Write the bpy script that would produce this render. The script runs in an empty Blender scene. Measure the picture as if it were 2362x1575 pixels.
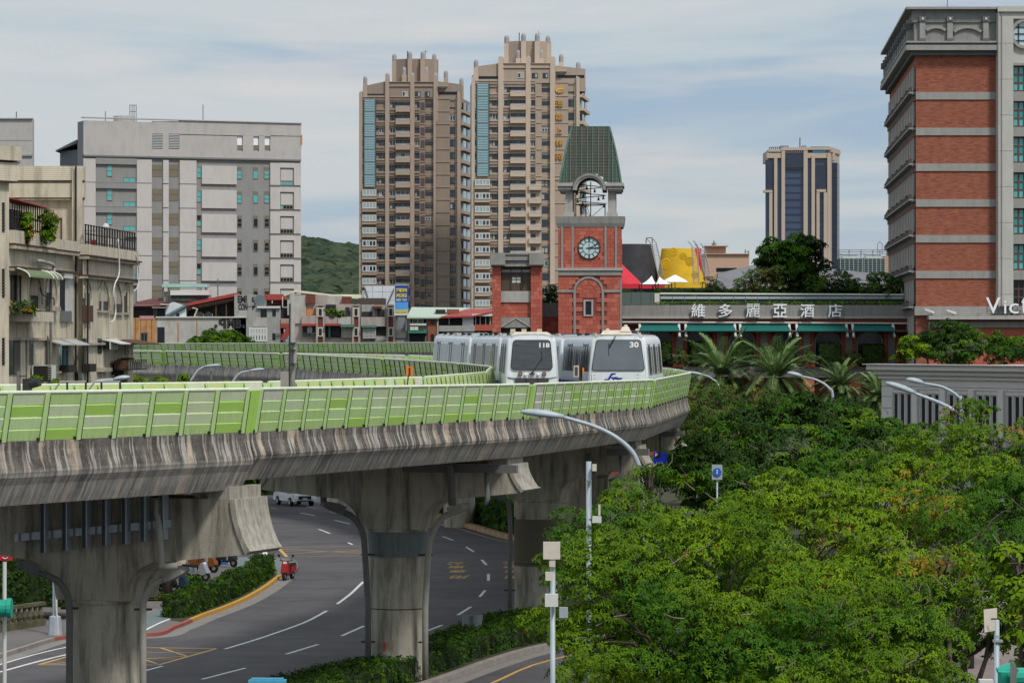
import bpy, math, random
import numpy as np
from mathutils import Vector, Matrix, noise
R = math.radians
random.seed(7)
rng = np.random.default_rng(11)
S = bpy.context.scene
COL = S.collection
# ------------------------------------------------------------ camera, sky, sun, exposure
FPX, CX, CY, H = 7600.0, 1181.0, 787.5, 12.2
cd = bpy.data.cameras.new('camera'); cam = bpy.data.objects.new('camera', cd); COL.objects.link(cam)
cam.location = (0, 0, H); cam.rotation_euler = (R(90), 0, 0)
cd.sensor_width = 36; cd.lens = FPX / 2362 * 36; cd.clip_start = 1; cd.clip_end = 9000
S.camera = cam
S.view_settings.view_transform = 'Standard'; S.view_settings.look = 'None'
S.view_settings.gamma = 1; S.view_settings.exposure = 0.0
S.cycles.max_bounces = 5; S.cycles.diffuse_bounces = 3; S.cycles.glossy_bounces = 2
S.cycles.transmission_bounces = 2; S.cycles.transparent_max_bounces = 4
S.cycles.caustics_reflective = False; S.cycles.caustics_refractive = False
SUN_EL, SUN_AZ = 52, 33      # degrees; azimuth from the camera's back towards its left
W = bpy.data.worlds.new('World'); S.world = W; W.use_nodes = True
def build_world():
 nt = W.node_tree; N = nt.nodes; L = nt.links
 bg = N['Background']; bg.inputs[1].default_value = 0.1
 sky = N.new('ShaderNodeTexSky'); sky.sky_type = 'NISHITA'; sky.sun_disc = False
 sky.sun_elevation = R(SUN_EL); sky.sun_rotation = R(180 - SUN_AZ)
 tc = N.new('ShaderNodeTexCoord')
 sx = N.new('ShaderNodeSeparateXYZ'); L.new(tc.outputs['Generated'], sx.inputs[0])
 def m(op, a, b=None):
  n = N.new('ShaderNodeMath'); n.operation = op
  for i, v in enumerate((a, b)):
   if v is None: continue
   if isinstance(v, (int, float)): n.inputs[i].default_value = v
   else: L.new(v, n.inputs[i])
  return n.outputs[0]
 az = m('ABSOLUTE', sx.outputs[2])
 d = m('ADD', az, 0.16)
 cb = N.new('ShaderNodeCombineXYZ')
 L.new(m('DIVIDE', sx.outputs[0], d), cb.inputs[0]); L.new(m('MULTIPLY', m('DIVIDE', 1.0, d), 0.8), cb.inputs[1])
 L.new(m('MULTIPLY', sx.outputs[1], 0.4), cb.inputs[2])
 mp = N.new('ShaderNodeMapping'); mp.inputs['Rotation'].default_value = (0, 0, R(14)); mp.inputs['Location'].default_value = (5.9, 1.3, 0)
 mp.inputs['Scale'].default_value = (0.9, 1.7, 1)
 L.new(cb.outputs[0], mp.inputs[0])
 nz = N.new('ShaderNodeTexNoise'); nz.inputs['Scale'].default_value = 1.5; nz.inputs['Detail'].default_value = 7
 nz.inputs['Roughness'].default_value = 0.5; nz.inputs['Distortion'].default_value = 0.5
 L.new(mp.outputs[0], nz.inputs['Vector'])
 nz2 = N.new('ShaderNodeTexNoise'); nz2.inputs['Scale'].default_value = 2.6; nz2.inputs['Detail'].default_value = 5
 L.new(mp.outputs[0], nz2.inputs['Vector'])
 r1 = N.new('ShaderNodeValToRGB'); r1.color_ramp.elements[0].position = 0.40; r1.color_ramp.elements[1].position = 0.60
 r1.color_ramp.elements[0].color = (3.8, 5.05, 6.5, 1); r1.color_ramp.elements[1].color = (6.3, 6.7, 7.0, 1)
 e = r1.color_ramp.elements.new(0.5); e.color = (5.2, 6.1, 6.75, 1)
 L.new(nz.outputs['Fac'], r1.inputs[0])
 r2 = N.new('ShaderNodeValToRGB'); r2.color_ramp.elements[0].position = 0.47; r2.color_ramp.elements[1].position = 0.66
 L.new(nz2.outputs['Fac'], r2.inputs[0])
 mx = N.new('ShaderNodeMixRGB'); L.new(m('MULTIPLY', r2.outputs[0], 0.6), mx.inputs[0]); L.new(r1.outputs[0], mx.inputs[1])
 mx.inputs[2].default_value = (7.6, 7.2, 7.0, 1)
 # paler, smoother towards the horizon
 mr = N.new('ShaderNodeMapRange'); mr.inputs[1].default_value = 0.0; mr.inputs[2].default_value = 0.055
 mr.inputs[3].default_value = 0.65; mr.inputs[4].default_value = 0.0; L.new(az, mr.inputs[0])
 mx3 = N.new('ShaderNodeMixRGB'); L.new(mr.outputs[0], mx3.inputs[0]); L.new(mx.outputs[0], mx3.inputs[1])
 mx3.inputs[2].default_value = (5.75, 6.5, 6.8, 1)
 mx2 = N.new('ShaderNodeMixRGB'); mx2.inputs[0].default_value = 0.92
 L.new(sky.outputs[0], mx2.inputs[1]); L.new(mx3.outputs[0], mx2.inputs[2])
 # an overcast sky grows smoothly brighter towards the zenith
 up = m('MAXIMUM', sx.outputs[2], 0.0); k = m('ADD', m('MULTIPLY', up, 0.5), 0.9)
 vm = N.new('ShaderNodeVectorMath'); vm.operation = 'SCALE'; L.new(mx2.outputs[0], vm.inputs[0]); L.new(k, vm.inputs['Scale'])
 L.new(vm.outputs[0], bg.inputs[0])
build_world()
sl = bpy.data.lights.new('sun', 'SUN'); sl.energy = 2.6; sl.angle = R(9); sl.color = (1.0, 0.955, 0.9)
so = bpy.data.objects.new('sun', sl); COL.objects.link(so)
_az = R(SUN_AZ); _el = R(SUN_EL)
_sd = Vector((math.sin(_az) * math.cos(_el), -math.cos(_az) * math.cos(_el), math.sin(_el)))   # towards the sun
so.rotation_euler = _sd.to_track_quat('Z', 'Y').to_euler(); so.location = (0, -20, 60)
# ------------------------------------------------------------ helpers
def P(px, py, D): return Vector(((px - CX) * D / FPX, D, H - (py - CY) * D / FPX))
def G(px, py):
 D = FPX * H / (py - CY); p = P(px, py, D); p.z = 0; return p
def zat(py, D): return H - (py - CY) * D / FPX
def xat(px, D): return (px - CX) * D / FPX
def tag(o, label=None, cat=None, group=None, kind=None):
 if label: o['label'] = label
 if cat: o['category'] = cat
 if group: o['group'] = group
 if kind: o['kind'] = kind
 return o
def setp(o, parent):
 o.parent = parent
 o.matrix_parent_inverse = parent.matrix_basis.inverted() if parent.parent is None else (parent.parent.matrix_basis @ parent.matrix_parent_inverse @ parent.matrix_basis).inverted()
def empty(name, loc, label=None, cat=None, group=None, rz=0):
 o = bpy.data.objects.new(name, None); o.empty_display_size = 0.5; COL.objects.link(o)
 o.location = loc; o.rotation_euler = (0, 0, rz)
 bpy.data.objects[o.name]
 return tag(o, label, cat, group)
def mkobj(name, me, parent=None, loc=None, mat=None, local=False):
 o = bpy.data.objects.new(name, me); COL.objects.link(o)
 if mat is not None: o.matrix_basis = mat
 elif loc is not None: o.location = loc
 if parent is not None:
  o.parent = parent
  if not local:
   M = parent.matrix_basis.copy()
   if parent.parent is not None: M = parent.parent.matrix_basis @ parent.matrix_parent_inverse @ M
   o.matrix_parent_inverse = M.inverted()
 return o
class MB:
 def __init__(s): s.v = []; s.f = []; s.m = []; s.uv = None
 def box(s, x0, y0, z0, x1, y1, z1, m=0):
  if x0 > x1: x0, x1 = x1, x0
  if y0 > y1: y0, y1 = y1, y0
  if z0 > z1: z0, z1 = z1, z0
  b = len(s.v)
  s.v += [(x0,y0,z0),(x1,y0,z0),(x1,y1,z0),(x0,y1,z0),(x0,y0,z1),(x1,y0,z1),(x1,y1,z1),(x0,y1,z1)]
  s.f += [(b,b+3,b+2,b+1),(b+4,b+5,b+6,b+7),(b,b+1,b+5,b+4),(b+1,b+2,b+6,b+5),(b+2,b+3,b+7,b+6),(b+3,b,b+4,b+7)]
  s.m += [m]*6; return s
 def hexa(s, pts, m=0):      # 8 points: bottom ring 0-3 (ccw from above), top ring 4-7
  b = len(s.v); s.v += [tuple(p) for p in pts]
  s.f += [(b,b+3,b+2,b+1),(b+4,b+5,b+6,b+7),(b,b+1,b+5,b+4),(b+1,b+2,b+6,b+5),(b+2,b+3,b+7,b+6),(b+3,b,b+4,b+7)]
  s.m += [m]*6; return s
 def poly(s, pts, m=0):
  b = len(s.v); s.v += [tuple(p) for p in pts]; s.f.append(tuple(range(b, b+len(pts)))); s.m.append(m); return s
 def prism(s, pts, ext, m=0):   # pts: 3D ccw polygon, ext: Vector
  b = len(s.v); n = len(pts); ext = Vector(ext)
  s.v += [tuple(p) for p in pts] + [tuple(Vector(p)+ext) for p in pts]
  s.f.append(tuple(range(b+n-1, b-1, -1))); s.f.append(tuple(range(b+n, b+2*n))); s.m += [m, m]
  for i in range(n):
   j = (i+1) % n; s.f.append((b+i, b+j, b+n+j, b+n+i)); s.m.append(m)
  return s
 def tube(s, pts, r, n=8, m=0, caps=True):
  pts = [Vector(p) for p in pts]; rr = r if isinstance(r, (list, tuple)) else [r]*len(pts)
  b = len(s.v); up = Vector((0,0,1)); prev = None
  for i, p in enumerate(pts):
   t = (pts[min(i+1, len(pts)-1)] - pts[max(i-1, 0)])
   if t.length < 1e-9: t = Vector((0,0,1))
   t.normalize()
   if prev is None:
    a = t.cross(up)
    if a.length < 1e-3: a = t.cross(Vector((1,0,0)))
   else: a = prev - t*prev.dot(t)
   a.normalize(); prev = a; c = t.cross(a)
   for k in range(n):
    th = 2*math.pi*k/n; s.v.append(tuple(p + (a*math.cos(th)+c*math.sin(th))*rr[i]))
  for i in range(len(pts)-1):
   for k in range(n):
    k2 = (k+1) % n; s.f.append((b+i*n+k, b+i*n+k2, b+(i+1)*n+k2, b+(i+1)*n+k)); s.m.append(m)
  if caps:
   s.f.append(tuple(b+k for k in range(n-1,-1,-1))); s.m.append(m)
   e = b+(len(pts)-1)*n; s.f.append(tuple(e+k for k in range(n))); s.m.append(m)
  return s
 def cyl(s, x, y, z0, z1, r, n=16, m=0, r1=None): return s.tube([(x,y,z0),(x,y,z1)], [r, r if r1 is None else r1], n, m)
 def lathe(s, c, prof, n=16, m=0):   # prof: (r, z)
  b = len(s.v); c = Vector(c)
  for (r, z) in prof:
   for k in range(n):
    th = 2*math.pi*k/n; s.v.append((c.x+r*math.cos(th), c.y+r*math.sin(th), c.z+z))
  for i in range(len(prof)-1):
   for k in range(n):
    k2 = (k+1) % n; s.f.append((b+i*n+k, b+i*n+k2, b+(i+1)*n+k2, b+(i+1)*n+k)); s.m.append(m)
  s.f.append(tuple(b+k for k in range(n-1,-1,-1))); s.m.append(m)
  e = b+(len(prof)-1)*n; s.f.append(tuple(e+k for k in range(n))); s.m.append(m)
  return s
 def mesh(s, name, mats, smooth=False):
  me = bpy.data.meshes.new(name); me.from_pydata(s.v, [], s.f)
  if not isinstance(mats, (list, tuple)): mats = [mats]
  for m in mats: me.materials.append(m)
  me.polygons.foreach_set('material_index', s.m)
  if smooth: me.polygons.foreach_set('use_smooth', [True]*len(s.f))
  me.update(); return me
 def build(s, name, mats, parent=None, smooth=False, **k):
  return mkobj(name, s.mesh(name, mats, smooth), parent, **k)
def smooth_angle(o, deg=35):
 me = o.data
 me.polygons.foreach_set('use_smooth', [True]*len(me.polygons))
 try: me.set_sharp_from_angle(angle=R(deg))
 except Exception: pass
 return o
# ------------------------------------------------------------ materials
MATS = {}
def col(c): return (c[0], c[1], c[2], 1)
def mat(name, c, rough=0.8, c2=None, scale=3.0, amt=0.5, stretch=(1,1,1), detail=4, bump=0.0, bscale=None, metal=0.0, spec=0.3,
  c3=None, s3=0.6, amt3=0.5, streak=None, coat=0):
 """base colour c varied to c2 by noise; c3 = larger grime patches; streak=(colour, amount) = vertical run-off stains"""
 if name in MATS: return MATS[name]
 M = bpy.data.materials.new(name); M.use_nodes = True; MATS[name] = M
 nt = M.node_tree; N = nt.nodes; L = nt.links; b = N['Principled BSDF']
 b.inputs['Roughness'].default_value = rough; b.inputs['Metallic'].default_value = metal
 b.inputs['Specular IOR Level'].default_value = spec; b.inputs['Base Color'].default_value = col(c)
 if coat: b.inputs['Coat Weight'].default_value = coat
 if c2 is None and c3 is None and streak is None and not bump: return M
 tc = N.new('ShaderNodeNewGeometry'); out = None
 def nz(sc, st, det=4, ro=0.6):
  mp = N.new('ShaderNodeMapping'); mp.inputs['Scale'].default_value = st; L.new(tc.outputs['Position'], mp.inputs[0])
  n = N.new('ShaderNodeTexNoise'); n.inputs['Scale'].default_value = sc; n.inputs['Detail'].default_value = det
  n.inputs['Roughness'].default_value = ro; L.new(mp.outputs[0], n.inputs['Vector']); return n.outputs['Fac']
 def ramp(src, a, bb, hi):
  r = N.new('ShaderNodeMapRange'); r.inputs[1].default_value = a; r.inputs[2].default_value = bb; r.inputs[4].default_value = hi
  L.new(src, r.inputs[0]); return r.outputs[0]
 cur = None
 def mix(fac, c2):
  nonlocal cur
  x = N.new('ShaderNodeMixRGB'); L.new(fac, x.inputs[0])
  if cur is None: x.inputs[1].default_value = col(c)
  else: L.new(cur, x.inputs[1])
  x.inputs[2].default_value = col(c2); cur = x.outputs[0]
 if c2 is not None: mix(ramp(nz(scale, stretch, detail), 0.35, 0.68, amt), c2)
 if c3 is not None: mix(ramp(nz(s3, (1,1,1), 5, 0.65), 0.45, 0.7, amt3), c3)
 if streak is not None: mix(ramp(nz(1.0, (streak[2] if len(streak) > 2 else 4, streak[2] if len(streak) > 2 else 4, 0.35), 6, 0.7), 0.45, 0.72, streak[1]), streak[0])
 if cur is not None: L.new(cur, b.inputs['Base Color'])
 if bump:
  bp = N.new('ShaderNodeBump'); bp.inputs['Strength'].default_value = bump; bp.inputs['Distance'].default_value = 0.03
  L.new(nz(bscale or scale*3, stretch, 5), bp.inputs['Height']); L.new(bp.outputs[0], b.inputs['Normal'])
 return M
def glass(name, c, rough=0.08, spec=0.8):
 return mat(name, c, rough=rough, spec=spec)
class Fac:
 """a vertical facade plane through two picture columns at given distances; n points at the viewer"""
 def __init__(s, x0, D0, x1, D1):
  a = Vector((xat(x0, D0), D0)); b = Vector((xat(x1, D1), D1)); s.o = a; s.d = (b-a).normalized(); s.L = (b-a).length
  s.n = Vector((s.d.y, -s.d.x))
  s.M = Matrix(((s.d.x, -s.n.x, 0, a.x), (s.d.y, -s.n.y, 0, a.y), (0,0,1,0), (0,0,0,1)))   # local x=u, y=inward, z=up
 def D(s, px):
  k = (px-CX)/FPX; return s.o.dot(s.n) / (k*s.n.x + s.n.y)
 def u(s, px):
  D = s.D(px); return (Vector(((px-CX)/FPX*D, D)) - s.o).dot(s.d)
 def z(s, px, py): return zat(py, s.D(px))
 def uz(s, px, py): return s.u(px), s.z(px, py)
 def pt(s, u, z, out=0): p = s.o + s.d*u + s.n*out; return Vector((p.x, p.y, z))
 def box(s, mb, u0, z0, u1, z1, o0, o1, m=0):
  if o1 < o0: o0, o1 = o1, o0
  if u0 > u1: u0, u1 = u1, u0
  if z0 > z1: z0, z1 = z1, z0
  mb.hexa([s.pt(u0,z0,o1), s.pt(u1,z0,o1), s.pt(u1,z0,o0), s.pt(u0,z0,o0), s.pt(u0,z1,o1), s.pt(u1,z1,o1), s.pt(u1,z1,o0), s.pt(u0,z1,o0)], m)
 def pbox(s, mb, x0, y0, x1, y1, o0, o1, m=0):
  xm = (x0+x1)/2; s.box(mb, s.u(x0), s.z(xm, y1), s.u(x1), s.z(xm, y0), o0, o1, m)
 def place(s, u, z, out=0, sx=1, sz=1): return s.M @ Matrix.Translation((u, -out, z)) @ Matrix.Diagonal((sx, 1, sz, 1))
WCACHE = {}
def window_mesh(w, h, nx, ny, fm, gm, fw=0.07, fd=0.08, gd=0.0, sill=None, arch=False):
 """a framed window, local x 0..w, z 0..h, y = 0 at the wall face, frame comes forward (-y)"""
 key = (round(w,2), round(h,2), nx, ny, fm.name, gm.name if not isinstance(gm, (list,tuple)) else tuple(g.name for g in gm), fw, fd, gd, sill and sill.name)
 if key in WCACHE: return WCACHE[key]
 mb = MB(); gms = gm if isinstance(gm, (list, tuple)) else [gm]
 cw = (w - fw*(nx+1))/nx; ch = (h - fw*(ny+1))/ny; k = 0
 for i in range(nx):
  for j in range(ny):
   x = fw + i*(cw+fw); z = fw + j*(ch+fw)
   mb.box(x-0.005, gd, z-0.005, x+cw+0.005, gd+0.02, z+ch+0.005, 1 + k % len(gms)); k += 1
 for i in range(nx+1):
  x = i*(cw+fw); mb.box(x, -fd, 0, x+fw, 0.03, h, 0)
 for j in range(ny+1):
  z = j*(ch+fw); mb.box(fw*0.5, -fd+0.01, z, w-fw*0.5, 0.025, z+fw, 0)
 if sill: mb.box(-0.08, -fd-0.12, -0.1, w+0.08, 0.02, 0.0, 1+len(gms))
 me = mb.mesh('window', [fm] + gms + ([sill] if sill else []))
 WCACHE[key] = me; return me
def textmesh(s, size, depth, m, bold=0.0, spacing=1.0):
 c = bpy.data.curves.new('lettering', 'FONT'); c.body = s; c.size = size; c.extrude = depth/2; c.offset = bold; c.align_x = 'CENTER'; c.align_y = 'CENTER'
 c.resolution_u = 2; c.space_character = spacing
 o = bpy.data.objects.new('lettering', c); COL.objects.link(o)
 dg = bpy.context.evaluated_depsgraph_get(); me = bpy.data.meshes.new_from_object(o.evaluated_get(dg))
 bpy.data.objects.remove(o); me.materials.clear(); me.materials.append(m); me.name = 'lettering'; return me
def fit_text(me, w, h):
 n = len(me.vertices); a = np.empty(n*3); me.vertices.foreach_get('co', a); a = a.reshape(-1,3)
 lo = a.min(0); hi = a.max(0); c = (lo+hi)/2
 a[:,0] = (a[:,0]-c[0]) * (w/(hi[0]-lo[0]) if w else h/(hi[1]-lo[1])); a[:,1] = (a[:,1]-c[1]) * (h/(hi[1]-lo[1]) if h else w/(hi[0]-lo[0]))
 a[:,2] -= c[2]
 me.vertices.foreach_set('co', a.ravel()); me.update(); return me
# ------------------------------------------------------------ viaduct
m_conc = mat('concrete', (0.47,0.44,0.355), 0.9, c2=(0.32,0.295,0.235), scale=0.9, amt=0.8, c3=(0.54,0.49,0.39), s3=0.35, amt3=0.5, streak=((0.05,0.042,0.033), 0.88, 2.6), bump=0.3, bscale=14)
m_conc_pale = mat('pale_concrete', (0.42,0.39,0.33), 0.9, c2=(0.28,0.26,0.21), scale=3, amt=0.7, streak=((0.09,0.07,0.055), 0.75, 7), bump=0.2)
m_deck = mat('deck_concrete', (0.3,0.29,0.27), 0.9, c2=(0.2,0.19,0.18), scale=2)
m_grn = mat('barrier_green', (0.50,0.68,0.27), 0.45, c2=(0.45,0.62,0.23), scale=2, amt=0.6, streak=((0.2,0.24,0.1), 0.35, 6))
m_grn_d = mat('barrier_leaf_green', (0.40,0.62,0.13), 0.45, c2=(0.36,0.57,0.11), scale=2, amt=0.6)
m_grn_p = mat('barrier_pale_green', (0.54,0.70,0.35), 0.5, c2=(0.5,0.65,0.31), scale=2, amt=0.6, streak=((0.34,0.42,0.2), 0.3, 6))
m_grn_g = mat('barrier_grey_green', (0.59,0.68,0.43), 0.5, c2=(0.54,0.63,0.38), scale=2, amt=0.6, streak=((0.4,0.42,0.25), 0.3, 6))
m_grn_w = mat('barrier_cream', (0.68,0.68,0.54), 0.5, c2=(0.46,0.47,0.36), scale=2, amt=0.6)
m_post = mat('barrier_post_green', (0.50,0.69,0.30), 0.45, c2=(0.45,0.62,0.26), scale=3, amt=0.6)
m_rail = mat('barrier_rail_cream', (0.75,0.78,0.60), 0.5, c2=(0.5,0.53,0.4), scale=3)
m_in_y = mat('barrier_back_yellow_green', (0.50,0.60,0.20), 0.6, c2=(0.54,0.60,0.30), scale=2, amt=0.7)
m_dark = mat('dark_metal', (0.03,0.03,0.03), 0.6)
def girder_material():
 M = bpy.data.materials.new('stained_concrete'); M.use_nodes = True; nt = M.node_tree; N = nt.nodes; L = nt.links; b = N['Principled BSDF']
 b.inputs['Roughness'].default_value = 0.92; b.inputs['Specular IOR Level'].default_value = 0.2
 uv = N.new('ShaderNodeUVMap'); uv.uv_map = 'uv'
 def nz(su, sv, det, ro=0.6, dist=0.0, off=0):
  mp = N.new('ShaderNodeMapping'); mp.inputs['Scale'].default_value = (su, sv, 1); mp.inputs['Location'].default_value = (off, off*0.3, 0); L.new(uv.outputs[0], mp.inputs[0])
  n = N.new('ShaderNodeTexNoise'); n.inputs['Scale'].default_value = 1; n.inputs['Detail'].default_value = det; n.inputs['Roughness'].default_value = ro
  n.inputs['Distortion'].default_value = dist; L.new(mp.outputs[0], n.inputs['Vector']); return n.outputs['Fac']
 def rng_(src, a, bb, hi=1.0):
  r = N.new('ShaderNodeMapRange'); r.inputs[1].default_value = a; r.inputs[2].default_value = bb; r.inputs[4].default_value = hi; L.new(src, r.inputs[0]); return r.outputs[0]
 def mix(f, a, c, mode='MIX'):
  x = N.new('ShaderNodeMixRGB'); x.blend_type = mode
  if isinstance(f, float): x.inputs[0].default_value = f
  else: L.new(f, x.inputs[0])
  if isinstance(a, tuple): x.inputs[1].default_value = col(a)
  else: L.new(a, x.inputs[1])
  if isinstance(c, tuple): x.inputs[2].default_value = col(c)
  else: L.new(c, x.inputs[2])
  return x.outputs[0]
 def mul(a, c):
  x = N.new('ShaderNodeMath'); x.operation = 'MULTIPLY'; L.new(a, x.inputs[0])
  if isinstance(c, float): x.inputs[1].default_value = c
  else: L.new(c, x.inputs[1])
  return x.outputs[0]
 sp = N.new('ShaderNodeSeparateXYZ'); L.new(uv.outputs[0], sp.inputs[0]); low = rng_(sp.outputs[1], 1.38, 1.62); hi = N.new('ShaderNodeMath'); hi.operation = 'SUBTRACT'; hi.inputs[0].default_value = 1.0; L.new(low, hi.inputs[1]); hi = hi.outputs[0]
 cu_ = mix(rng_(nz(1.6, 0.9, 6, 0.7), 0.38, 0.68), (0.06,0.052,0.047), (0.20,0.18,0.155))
 cl_ = mix(rng_(nz(5.0, 0.6, 6, 0.75, off=2), 0.36, 0.66), (0.17,0.155,0.14), (0.50,0.465,0.41))  # finer streaks; lower face lightened to stand in for light off the ground
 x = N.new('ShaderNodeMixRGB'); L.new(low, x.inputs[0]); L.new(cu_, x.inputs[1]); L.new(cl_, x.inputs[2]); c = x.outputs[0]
 c = mix(rng_(nz(0.5, 0.5, 3, 0.5, off=40), 0.4, 0.65, 0.35), c, (0.10,0.09,0.08))
 c = mix(mul(rng_(nz(5.5, 0.45, 4, 0.6, off=3), 0.55, 0.60), 0.75), c, (0.50,0.465,0.41))       # pale drips
 c = mix(mul(rng_(nz(1.15, 0.14, 2, 0.4, 0.3, off=9), 0.57, 0.595), rng_(nz(2.5, 2.0, 4, 0.6, off=77), 0.3, 0.62)), c, (0.52,0.42,0.32))   # tan run-off streaks
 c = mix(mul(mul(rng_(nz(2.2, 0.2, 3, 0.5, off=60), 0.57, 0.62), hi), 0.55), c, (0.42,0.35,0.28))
 c = mix(mul(rng_(nz(3.2, 0.4, 5, 0.7, off=14), 0.54, 0.68), 0.6), c, (0.05,0.045,0.04))         # black streaks
 c = mix(mul(rng_(nz(11.0, 9.0, 6, 0.7, off=31), 0.57, 0.68), 0.6), c, (0.48,0.46,0.43))         # lichen
 L.new(c, b.inputs['Base Color'])
 bp = N.new('ShaderNodeBump'); bp.inputs['Strength'].default_value = 0.35; bp.inputs['Distance'].default_value = 0.03
 L.new(nz(14, 6, 6, 0.7, off=5), bp.inputs['Height']); L.new(bp.outputs[0], b.inputs['Normal'])
 return M
m_gird = girder_material()
# joints (x, distance, drop of the fence top below the eye), outer and inner edge
OUT = [(-17.8,70.3,1.22),(-7.4,93,1.37),(.57,117,1.55),(6.0,142.5,1.69),(8.9,167,1.62),(8.9,181,1.58,1.15),(7.3,199,1.5,1.1),(1.2,222,1.3,1.05),(-7.7,237,1.03,1.05),(-18.2,258,.95,1.05),(-33,277,.9,1.05)]
INN = [(-26.9,74.4,1.22),(-16.7,96.6,1.35),(-8.8,119.7,1.51),(-3.72,144.2,1.596),(-1.2,168,1.6),(-.9,171,1.34,1.15),(-2.9,190,1.29,1.1),(-8.15,212,1.13,1.04),(-16.2,233,.874,1.02),(-26.6,253,.766,1.02),(-40.5,270,.7,1.02)]
def fh(j): return j[3] if len(j) > 3 else 1.2
FH = 1.2
PROF = [(0.35,-0.35),(0.35,0.0),(0.0,0.0),(0.0,-.22),(-.05,-.42),(-.11,-.58),(-.13,-.68),(-.1,-.79),(.02,-.96),(.14,-1.2),(.26,-1.42)]
def P3(j): return Vector((j[0], j[1], H - j[2]))
def girder(o0, o1, i0, i1, label, deep=1.0, group='concrete girders of the viaduct'):
 a0, a1, b0, b1 = P3(o0), P3(o1), P3(i0), P3(i1)
 for p, j_ in ((a0,o0), (a1,o1), (b0,i0), (b1,i1)): p.z -= fh(j_)
 la = (a1-a0).length; sh = 0.03/la
 a0, a1 = a0.lerp(a1, sh), a1.lerp(a0, sh); b0, b1 = b0.lerp(b1, sh), b1.lerp(b0, sh)
 def section(a, b):
  w = (b-a); wl = Vector((w.x, w.y, 0)); wid = wl.length; wl.normalize(); pts = []
  for (o, z) in PROF: pts.append(a + wl*o + Vector((0,0,z*(deep if z < -0.36 else 1) )))
  for (o, z) in reversed(PROF): pts.append(b - wl*o + Vector((0,0,z*(deep if z < -0.36 else 1))))
  return pts
 n = 16; V = []; secs = [section(a0.lerp(a1, k/n), b0.lerp(b1, k/n)) for k in range(n+1)]
 m = len(secs[0]); faces = []; uvs = []
 for s_ in secs: V += [tuple(p) for p in s_]
 # profile length coordinate
 t = [0]
 for i in range(1, m): t.append(t[-1] + (secs[0][i]-secs[0][i-1]).length)
 for k in range(n):
  for i in range(m):
   j = (i+1) % m; tj = t[j] if j else t[-1] + 9
   faces.append((k*m+i, k*m+j, (k+1)*m+j, (k+1)*m+i))
   u0, u1 = la*k/n, la*(k+1)/n; off = a0.x*3.1
   uvs += [(u0+off, t[i]), (u0+off, tj), (u1+off, tj), (u1+off, t[i])]
 faces.append(tuple(range(m-1, -1, -1))); uvs += [(0,0)]*m
 faces.append(tuple(range(n*m, n*m+m))); uvs += [(0,0)]*m
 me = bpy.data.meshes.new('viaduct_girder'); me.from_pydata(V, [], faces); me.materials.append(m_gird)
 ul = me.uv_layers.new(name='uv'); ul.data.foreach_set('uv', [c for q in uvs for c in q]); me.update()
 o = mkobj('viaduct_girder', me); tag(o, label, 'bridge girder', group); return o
def panel_mesh(w, h, m, name):
 mb = MB()   # board with a folded upper lip; local x along, y outward(-), z up
 mb.hexa([(0,-.02,0),(w,-.02,0),(w,.03,0),(0,.03,0),(0,-.042,h*.9),(w,-.042,h*.9),(w,.03,h*.9),(0,.03,h*.9)], 0)
 mb.hexa([(0,-.042,h*.901),(w,-.042,h*.901),(w,.03,h*.901),(0,.03,h*.901),(0,-.015,h*.99),(w,-.015,h*.99),(w,.03,h*.99),(0,.03,h*.99)], 0)
 return mb.mesh(name, m)
def flat_mesh(w, h, m, name): return MB().box(0,-.03,0,w,.03,h,0).mesh(name, m)
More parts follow.
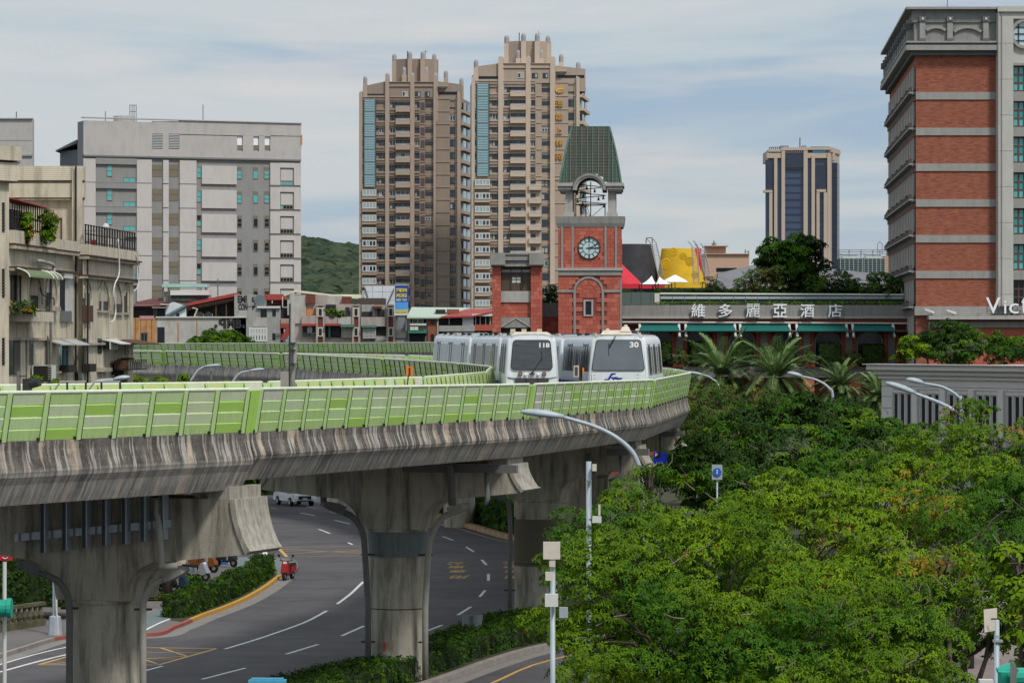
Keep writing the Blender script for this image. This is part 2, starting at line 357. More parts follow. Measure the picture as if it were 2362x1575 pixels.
def barrier(j0, j1, outsign, label, seen_back=False, n=14, group=None, cream=(), green=(), simple=False):
 """noise barrier on one span. outsign: +1 when the outside is on the right of the direction j0->j1"""
 FH = (fh(j0)+fh(j1))/2
 a, b = P3(j0), P3(j1); a.z -= FH; b.z -= FH
 d = (b-a); L = d.length; d.normalize()
 n = max(1, min(n, round((L-.84)/1.55)))
 right = Vector((d.y, -d.x, 0)).normalized(); out = right*outsign
 inw = -out
 a = a + inw*0.06; b = b + inw*0.06
 up = (Vector((0,0,1)) + out*0.16).normalized(); up = (up - d*up.dot(d)).normalized()
 # local frame: x along so that y points inward (away from the viewer of the outside)
 if outsign > 0: X = d; o0 = a
 else: X = -d; o0 = b
 Y = up.cross(X)
 M = Matrix(((X.x,Y.x,up.x,o0.x),(X.y,Y.y,up.y,o0.y),(X.z,Y.z,up.z,o0.z),(0,0,0,1)))
 root = bpy.data.objects.new('noise_barrier', None); COL.objects.link(root); root.matrix_basis = M; root.empty_display_size = .3
 tag(root, label, 'barrier', group or 'green noise barriers along the viaduct')
 ew = 0.42; pitch = (L - 2*ew)/n; pw = 0.2; hz = FH/ (up.z); bh = hz/4
 w = pitch - pw
 key = (round(w,2), seen_back)
 pm = {}
 for nm, m_ in (('g', m_grn), ('d', m_grn_d), ('p', m_grn_p), ('k', m_grn_g), ('w', m_grn_w), ('y', m_in_y)):
  pm[nm] = (panel_mesh if True else flat_mesh)(w, bh-0.012, m_, 'panel')
 rr = random.Random(int(abs(a.x)*100)+int(a.y))
 for i in range(n):
  x = ew + i*pitch + pw/2
  edge = i in (0, n-1)
  for r in range(4):
   k = rr.random()
   if seen_back: c = 'y' if k < .62 else ('k' if k < .85 else 'g')
   elif r == 3: c = 'k' if k < .45 else ('p' if k < .85 else 'g')
   elif r == 2: c = 'd' if k < .25 else ('k' if k < .62 else 'p')
   elif r == 1: c = 'g' if k < .5 else ('p' if k < .8 else 'k')
   else: c = 'd' if k < .2 else 'g'
   if i == 0 and r >= 1 and rr.random() < .7: c = 'w'
   o = mkobj('panel', pm[c], root, loc=(x, 0.0 if r % 2 else 0.004, 0.02 + r*bh), local=True)
 # posts
 pmb = MB().box(-pw/2, -.075, 0, pw/2, -.06, hz, 0); pmb.box(-.015, -.07, 0, .015, .1, hz, 0); pmb.box(-pw/2, .085, 0, pw/2, .1, hz, 0)
 pmb.box(pw/2-.004, -.09, 0, pw/2+.012, -.03, hz-.02, 1)
 pmb.box(-pw/2-.09, -.1, .0, -pw/2-.05, -.02, .09, 1)
 pme = pmb.mesh('post', [m_post, m_dark])
 for i in range(n+1): mkobj('post', pme, root, loc=(ew+i*pitch, 0, 0), local=True)
 for (x0, x1) in ((0.02, ew-pw/2), (L-ew+pw/2, L-0.02)):
  e = MB(); e.box(x0, -.06, 0, x1, .05, hz, 0); e.box((x0+x1)/2-.012, -.075, 0.05, (x0+x1)/2+.012, -.06, hz*.9, 0)
  e.build('end_panel', [m_grn_d if not seen_back else m_post], root, local=True)
 MB().tube([(0.02+ew*.9,-.02,hz+.03),(L-.02-ew*.9,-.02,hz+.03)], .05, 8).build('top_rail', [m_rail], root, local=True)
 return root
seg_names = ['first stretch at the left edge', 'long stretch over the middle pier', 'stretch in front of the trains', 'steep stretch at the right bend', 'stretch turning back behind the right train',
    'stretch hidden behind the trains', 'stretch just beyond the rear cars', 'far return stretch under the shop roofs', 'last far stretch leading left']
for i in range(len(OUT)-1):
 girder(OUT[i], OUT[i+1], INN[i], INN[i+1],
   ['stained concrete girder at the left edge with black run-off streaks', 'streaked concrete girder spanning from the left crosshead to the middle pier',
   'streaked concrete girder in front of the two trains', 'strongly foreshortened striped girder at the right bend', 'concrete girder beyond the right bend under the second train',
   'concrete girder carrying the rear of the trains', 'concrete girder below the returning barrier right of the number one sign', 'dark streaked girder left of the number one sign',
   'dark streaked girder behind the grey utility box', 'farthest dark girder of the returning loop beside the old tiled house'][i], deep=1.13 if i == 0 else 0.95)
outer_lab = ['green panelled barrier of the nearest span at the left edge', 'long green barrier on the second span left of the lamp head', 'green barrier on the span just below the two train fronts',
    'tight steep green barrier at the right tip of the bend', 'barrier seen from inside at the right of the train numbered thirty', 'green barrier hidden behind the rear of the right train',
    'green barrier seen from inside behind the train numbered 118', 'thin pale barrier line between the returning barrier and the houses', 'thin pale barrier line left of the street post', 'outer barrier at the left end of the loop']
inner_lab = ['inner barrier back of the nearest span at the left edge', 'inner barrier back just above the nearest barrier left of the grey box', 'inner yellow green barrier back right of the grey box',
    'inner yellow green barrier back leading to the sharp tip', 'blunt green tip of the inner barrier beside the first train', 'steep inner barrier running back behind the sharp tip',
    'returning barrier in front of the rear cars of the first train', 'returning barrier behind the orange number one sign', 'returning barrier crossed by the grey street post', 'returning barrier at the left end beside the tiled house']
for i in range(len(OUT)-1):
 barrier(OUT[i], OUT[i+1], +1, outer_lab[i], seen_back=(i >= 4), group='outer noise barriers')
 barrier(INN[i], INN[i+1], -1, inner_lab[i], seen_back=(i < 5), group='inner noise barriers')
# far line
FAR = [(200,500,793.5),(424,478,792.3),(611,458,792),(772,437,791.5),(915,415,790.6),(1040,392,790)]
FO = [((x-CX)*D/FPX, D, (y-CY)*D/FPX) for x, D, y in FAR]
for i in range(len(FO)-1):
 q0, q1 = FO[i], FO[i+1]
 d = Vector((q1[0]-q0[0], q1[1]-q0[1])).normalized(); nr = Vector((-d.y, d.x))
 r0 = (q0[0]+nr.x*9, q0[1]+nr.y*9, q0[2]); r1 = (q1[0]+nr.x*9, q1[1]+nr.y*9, q1[2])
 girder(q0, q1, r0, r1, ['girder of the far line behind the tiled house', 'girder of the far line below the small tree', 'girder of the far line below the convenience store sign', 'dark girder strip of the far line below the brown pillared houses', 'dark girder strip of the far line left of the first train'][i], 0.95, 'girders of the far line')
 barrier(q0, q1, +1, ['small green barrier of the far line at the tiled house', 'small green barrier of the far line below the round tree', 'small green barrier of the far line below the store sign', 'small green barrier of the far line below the pillared houses', 'small green barrier of the far line touching the first train'][i], group='noise barriers of the far line')
# track: running pads and guide rails on the deck
m_track = mat('running_pad_concrete', (0.22,0.21,0.2), 0.9, c2=(0.13,0.12,0.12), scale=3)
def lerpj(a, b, t): return Vector((a[0]+(b[0]-a[0])*t, a[1]+(b[1]-a[1])*t, H-(a[2]+(b[2]-a[2])*t)-FH-.35))
for tr, (t0) in enumerate((0.27, 0.73)):
 for side in (-0.95, 0.95):
  mb = MB()
  for i in range(len(OUT)-1):
   wid = 10.0
   p = lerpj(OUT[i], INN[i], t0 + side/wid); q = lerpj(OUT[i+1], INN[i+1], t0+side/wid)
   d = (q-p).normalized(); s = Vector((d.y,-d.x,0))*0.3; up = Vector((0,0,.12))
   mb.hexa([p-s, p+s, q+s, q-s, p-s+up, p+s+up, q+s+up, q-s+up])
  o = mb.build('running_strip', [m_track]); tag(o, kind='structure')
# ------------------------------------------------------------ piers
m_paint = mat('grey_paint_band', (0.19,0.22,0.22), 0.85, c2=(0.13,0.16,0.165), scale=2, streak=((0.07,0.06,0.05),0.5,5))
m_brownpaint = mat('brown_paint_band', (0.13,0.115,0.085), 0.85, c2=(0.1,0.09,0.07), scale=2)
def pier(k, label, bands=()):
 o, i_ = P3(OUT[k]), P3(INN[k]); mid = (o+i_)/2; ax = Vector((o.x-i_.x, o.y-i_.y, 0)).normalized(); tk = Vector((-ax.y, ax.x, 0))
 if tk.y < 0: tk = -tk
 deep = 1.45*(1.13 if k <= 1 else 0.95)
 zt = min(o.z, i_.z) - FH - deep - .2
 root = empty('viaduct_pier', (mid.x, mid.y, 0), label, 'pier', 'piers carrying the viaduct')
 if k == 1: mid += ax*.45
 kz, rz_ = (1.2, -2.95) if k == 1 else (.78, -2.36)
 half = [(4.42,0),(4.44,-.2*kz),(4.49,-.42*kz),(4.56,-.64*kz),(4.66,-.86*kz),(4.78,-1.08*kz),(4.9,-1.28*kz),(1.95,-1.28*kz-.3),(1.66,-1.28*kz-.42),(1.4,-1.28*kz-.62),(1.2,-1.28*kz-.9),(1.1,rz_)]
 poly = half + [(-a, z) for a, z in reversed(half)]
 mb = MB(); T = 1.0
 mb.prism([mid + ax*a + Vector((0,0,zt-mid.z+z)) - tk*T for a, z in poly], tk*2*T)
 c = mb.build('crosshead', [m_conc], root)
 # pale end shields
 for s in (1, -1):
  e = MB(); prof = half[:7]
  pts = [mid + ax*s*(a+.0) + Vector((0,0,zt-mid.z+z)) for a, z in prof] + [mid + ax*s*(a+.16) + Vector((0,0,zt-mid.z+z+(.1 if n_ == 6 else 0))) for n_, (a, z) in reversed(list(enumerate(prof)))]
  if s < 0: pts.reverse()
  e.prism([p - tk*(T+.06) for p in pts], tk*(2*T+.12)); e.build('end_shield', [m_conc_pale], root)
 for s in (-1, 1):
  for t_ in (-.5, .5):
   b = MB(); q = mid + ax*s*3.6 + tk*t_; b.box(-.4,-.3,0,.4,.3,.2)
   ang = math.atan2(ax.y, ax.x)
   b.build('bearing', [m_conc_pale], root, mat=Matrix.Translation((q.x,q.y,zt)) @ Matrix.Rotation(ang,4,'Z'))
 q = mid + ax*4.05; b = MB().box(-.35,-1.0,0,.35,1.0,.34); b.build('stop_block', [m_conc_pale], root, mat=Matrix.Translation((q.x,q.y,zt)) @ Matrix.Rotation(math.atan2(ax.y, ax.x),4,'Z'))
 zc = zt + rz_
 cb = MB(); cb.lathe((mid.x,mid.y,0), [(1.04,-.2),(1.04,zc-.9),(1.04,zc-.12),(1.1,zc-.1),(1.1,zc)], 40); c = cb.build('column', [m_conc], root); smooth_angle(c)
 for (z0, z1, m_) in bands:
  q = MB(); q.lathe((mid.x,mid.y,0), [(1.05,zc-z1),(1.05,zc-z0)], 40); smooth_angle(q.build('paint_band', [m_], root))
 q = MB().lathe((mid.x,mid.y,0), [(1.052,zc*.48),(1.052,zc*.48+.03)], 40); smooth_angle(q.build('joint_line', [m_dark], root))
 return root, mid, ax, tk, zt, zc
pier(1, 'concrete pier at lower left with steel posts hanging before its crosshead')
pier(2, 'concrete pier in the middle rising from the hedge with a grey painted band', [(.12,1.0,m_paint)])
pier(3, 'shadowed concrete pier right of the middle one behind the square antenna', [(.12,.85,m_conc),(.86,2.9,m_brownpaint)])
for k in (4,):
 pier(k, 'concrete pier at the right bend with its crosshead above the trees')
for k in (5,6,7,8,9): pier(k, ['pier behind the right bend under the second train', 'pier under the rear cars', 'pier beneath the returning girder near the tip', 'pier beneath the returning girder near the orange sign', 'pier beneath the girder beside the tiled house'][k-5])
# ------------------------------------------------------------ ground and road
m_asph = mat('asphalt', (0.10,0.093,0.095), 0.85, c2=(0.075,0.07,0.074), scale=0.5, amt=0.9, stretch=(.35,1,1), c3=(0.05,0.046,0.05), s3=0.13, amt3=0.8, streak=((.15,.14,.14),.35,.6), bump=0.15, bscale=25)
m_ground = mat('ground_dirt', (0.07,0.065,0.055), 0.95, c2=(0.04,0.045,0.025), scale=0.3)
m_pave = mat('paving', (0.15,0.135,0.13), 0.9, c2=(0.11,0.1,0.095), scale=1.2, c3=(0.2,0.18,0.17), s3=0.3, amt3=0.5)
m_path = mat('cycle_path', (0.14,0.185,0.18), 0.9, c2=(0.19,0.23,0.22), scale=0.5, c3=(0.1,0.12,0.12), s3=0.25, amt3=0.6)
m_gut = mat('gutter_concrete', (0.24,0.22,0.2), 0.9, c2=(0.16,0.15,0.14), scale=1.5)
m_white = mat('white_marking', (0.72,0.71,0.68), 0.7, c2=(0.5,0.49,0.47), scale=3, amt=0.5)
m_yel = mat('yellow_marking', (0.62,0.36,0.09), 0.7, c2=(0.35,0.24,0.11), scale=3, amt=0.6)
m_kyel = mat('kerb_yellow', (0.62,0.33,0.05), 0.8, c2=(0.35,0.2,0.06), scale=4, amt=0.7)
m_kred = mat('kerb_red', (0.38,0.10,0.08), 0.8, c2=(0.2,0.08,0.07), scale=4, amt=0.7)
m_kerb = mat('kerb_concrete', (0.3,0.27,0.24), 0.9, c2=(0.2,0.17,0.15), scale=2, amt=0.7)
m_soil = mat('soil', (0.05,0.045,0.03), 1.0, c2=(0.06,0.09,0.02), scale=2)
m_slab = mat('footway_slab', (0.2,0.18,0.16), 0.9, c2=(0.14,0.12,0.11), scale=2)
g = MB().poly([(-4500,-60,0),(4500,-60,0),(4500,8500,0),(-4500,8500,0)]).build('ground', [m_ground]); tag(g, kind='structure')
def sheet(name, pts, m, z, kind='structure'):
 mb = MB().poly([(p.x, p.y, z) for p in pts])
 o = mb.build(name, [m]); 
 if o.data.polygons[0].normal.z < 0: o.data.flip_normals()
 if kind: tag(o, kind=kind)
 return o
sheet('road', [Vector((-75,62,0)), Vector((60,62,0)), Vector((60,330,0)), Vector((-75,330,0))], m_asph, 0.004)
def slab(name, pts, m, h=0.12):
 pts = [Vector((p.x,p.y,0.0)) for p in pts]
 a = sum(pts[i].x*pts[(i+1)%len(pts)].y - pts[(i+1)%len(pts)].x*pts[i].y for i in range(len(pts)))
 if a < 0: pts.reverse()
 o = MB().prism(pts, (0,0,h)).build(name, [m]); tag(o, kind='structure'); return o
def line(name, pts, w, m, z=0.008, kind='structure', closed=False, parent=None, h=0.0):
 mb = MB(); n = len(pts)
 L_, R_ = [], []
 for i, p in enumerate(pts):
  d = (pts[min(i+1,n-1)] - pts[max(i-1,0)]); d.z = 0; d.normalize(); s = Vector((-d.y, d.x, 0))*w/2
  L_.append(Vector((p.x,p.y,z))+s); R_.append(Vector((p.x,p.y,z))-s)
 for i in range(n-1):
  if h: mb.hexa([R_[i], R_[i+1], L_[i+1], L_[i]] + [v+Vector((0,0,h)) for v in (R_[i], R_[i+1], L_[i+1], L_[i])])
  else: mb.poly([R_[i], R_[i+1], L_[i+1], L_[i]])
 o = mb.build(name, [m], parent)
 if kind: tag(o, kind=kind)
 return o
def smoothpx(pts, n=5):
 out = []
 P_ = [Vector((a, b)) for a, b in pts]
 for i in range(len(P_)-1):
  p0 = P_[max(i-1,0)]; p1 = P_[i]; p2 = P_[i+1]; p3 = P_[min(i+2,len(P_)-1)]
  for k in range(n):
   t = k/n; out.append(0.5*((2*p1)+(p2-p0)*t+(2*p0-5*p1+4*p2-p3)*t*t+(3*p1-p0-3*p2+p3)*t**3))
 out.append(P_[-1]); return [(v.x, v.y) for v in out]
def GP(pts, n=0): return [G(a, b) for a, b in (smoothpx(pts, n) if n else pts)]
kerb_px = [(-160,1562),(0,1516),(105,1483),(153,1473),(240,1468),(336,1468),(374,1463),(396,1452),(420,1443),(438,1435),(472,1421),(515,1405.6),(558,1387),(593,1368),(618,1352),(644,1331.6)]
tip_px = [(660,1330),(680,1322),(688,1312),(684,1298),(661,1291.5),(618,1289),(532,1288)]
kerb = GP(kerb_px, 4)
slab('pavement', kerb + GP(tip_px, 3) + [G(200,1287), G(-260,1287), G(-300,1562)], m_pave, 0.12)
def off(pts, d):
 out = []; n = len(pts)
 for i, p in enumerate(pts):
  t = pts[min(i+1,n-1)] - pts[max(i-1,0)]; t.normalize(); out.append(p + Vector((t.y, -t.x, 0))*d)
 return out
line('gutter', off(kerb, 0.42), 0.75, m_gut, 0.008)
nk = len(kerb)
def kerbrun(pts, m, w=0.2, z=0.0, h=0.16):
 return line('kerb', off(pts, 0.02), w, m, z, h=h)
kerbrun(kerb[:10], m_kerb); kerbrun(kerb[9:37], m_kred, h=0.155); kerbrun(kerb[36:], m_kyel)
# cycle path and its pale edge slabs
cp = [(334,1424),(464,1369),(493,1350),(529,1317),(533,1291),(618,1291),(660,1294),(682,1301),(684,1312),(660,1326),(640,1331),(600,1352),(560,1375),(500,1398),(440,1424),(396,1437),(369,1444),(334,1461),(240,1464),(150,1466),(150,1436)]
sheet('cycle_path', GP(cp), m_path, 0.126)
sheet('cycle_path', GP([(-100,1478),(60,1440),(150,1430),(150,1468),(105,1478),(0,1509)]), m_pave, 0.124)
ls = GP([(334,1422),(464,1368.5),(493,1349.5),(527,1318),(531,1289)], 6)
for i in range(0, len(ls)-2, 2):
 q = line('edge_slab', [ls[i].lerp(ls[i+1],.1), ls[i+1].lerp(ls[i+2],.6)], 0.22, m_slab if i % 4 else m_gut, 0.131)
line('path_edge_line', GP([(334,1460),(369,1442.5),(396,1432.5),(430,1424)], 3), 0.13, m_white, 0.131)
sheet('planting_bed', GP([(392,1436),(420,1440),(438,1432),(472,1418),(515,1403),(558,1384),(593,1365),(618,1349),(640,1330),(632,1322),(600,1330),(560,1350),(500,1378),(440,1405),(395,1424)]), m_soil, 0.133)
# road markings
line('lane_line', GP([(519,1496),(550,1487),(610,1468),(700,1436),(754,1408)], 4), .15, m_white)
line('lane_line', GP([(778,1392.5),(810,1368),(838,1341)], 4), .15, m_white)
line('lane_line', GP([(846,1322),(849,1308),(847,1291)], 3), .15, m_white)
line('edge_line', GP([(-30,1542),(0,1532),(80,1509),(154,1492),(240,1478)], 3), .13, m_white)
line('edge_line', GP([(-30,1557),(0,1549),(80,1527),(154,1509),(250,1490)], 3), .16, m_white)
line('edge_line', GP([(330,1467.5),(300,1470)]), .1, m_white)
dash = [((660,1508),(734,1485.5)),((788,1466),(840,1443)),((974,1459),(1020,1441)),((1056,1418),(1086,1399)),((1106.5,1376),(1119,1361)),((1126.6,1339),(1126.6,1323)),((1122,1302.5),(1111,1290.5)),
  ((1093.5,1272.5),(1075,1261)),((1045.5,1246),(1021,1237)),((983.5,1302),(980,1291)),((983,1226),(975,1222)),((761,1230),(735,1220)),((813,1255.5),(803,1251)),((807,1208),(772,1199.5)),((727,1189),(693,1182.5)),((827,1187),(798,1181)),((731,1171.5),(707,1168.5)),
  ((566,1540),(466,1566)),((375,1535.5),(320,1550)),((751,1545),(670,1570)),((640,1173.5),(624,1172)),((850,1196),(838,1193))]
for a, b in dash: line('lane_dash', GP([a, b]), .15, m_white)
line('stop_line', GP([(606,1263),(618,1292)]), .28, m_white)
# yellow hatched boxes
def L2(a, b, w=.14): line('box_marking', GP([a, b]), w, m_yel)
A_, B_, C_, D_ = (140,1496), (499,1495), (365,1533), (88,1533)
for s_, e_ in (((90,1532.5),(365,1533)),((365,1533),(499,1495.5)),((499,1495),(335,1493)),((90,1532),(205,1500)),((205,1500),(335,1493))): L2(s_, e_, .15)
for s_, e_ in (((95,1531),(430,1513)),((150,1517),(410,1519)),((210,1503),(460,1504)),((335,1521),(362,1530)),((372,1494),(432,1513)),((170,1522),(330,1515))): L2(s_, e_, .11)
for s_, e_ in (((640,1261.5),(850,1258.5)),((662,1283.5),(850,1281.5))): L2(s_, e_, .12)
L2((640,1261),(662,1284), .2)
for t in (0.2,0.45,0.7):
 L2((640+22*t,1261+23*t),(850,1262+18*(1-t)), .08); L2((650+10*t,1263+18*t),(850,1280-16*t), .07)
# yellow bus-lane writing, read by drivers coming the other way
m_ty = mat('yellow_lettering', (0.55,0.33,0.10), 0.7, c2=(0.3,0.2,0.1), scale=5, amt=0.6)
def roadtext(ch, px, py, w, l):
 me = textmesh(ch, 1, 0.0, m_ty, bold=0.015); fit_text(me, w, l); p = G(px, py)
 o = mkobj('road_lettering', me, mat=Matrix.Translation((p.x,p.y,0.009)) @ Matrix.Rotation(R(176),4,'Z')); tag(o, kind='structure')
for ch, y in (('公',1299),('車',1307),('專',1317),('用',1330)): roadtext(ch, 1050 + (y-1299)*.35, y, .95, 2.3)
for ch, y in (('公',1298),('車',1307),('專',1317),('用',1330)): roadtext(ch, 1178 + (y-1299)*.3, y, .95, 2.3)
# outer kerb with yellow patches, and the planted island behind it
ok = GP([(960,1177),(988,1185),(1042,1208),(1089,1219),(1128,1230.5),(1186,1246),(1300,1264)], 4)
slab('traffic_island', ok + [G(1340,1230), G(1330,1150), G(960,1150)], m_soil, 0.12)
line('kerb', off(ok, 0.0), .45, m_kerb, 0.0, h=.3)
for i in range(3, len(ok)-1):
 a, b = ok[i], ok[i+1]; n_ = max(1, int((b-a).length/1.6))
 for k in range(n_):
  p = a.lerp(b, (k+.2)/n_); q = a.lerp(b, (k+.6)/n_); line('kerb_patch', [p, q], .47, m_kyel, 0.05, h=.255)
line('edge_line', off(ok, .85), .12, m_yel)
# front median
mr = GP([(560,1640),(751,1588),(851,1565),(988,1516),(1080,1480),(1152,1455),(1250,1446),(1400,1440)], 4)
mf = GP([(700,1690),(860,1625),(1008,1577),(1136,1531),(1250,1499),(1420,1470)], 4)
slab('median_island', mr + mf[::-1], m_soil, 0.12)
line('kerb', mf, .35, m_kerb, 0.0, h=.22); line('kerb', mr, .2, m_kerb, 0.0, h=.16)
line('gutter', off(mf, .5), .6, m_gut, 0.008)
line('edge_line', GP([(1020,1620),(1132,1576),(1230,1533),(1360,1500)], 3), .15, m_yel)
sheet('verge_dark_sheet', GP([(1300,1640),(1330,1440),(1460,1200),(1570,1110),(2500,1110),(2500,1390),(2180,1400),(2170,1640)]), m_soil, .014)  # dark sheets added over the road; shade under the trees put into colour
sheet('verge_dark_sheet', [Vector((8,176,0)),Vector((95,176,0)),Vector((95,300,0)),Vector((8,300,0))], m_soil, .018)
sheet('side_street', GP([(1700,1700),(2240,1700),(2235,1400),(2200,1380),(1900,1420)]), mat('side_street_asphalt', (0.13,0.135,0.145), 0.9, c2=(0.1,0.1,0.11), scale=1), 0.009)
slab('pavement', GP([(2240,1700),(2420,1700),(2420,1380),(2222,1380)]), mat('pink_paving', (0.25,0.2,0.18), 0.9, c2=(0.16,0.12,0.11), scale=3), .12)
# ------------------------------------------------------------ lamps on the piers, street lamps, poles
m_lamp = mat('galvanised_steel', (0.34,0.40,0.44), 0.5, c2=(0.46,0.50,0.52), scale=2, amt=0.7, metal=0.1, streak=((0.24,0.27,0.29),0.4,5))
m_lampd = mat('grey_pole_paint', (0.16,0.16,0.15), 0.6, c2=(0.11,0.11,0.10), scale=4)
m_lampw = mat('pale_pole_paint', (0.36,0.35,0.31), 0.6, c2=(0.26,0.25,0.22), scale=4)
m_lens = mat('lamp_lens', (0.55,0.57,0.56), 0.2)
def spline3(pts, n=5):
 out = []
 for i in range(len(pts)-1):
  p0 = pts[max(i-1,0)]; p1 = pts[i]; p2 = pts[i+1]; p3 = pts[min(i+2,len(pts)-1)]
  for k in range(n):
   t = k/n; out.append(0.5*((2*p1)+(p2-p0)*t+(2*p0-5*p1+4*p2-p3)*t*t+(3*p1-p0-3*p2+p3)*t**3))
 out.append(pts[-1]); return out
def head_mesh(mb, a, b, w, h, box=False):
 """cobra lamp head from a (pole end) to b (tip)"""
 d = (b-a); L = d.length; d.normalize(); s = d.cross(Vector((0,0,1))).normalized(); u = s.cross(d)
 st = [(0,.28,.5),(.12,.5,.75),(.35,.95,1),(.6,1,1),(.82,.85,.8),(.95,.5,.5),(1,.2,.25)] if not box else [(0,.9,.9),(.4,1,1),(.41,1,1),(.8,.9,.75),(1,.4,.3)]
 n, ph = (4, math.pi/4) if box else (10, 0); w, h = (w*1.25, h*1.25) if box else (w, h); b0 = len(mb.v)
 for (t, ww, hh) in st:
  c = a + d*L*t
  for k in range(n):
   th = ph+2*math.pi*k/n; z = math.sin(th); mb.v.append(tuple(c + s*math.cos(th)*w/2*ww + u*(z*h*hh*(.62 if z > 0 else .28))))
 for i in range(len(st)-1):
  for k in range(n):
   k2 = (k+1)%n; mb.f.append((b0+i*n+k, b0+i*n+k2, b0+(i+1)*n+k2, b0+(i+1)*n+k)); mb.m.append(0)
 mb.f.append(tuple(b0+k for k in range(n-1,-1,-1))); mb.m.append(0)
 e = b0+(len(st)-1)*n; mb.f.append(tuple(e+k for k in range(n))); mb.m.append(0)
def lamp(name, label, cat, group, pole, r, head, w, h, m, box=False, lens=True, clamps=()):
 base = pole[0]
 root = empty(name, (base.x, base.y, 0), label, cat, group)
 pts = ([pole[0]] + spline3(pole[1:], 6)) if len(pole) > 3 else spline3(pole, 6); n = len(pts)
 rr = [r*(1 - .45*i/n) if not box else r for i in range(n)]
 o = MB().tube(pts, rr, 10).build('pole', [m], root, smooth=True)
 mb = MB(); head_mesh(mb, pts[-1], head, w, h, box); hd = mb.build('lamp_head', [m], root, smooth=not box)
 d = head - pts[-1]
 if lens:
  lb = MB(); head_mesh(lb, pts[-1].lerp(head, .32) - Vector((0,0,h*.18)), pts[-1].lerp(head, .93) - Vector((0,0,h*.18)), w*.72, h*.55); lb.build('lens', [m_lens], root, smooth=True)
 for t in clamps:
  c = MB(); c.box(base.x-.25, base.y-.02, t, base.x+.25, base.y+.05, t+.06); c.build('bracket', [m_dark], root)
 return root
def PX(lst, D): return [P(a, b, D) for a, b in lst]
def plamp(label, px, hd, D, m, r=.115, gz=True):
 pts = PX(px, D)
 if gz: pts = [Vector((pts[0].x, pts[0].y, 0.0))] + pts
 lamp('pier_lamp', label, 'street lamp', 'lamps bent over beneath the viaduct', pts, r, P(hd[0], hd[1], D-.3), .42, .42, m, box=True, lens=False, clamps=(1.5, 4.6))
plamp('dark curved lamp left of the middle pier with its head under the crosshead', [(849,1400),(841,1264),(838,1237),(828,1210),(811,1190),(791,1181)], (744,1163), 117.2, m_lampd)
plamp('paler curved lamp right of the middle pier above the hedge', [(981,1400),(989,1264),(995,1237),(1008,1210),(1025,1191),(1039,1184)], (1080,1167), 117.0, m_lampw)
plamp('pale curved lamp right of the lower left pier', [(330,1500),(330,1401),(335,1378),(348,1354),(368,1339),(383,1334)], (434,1312), 93.2, m_lampw, .1)
plamp('dark curved lamp left of the lower left pier', [(160,1500),(160,1410),(157,1378),(144,1351),(124,1334),(84,1319)], (40,1300), 93.6, m_lampd, .1)
plamp('dark curved lamp between the hedge and the shadowed right pier', [(1176,1300),(1178,1264),(1176,1190),(1172,1160),(1160,1148)], (1135,1142), 141.5, m_lampd, .1)
# pipes and conduits under the crossheads
def pipe(label, pts, r, m, name='drain_pipe', cat='pipe'):
 o = MB().tube(pts, r, 10).build(name, [m], smooth=True); tag(o, label, cat, 'drain pipes under the viaduct'); return o
pipe('pale drain pipe hanging before the lower left crosshead ending in an elbow', spline3(PX([(364,1150),(364,1185)], 92.6) , 2) + spline3(PX([(368,1232),(373,1300),(366,1308)], 92.4), 3) + PX([(410,1304)], 92.4), .1, m_lampw)
pipe('grey drain pipe in front of the right half of the middle crosshead', PX([(1034,1068),(1039,1075),(1043,1165)], 115.8), .14, m_lampd)
pipe('thin grey pipe right of the first pipe on the middle crosshead', PX([(1122,1085),(1125,1150),(1118,1165)], 115.6), .09, m_lampd)
pipe('dark pipe on the left half of the middle crosshead', PX([(744,1100),(747,1165)], 118.5), .12, m_lampd)
pipe('grey pipe on the crosshead behind the antenna pole', PX([(1357,1045),(1357,1100),(1352,1110)], 141), .11, m_lampd)
pipe('thin pipe on the crosshead right of the big curved lamp', PX([(1432,1045),(1434,1090),(1420,1104),(1405,1110)], 141), .09, m_lampd)
pipe('thin dark pipe down the crosshead at the right bend', PX([(1524,1000),(1525,1045),(1515,1056)], 164), .1, m_lampd)
def beamgrey(label, a, b, D0, D1, h=.28):
 p, q = P(*a, D0), P(*b, D1); d = (q-p).normalized(); s = Vector((d.y,-d.x,0)).normalized()*.1; u = Vector((0,0,h))
 o = MB().hexa([p-s,p+s,q+s,q-s,p-s+u,p+s+u,q+s+u,q-s+u][:8]).build('conduit_beam', [m_lampd]); tag(o, label, 'conduit', 'grey conduit beams'); return o
beamgrey('long grey conduit beam along the top of the middle crosshead', (930,1088), (1193,1091), 116.6, 115.2)
beamgrey('grey conduit beam along the top of the crosshead right of the big lamp', (1400,1050), (1497,1050), 141, 140.4)
beamgrey('short grey conduit beam on the crosshead at the right bend', (1530,1008), (1578,1006), 165, 164.5)
# steel posts hanging before the lower left crosshead
m_steel = mat('bluish_steel', (0.40,0.46,0.50), 0.5, c2=(0.5,0.55,0.58), scale=3, metal=0.2)
m_steeld = mat('shaded_steel_web', (0.15,0.17,0.19), 0.5, metal=0.2)  # darker copy of the bluish steel, its shade put into the colour
FC = Fac(65, 94.35, 465, 92.35)
root = empty('steel_frame', FC.pt(FC.u(240), 6.0, .2), 'blue grey steel posts and box rail hung before the lower left crosshead', 'steel frame')
for x, yb in zip((115,165,211,256,302,345.5,388), (1274,1267.5,1262,1257,1253,1248,1243)):
 u, z = FC.uz(x, yb); zt_ = FC.z(x, 1140); mb = MB()
 FC.box(mb, u-.15, z, u-.02, zt_, .2, .22, 0); FC.box(mb, u-.15, z, u-.13, zt_, .02, .3, 0); FC.box(mb, u-.02, z, u+.02, zt_, .02, .3, 1)
 mb.build('post', [m_steeld, m_steel], root)
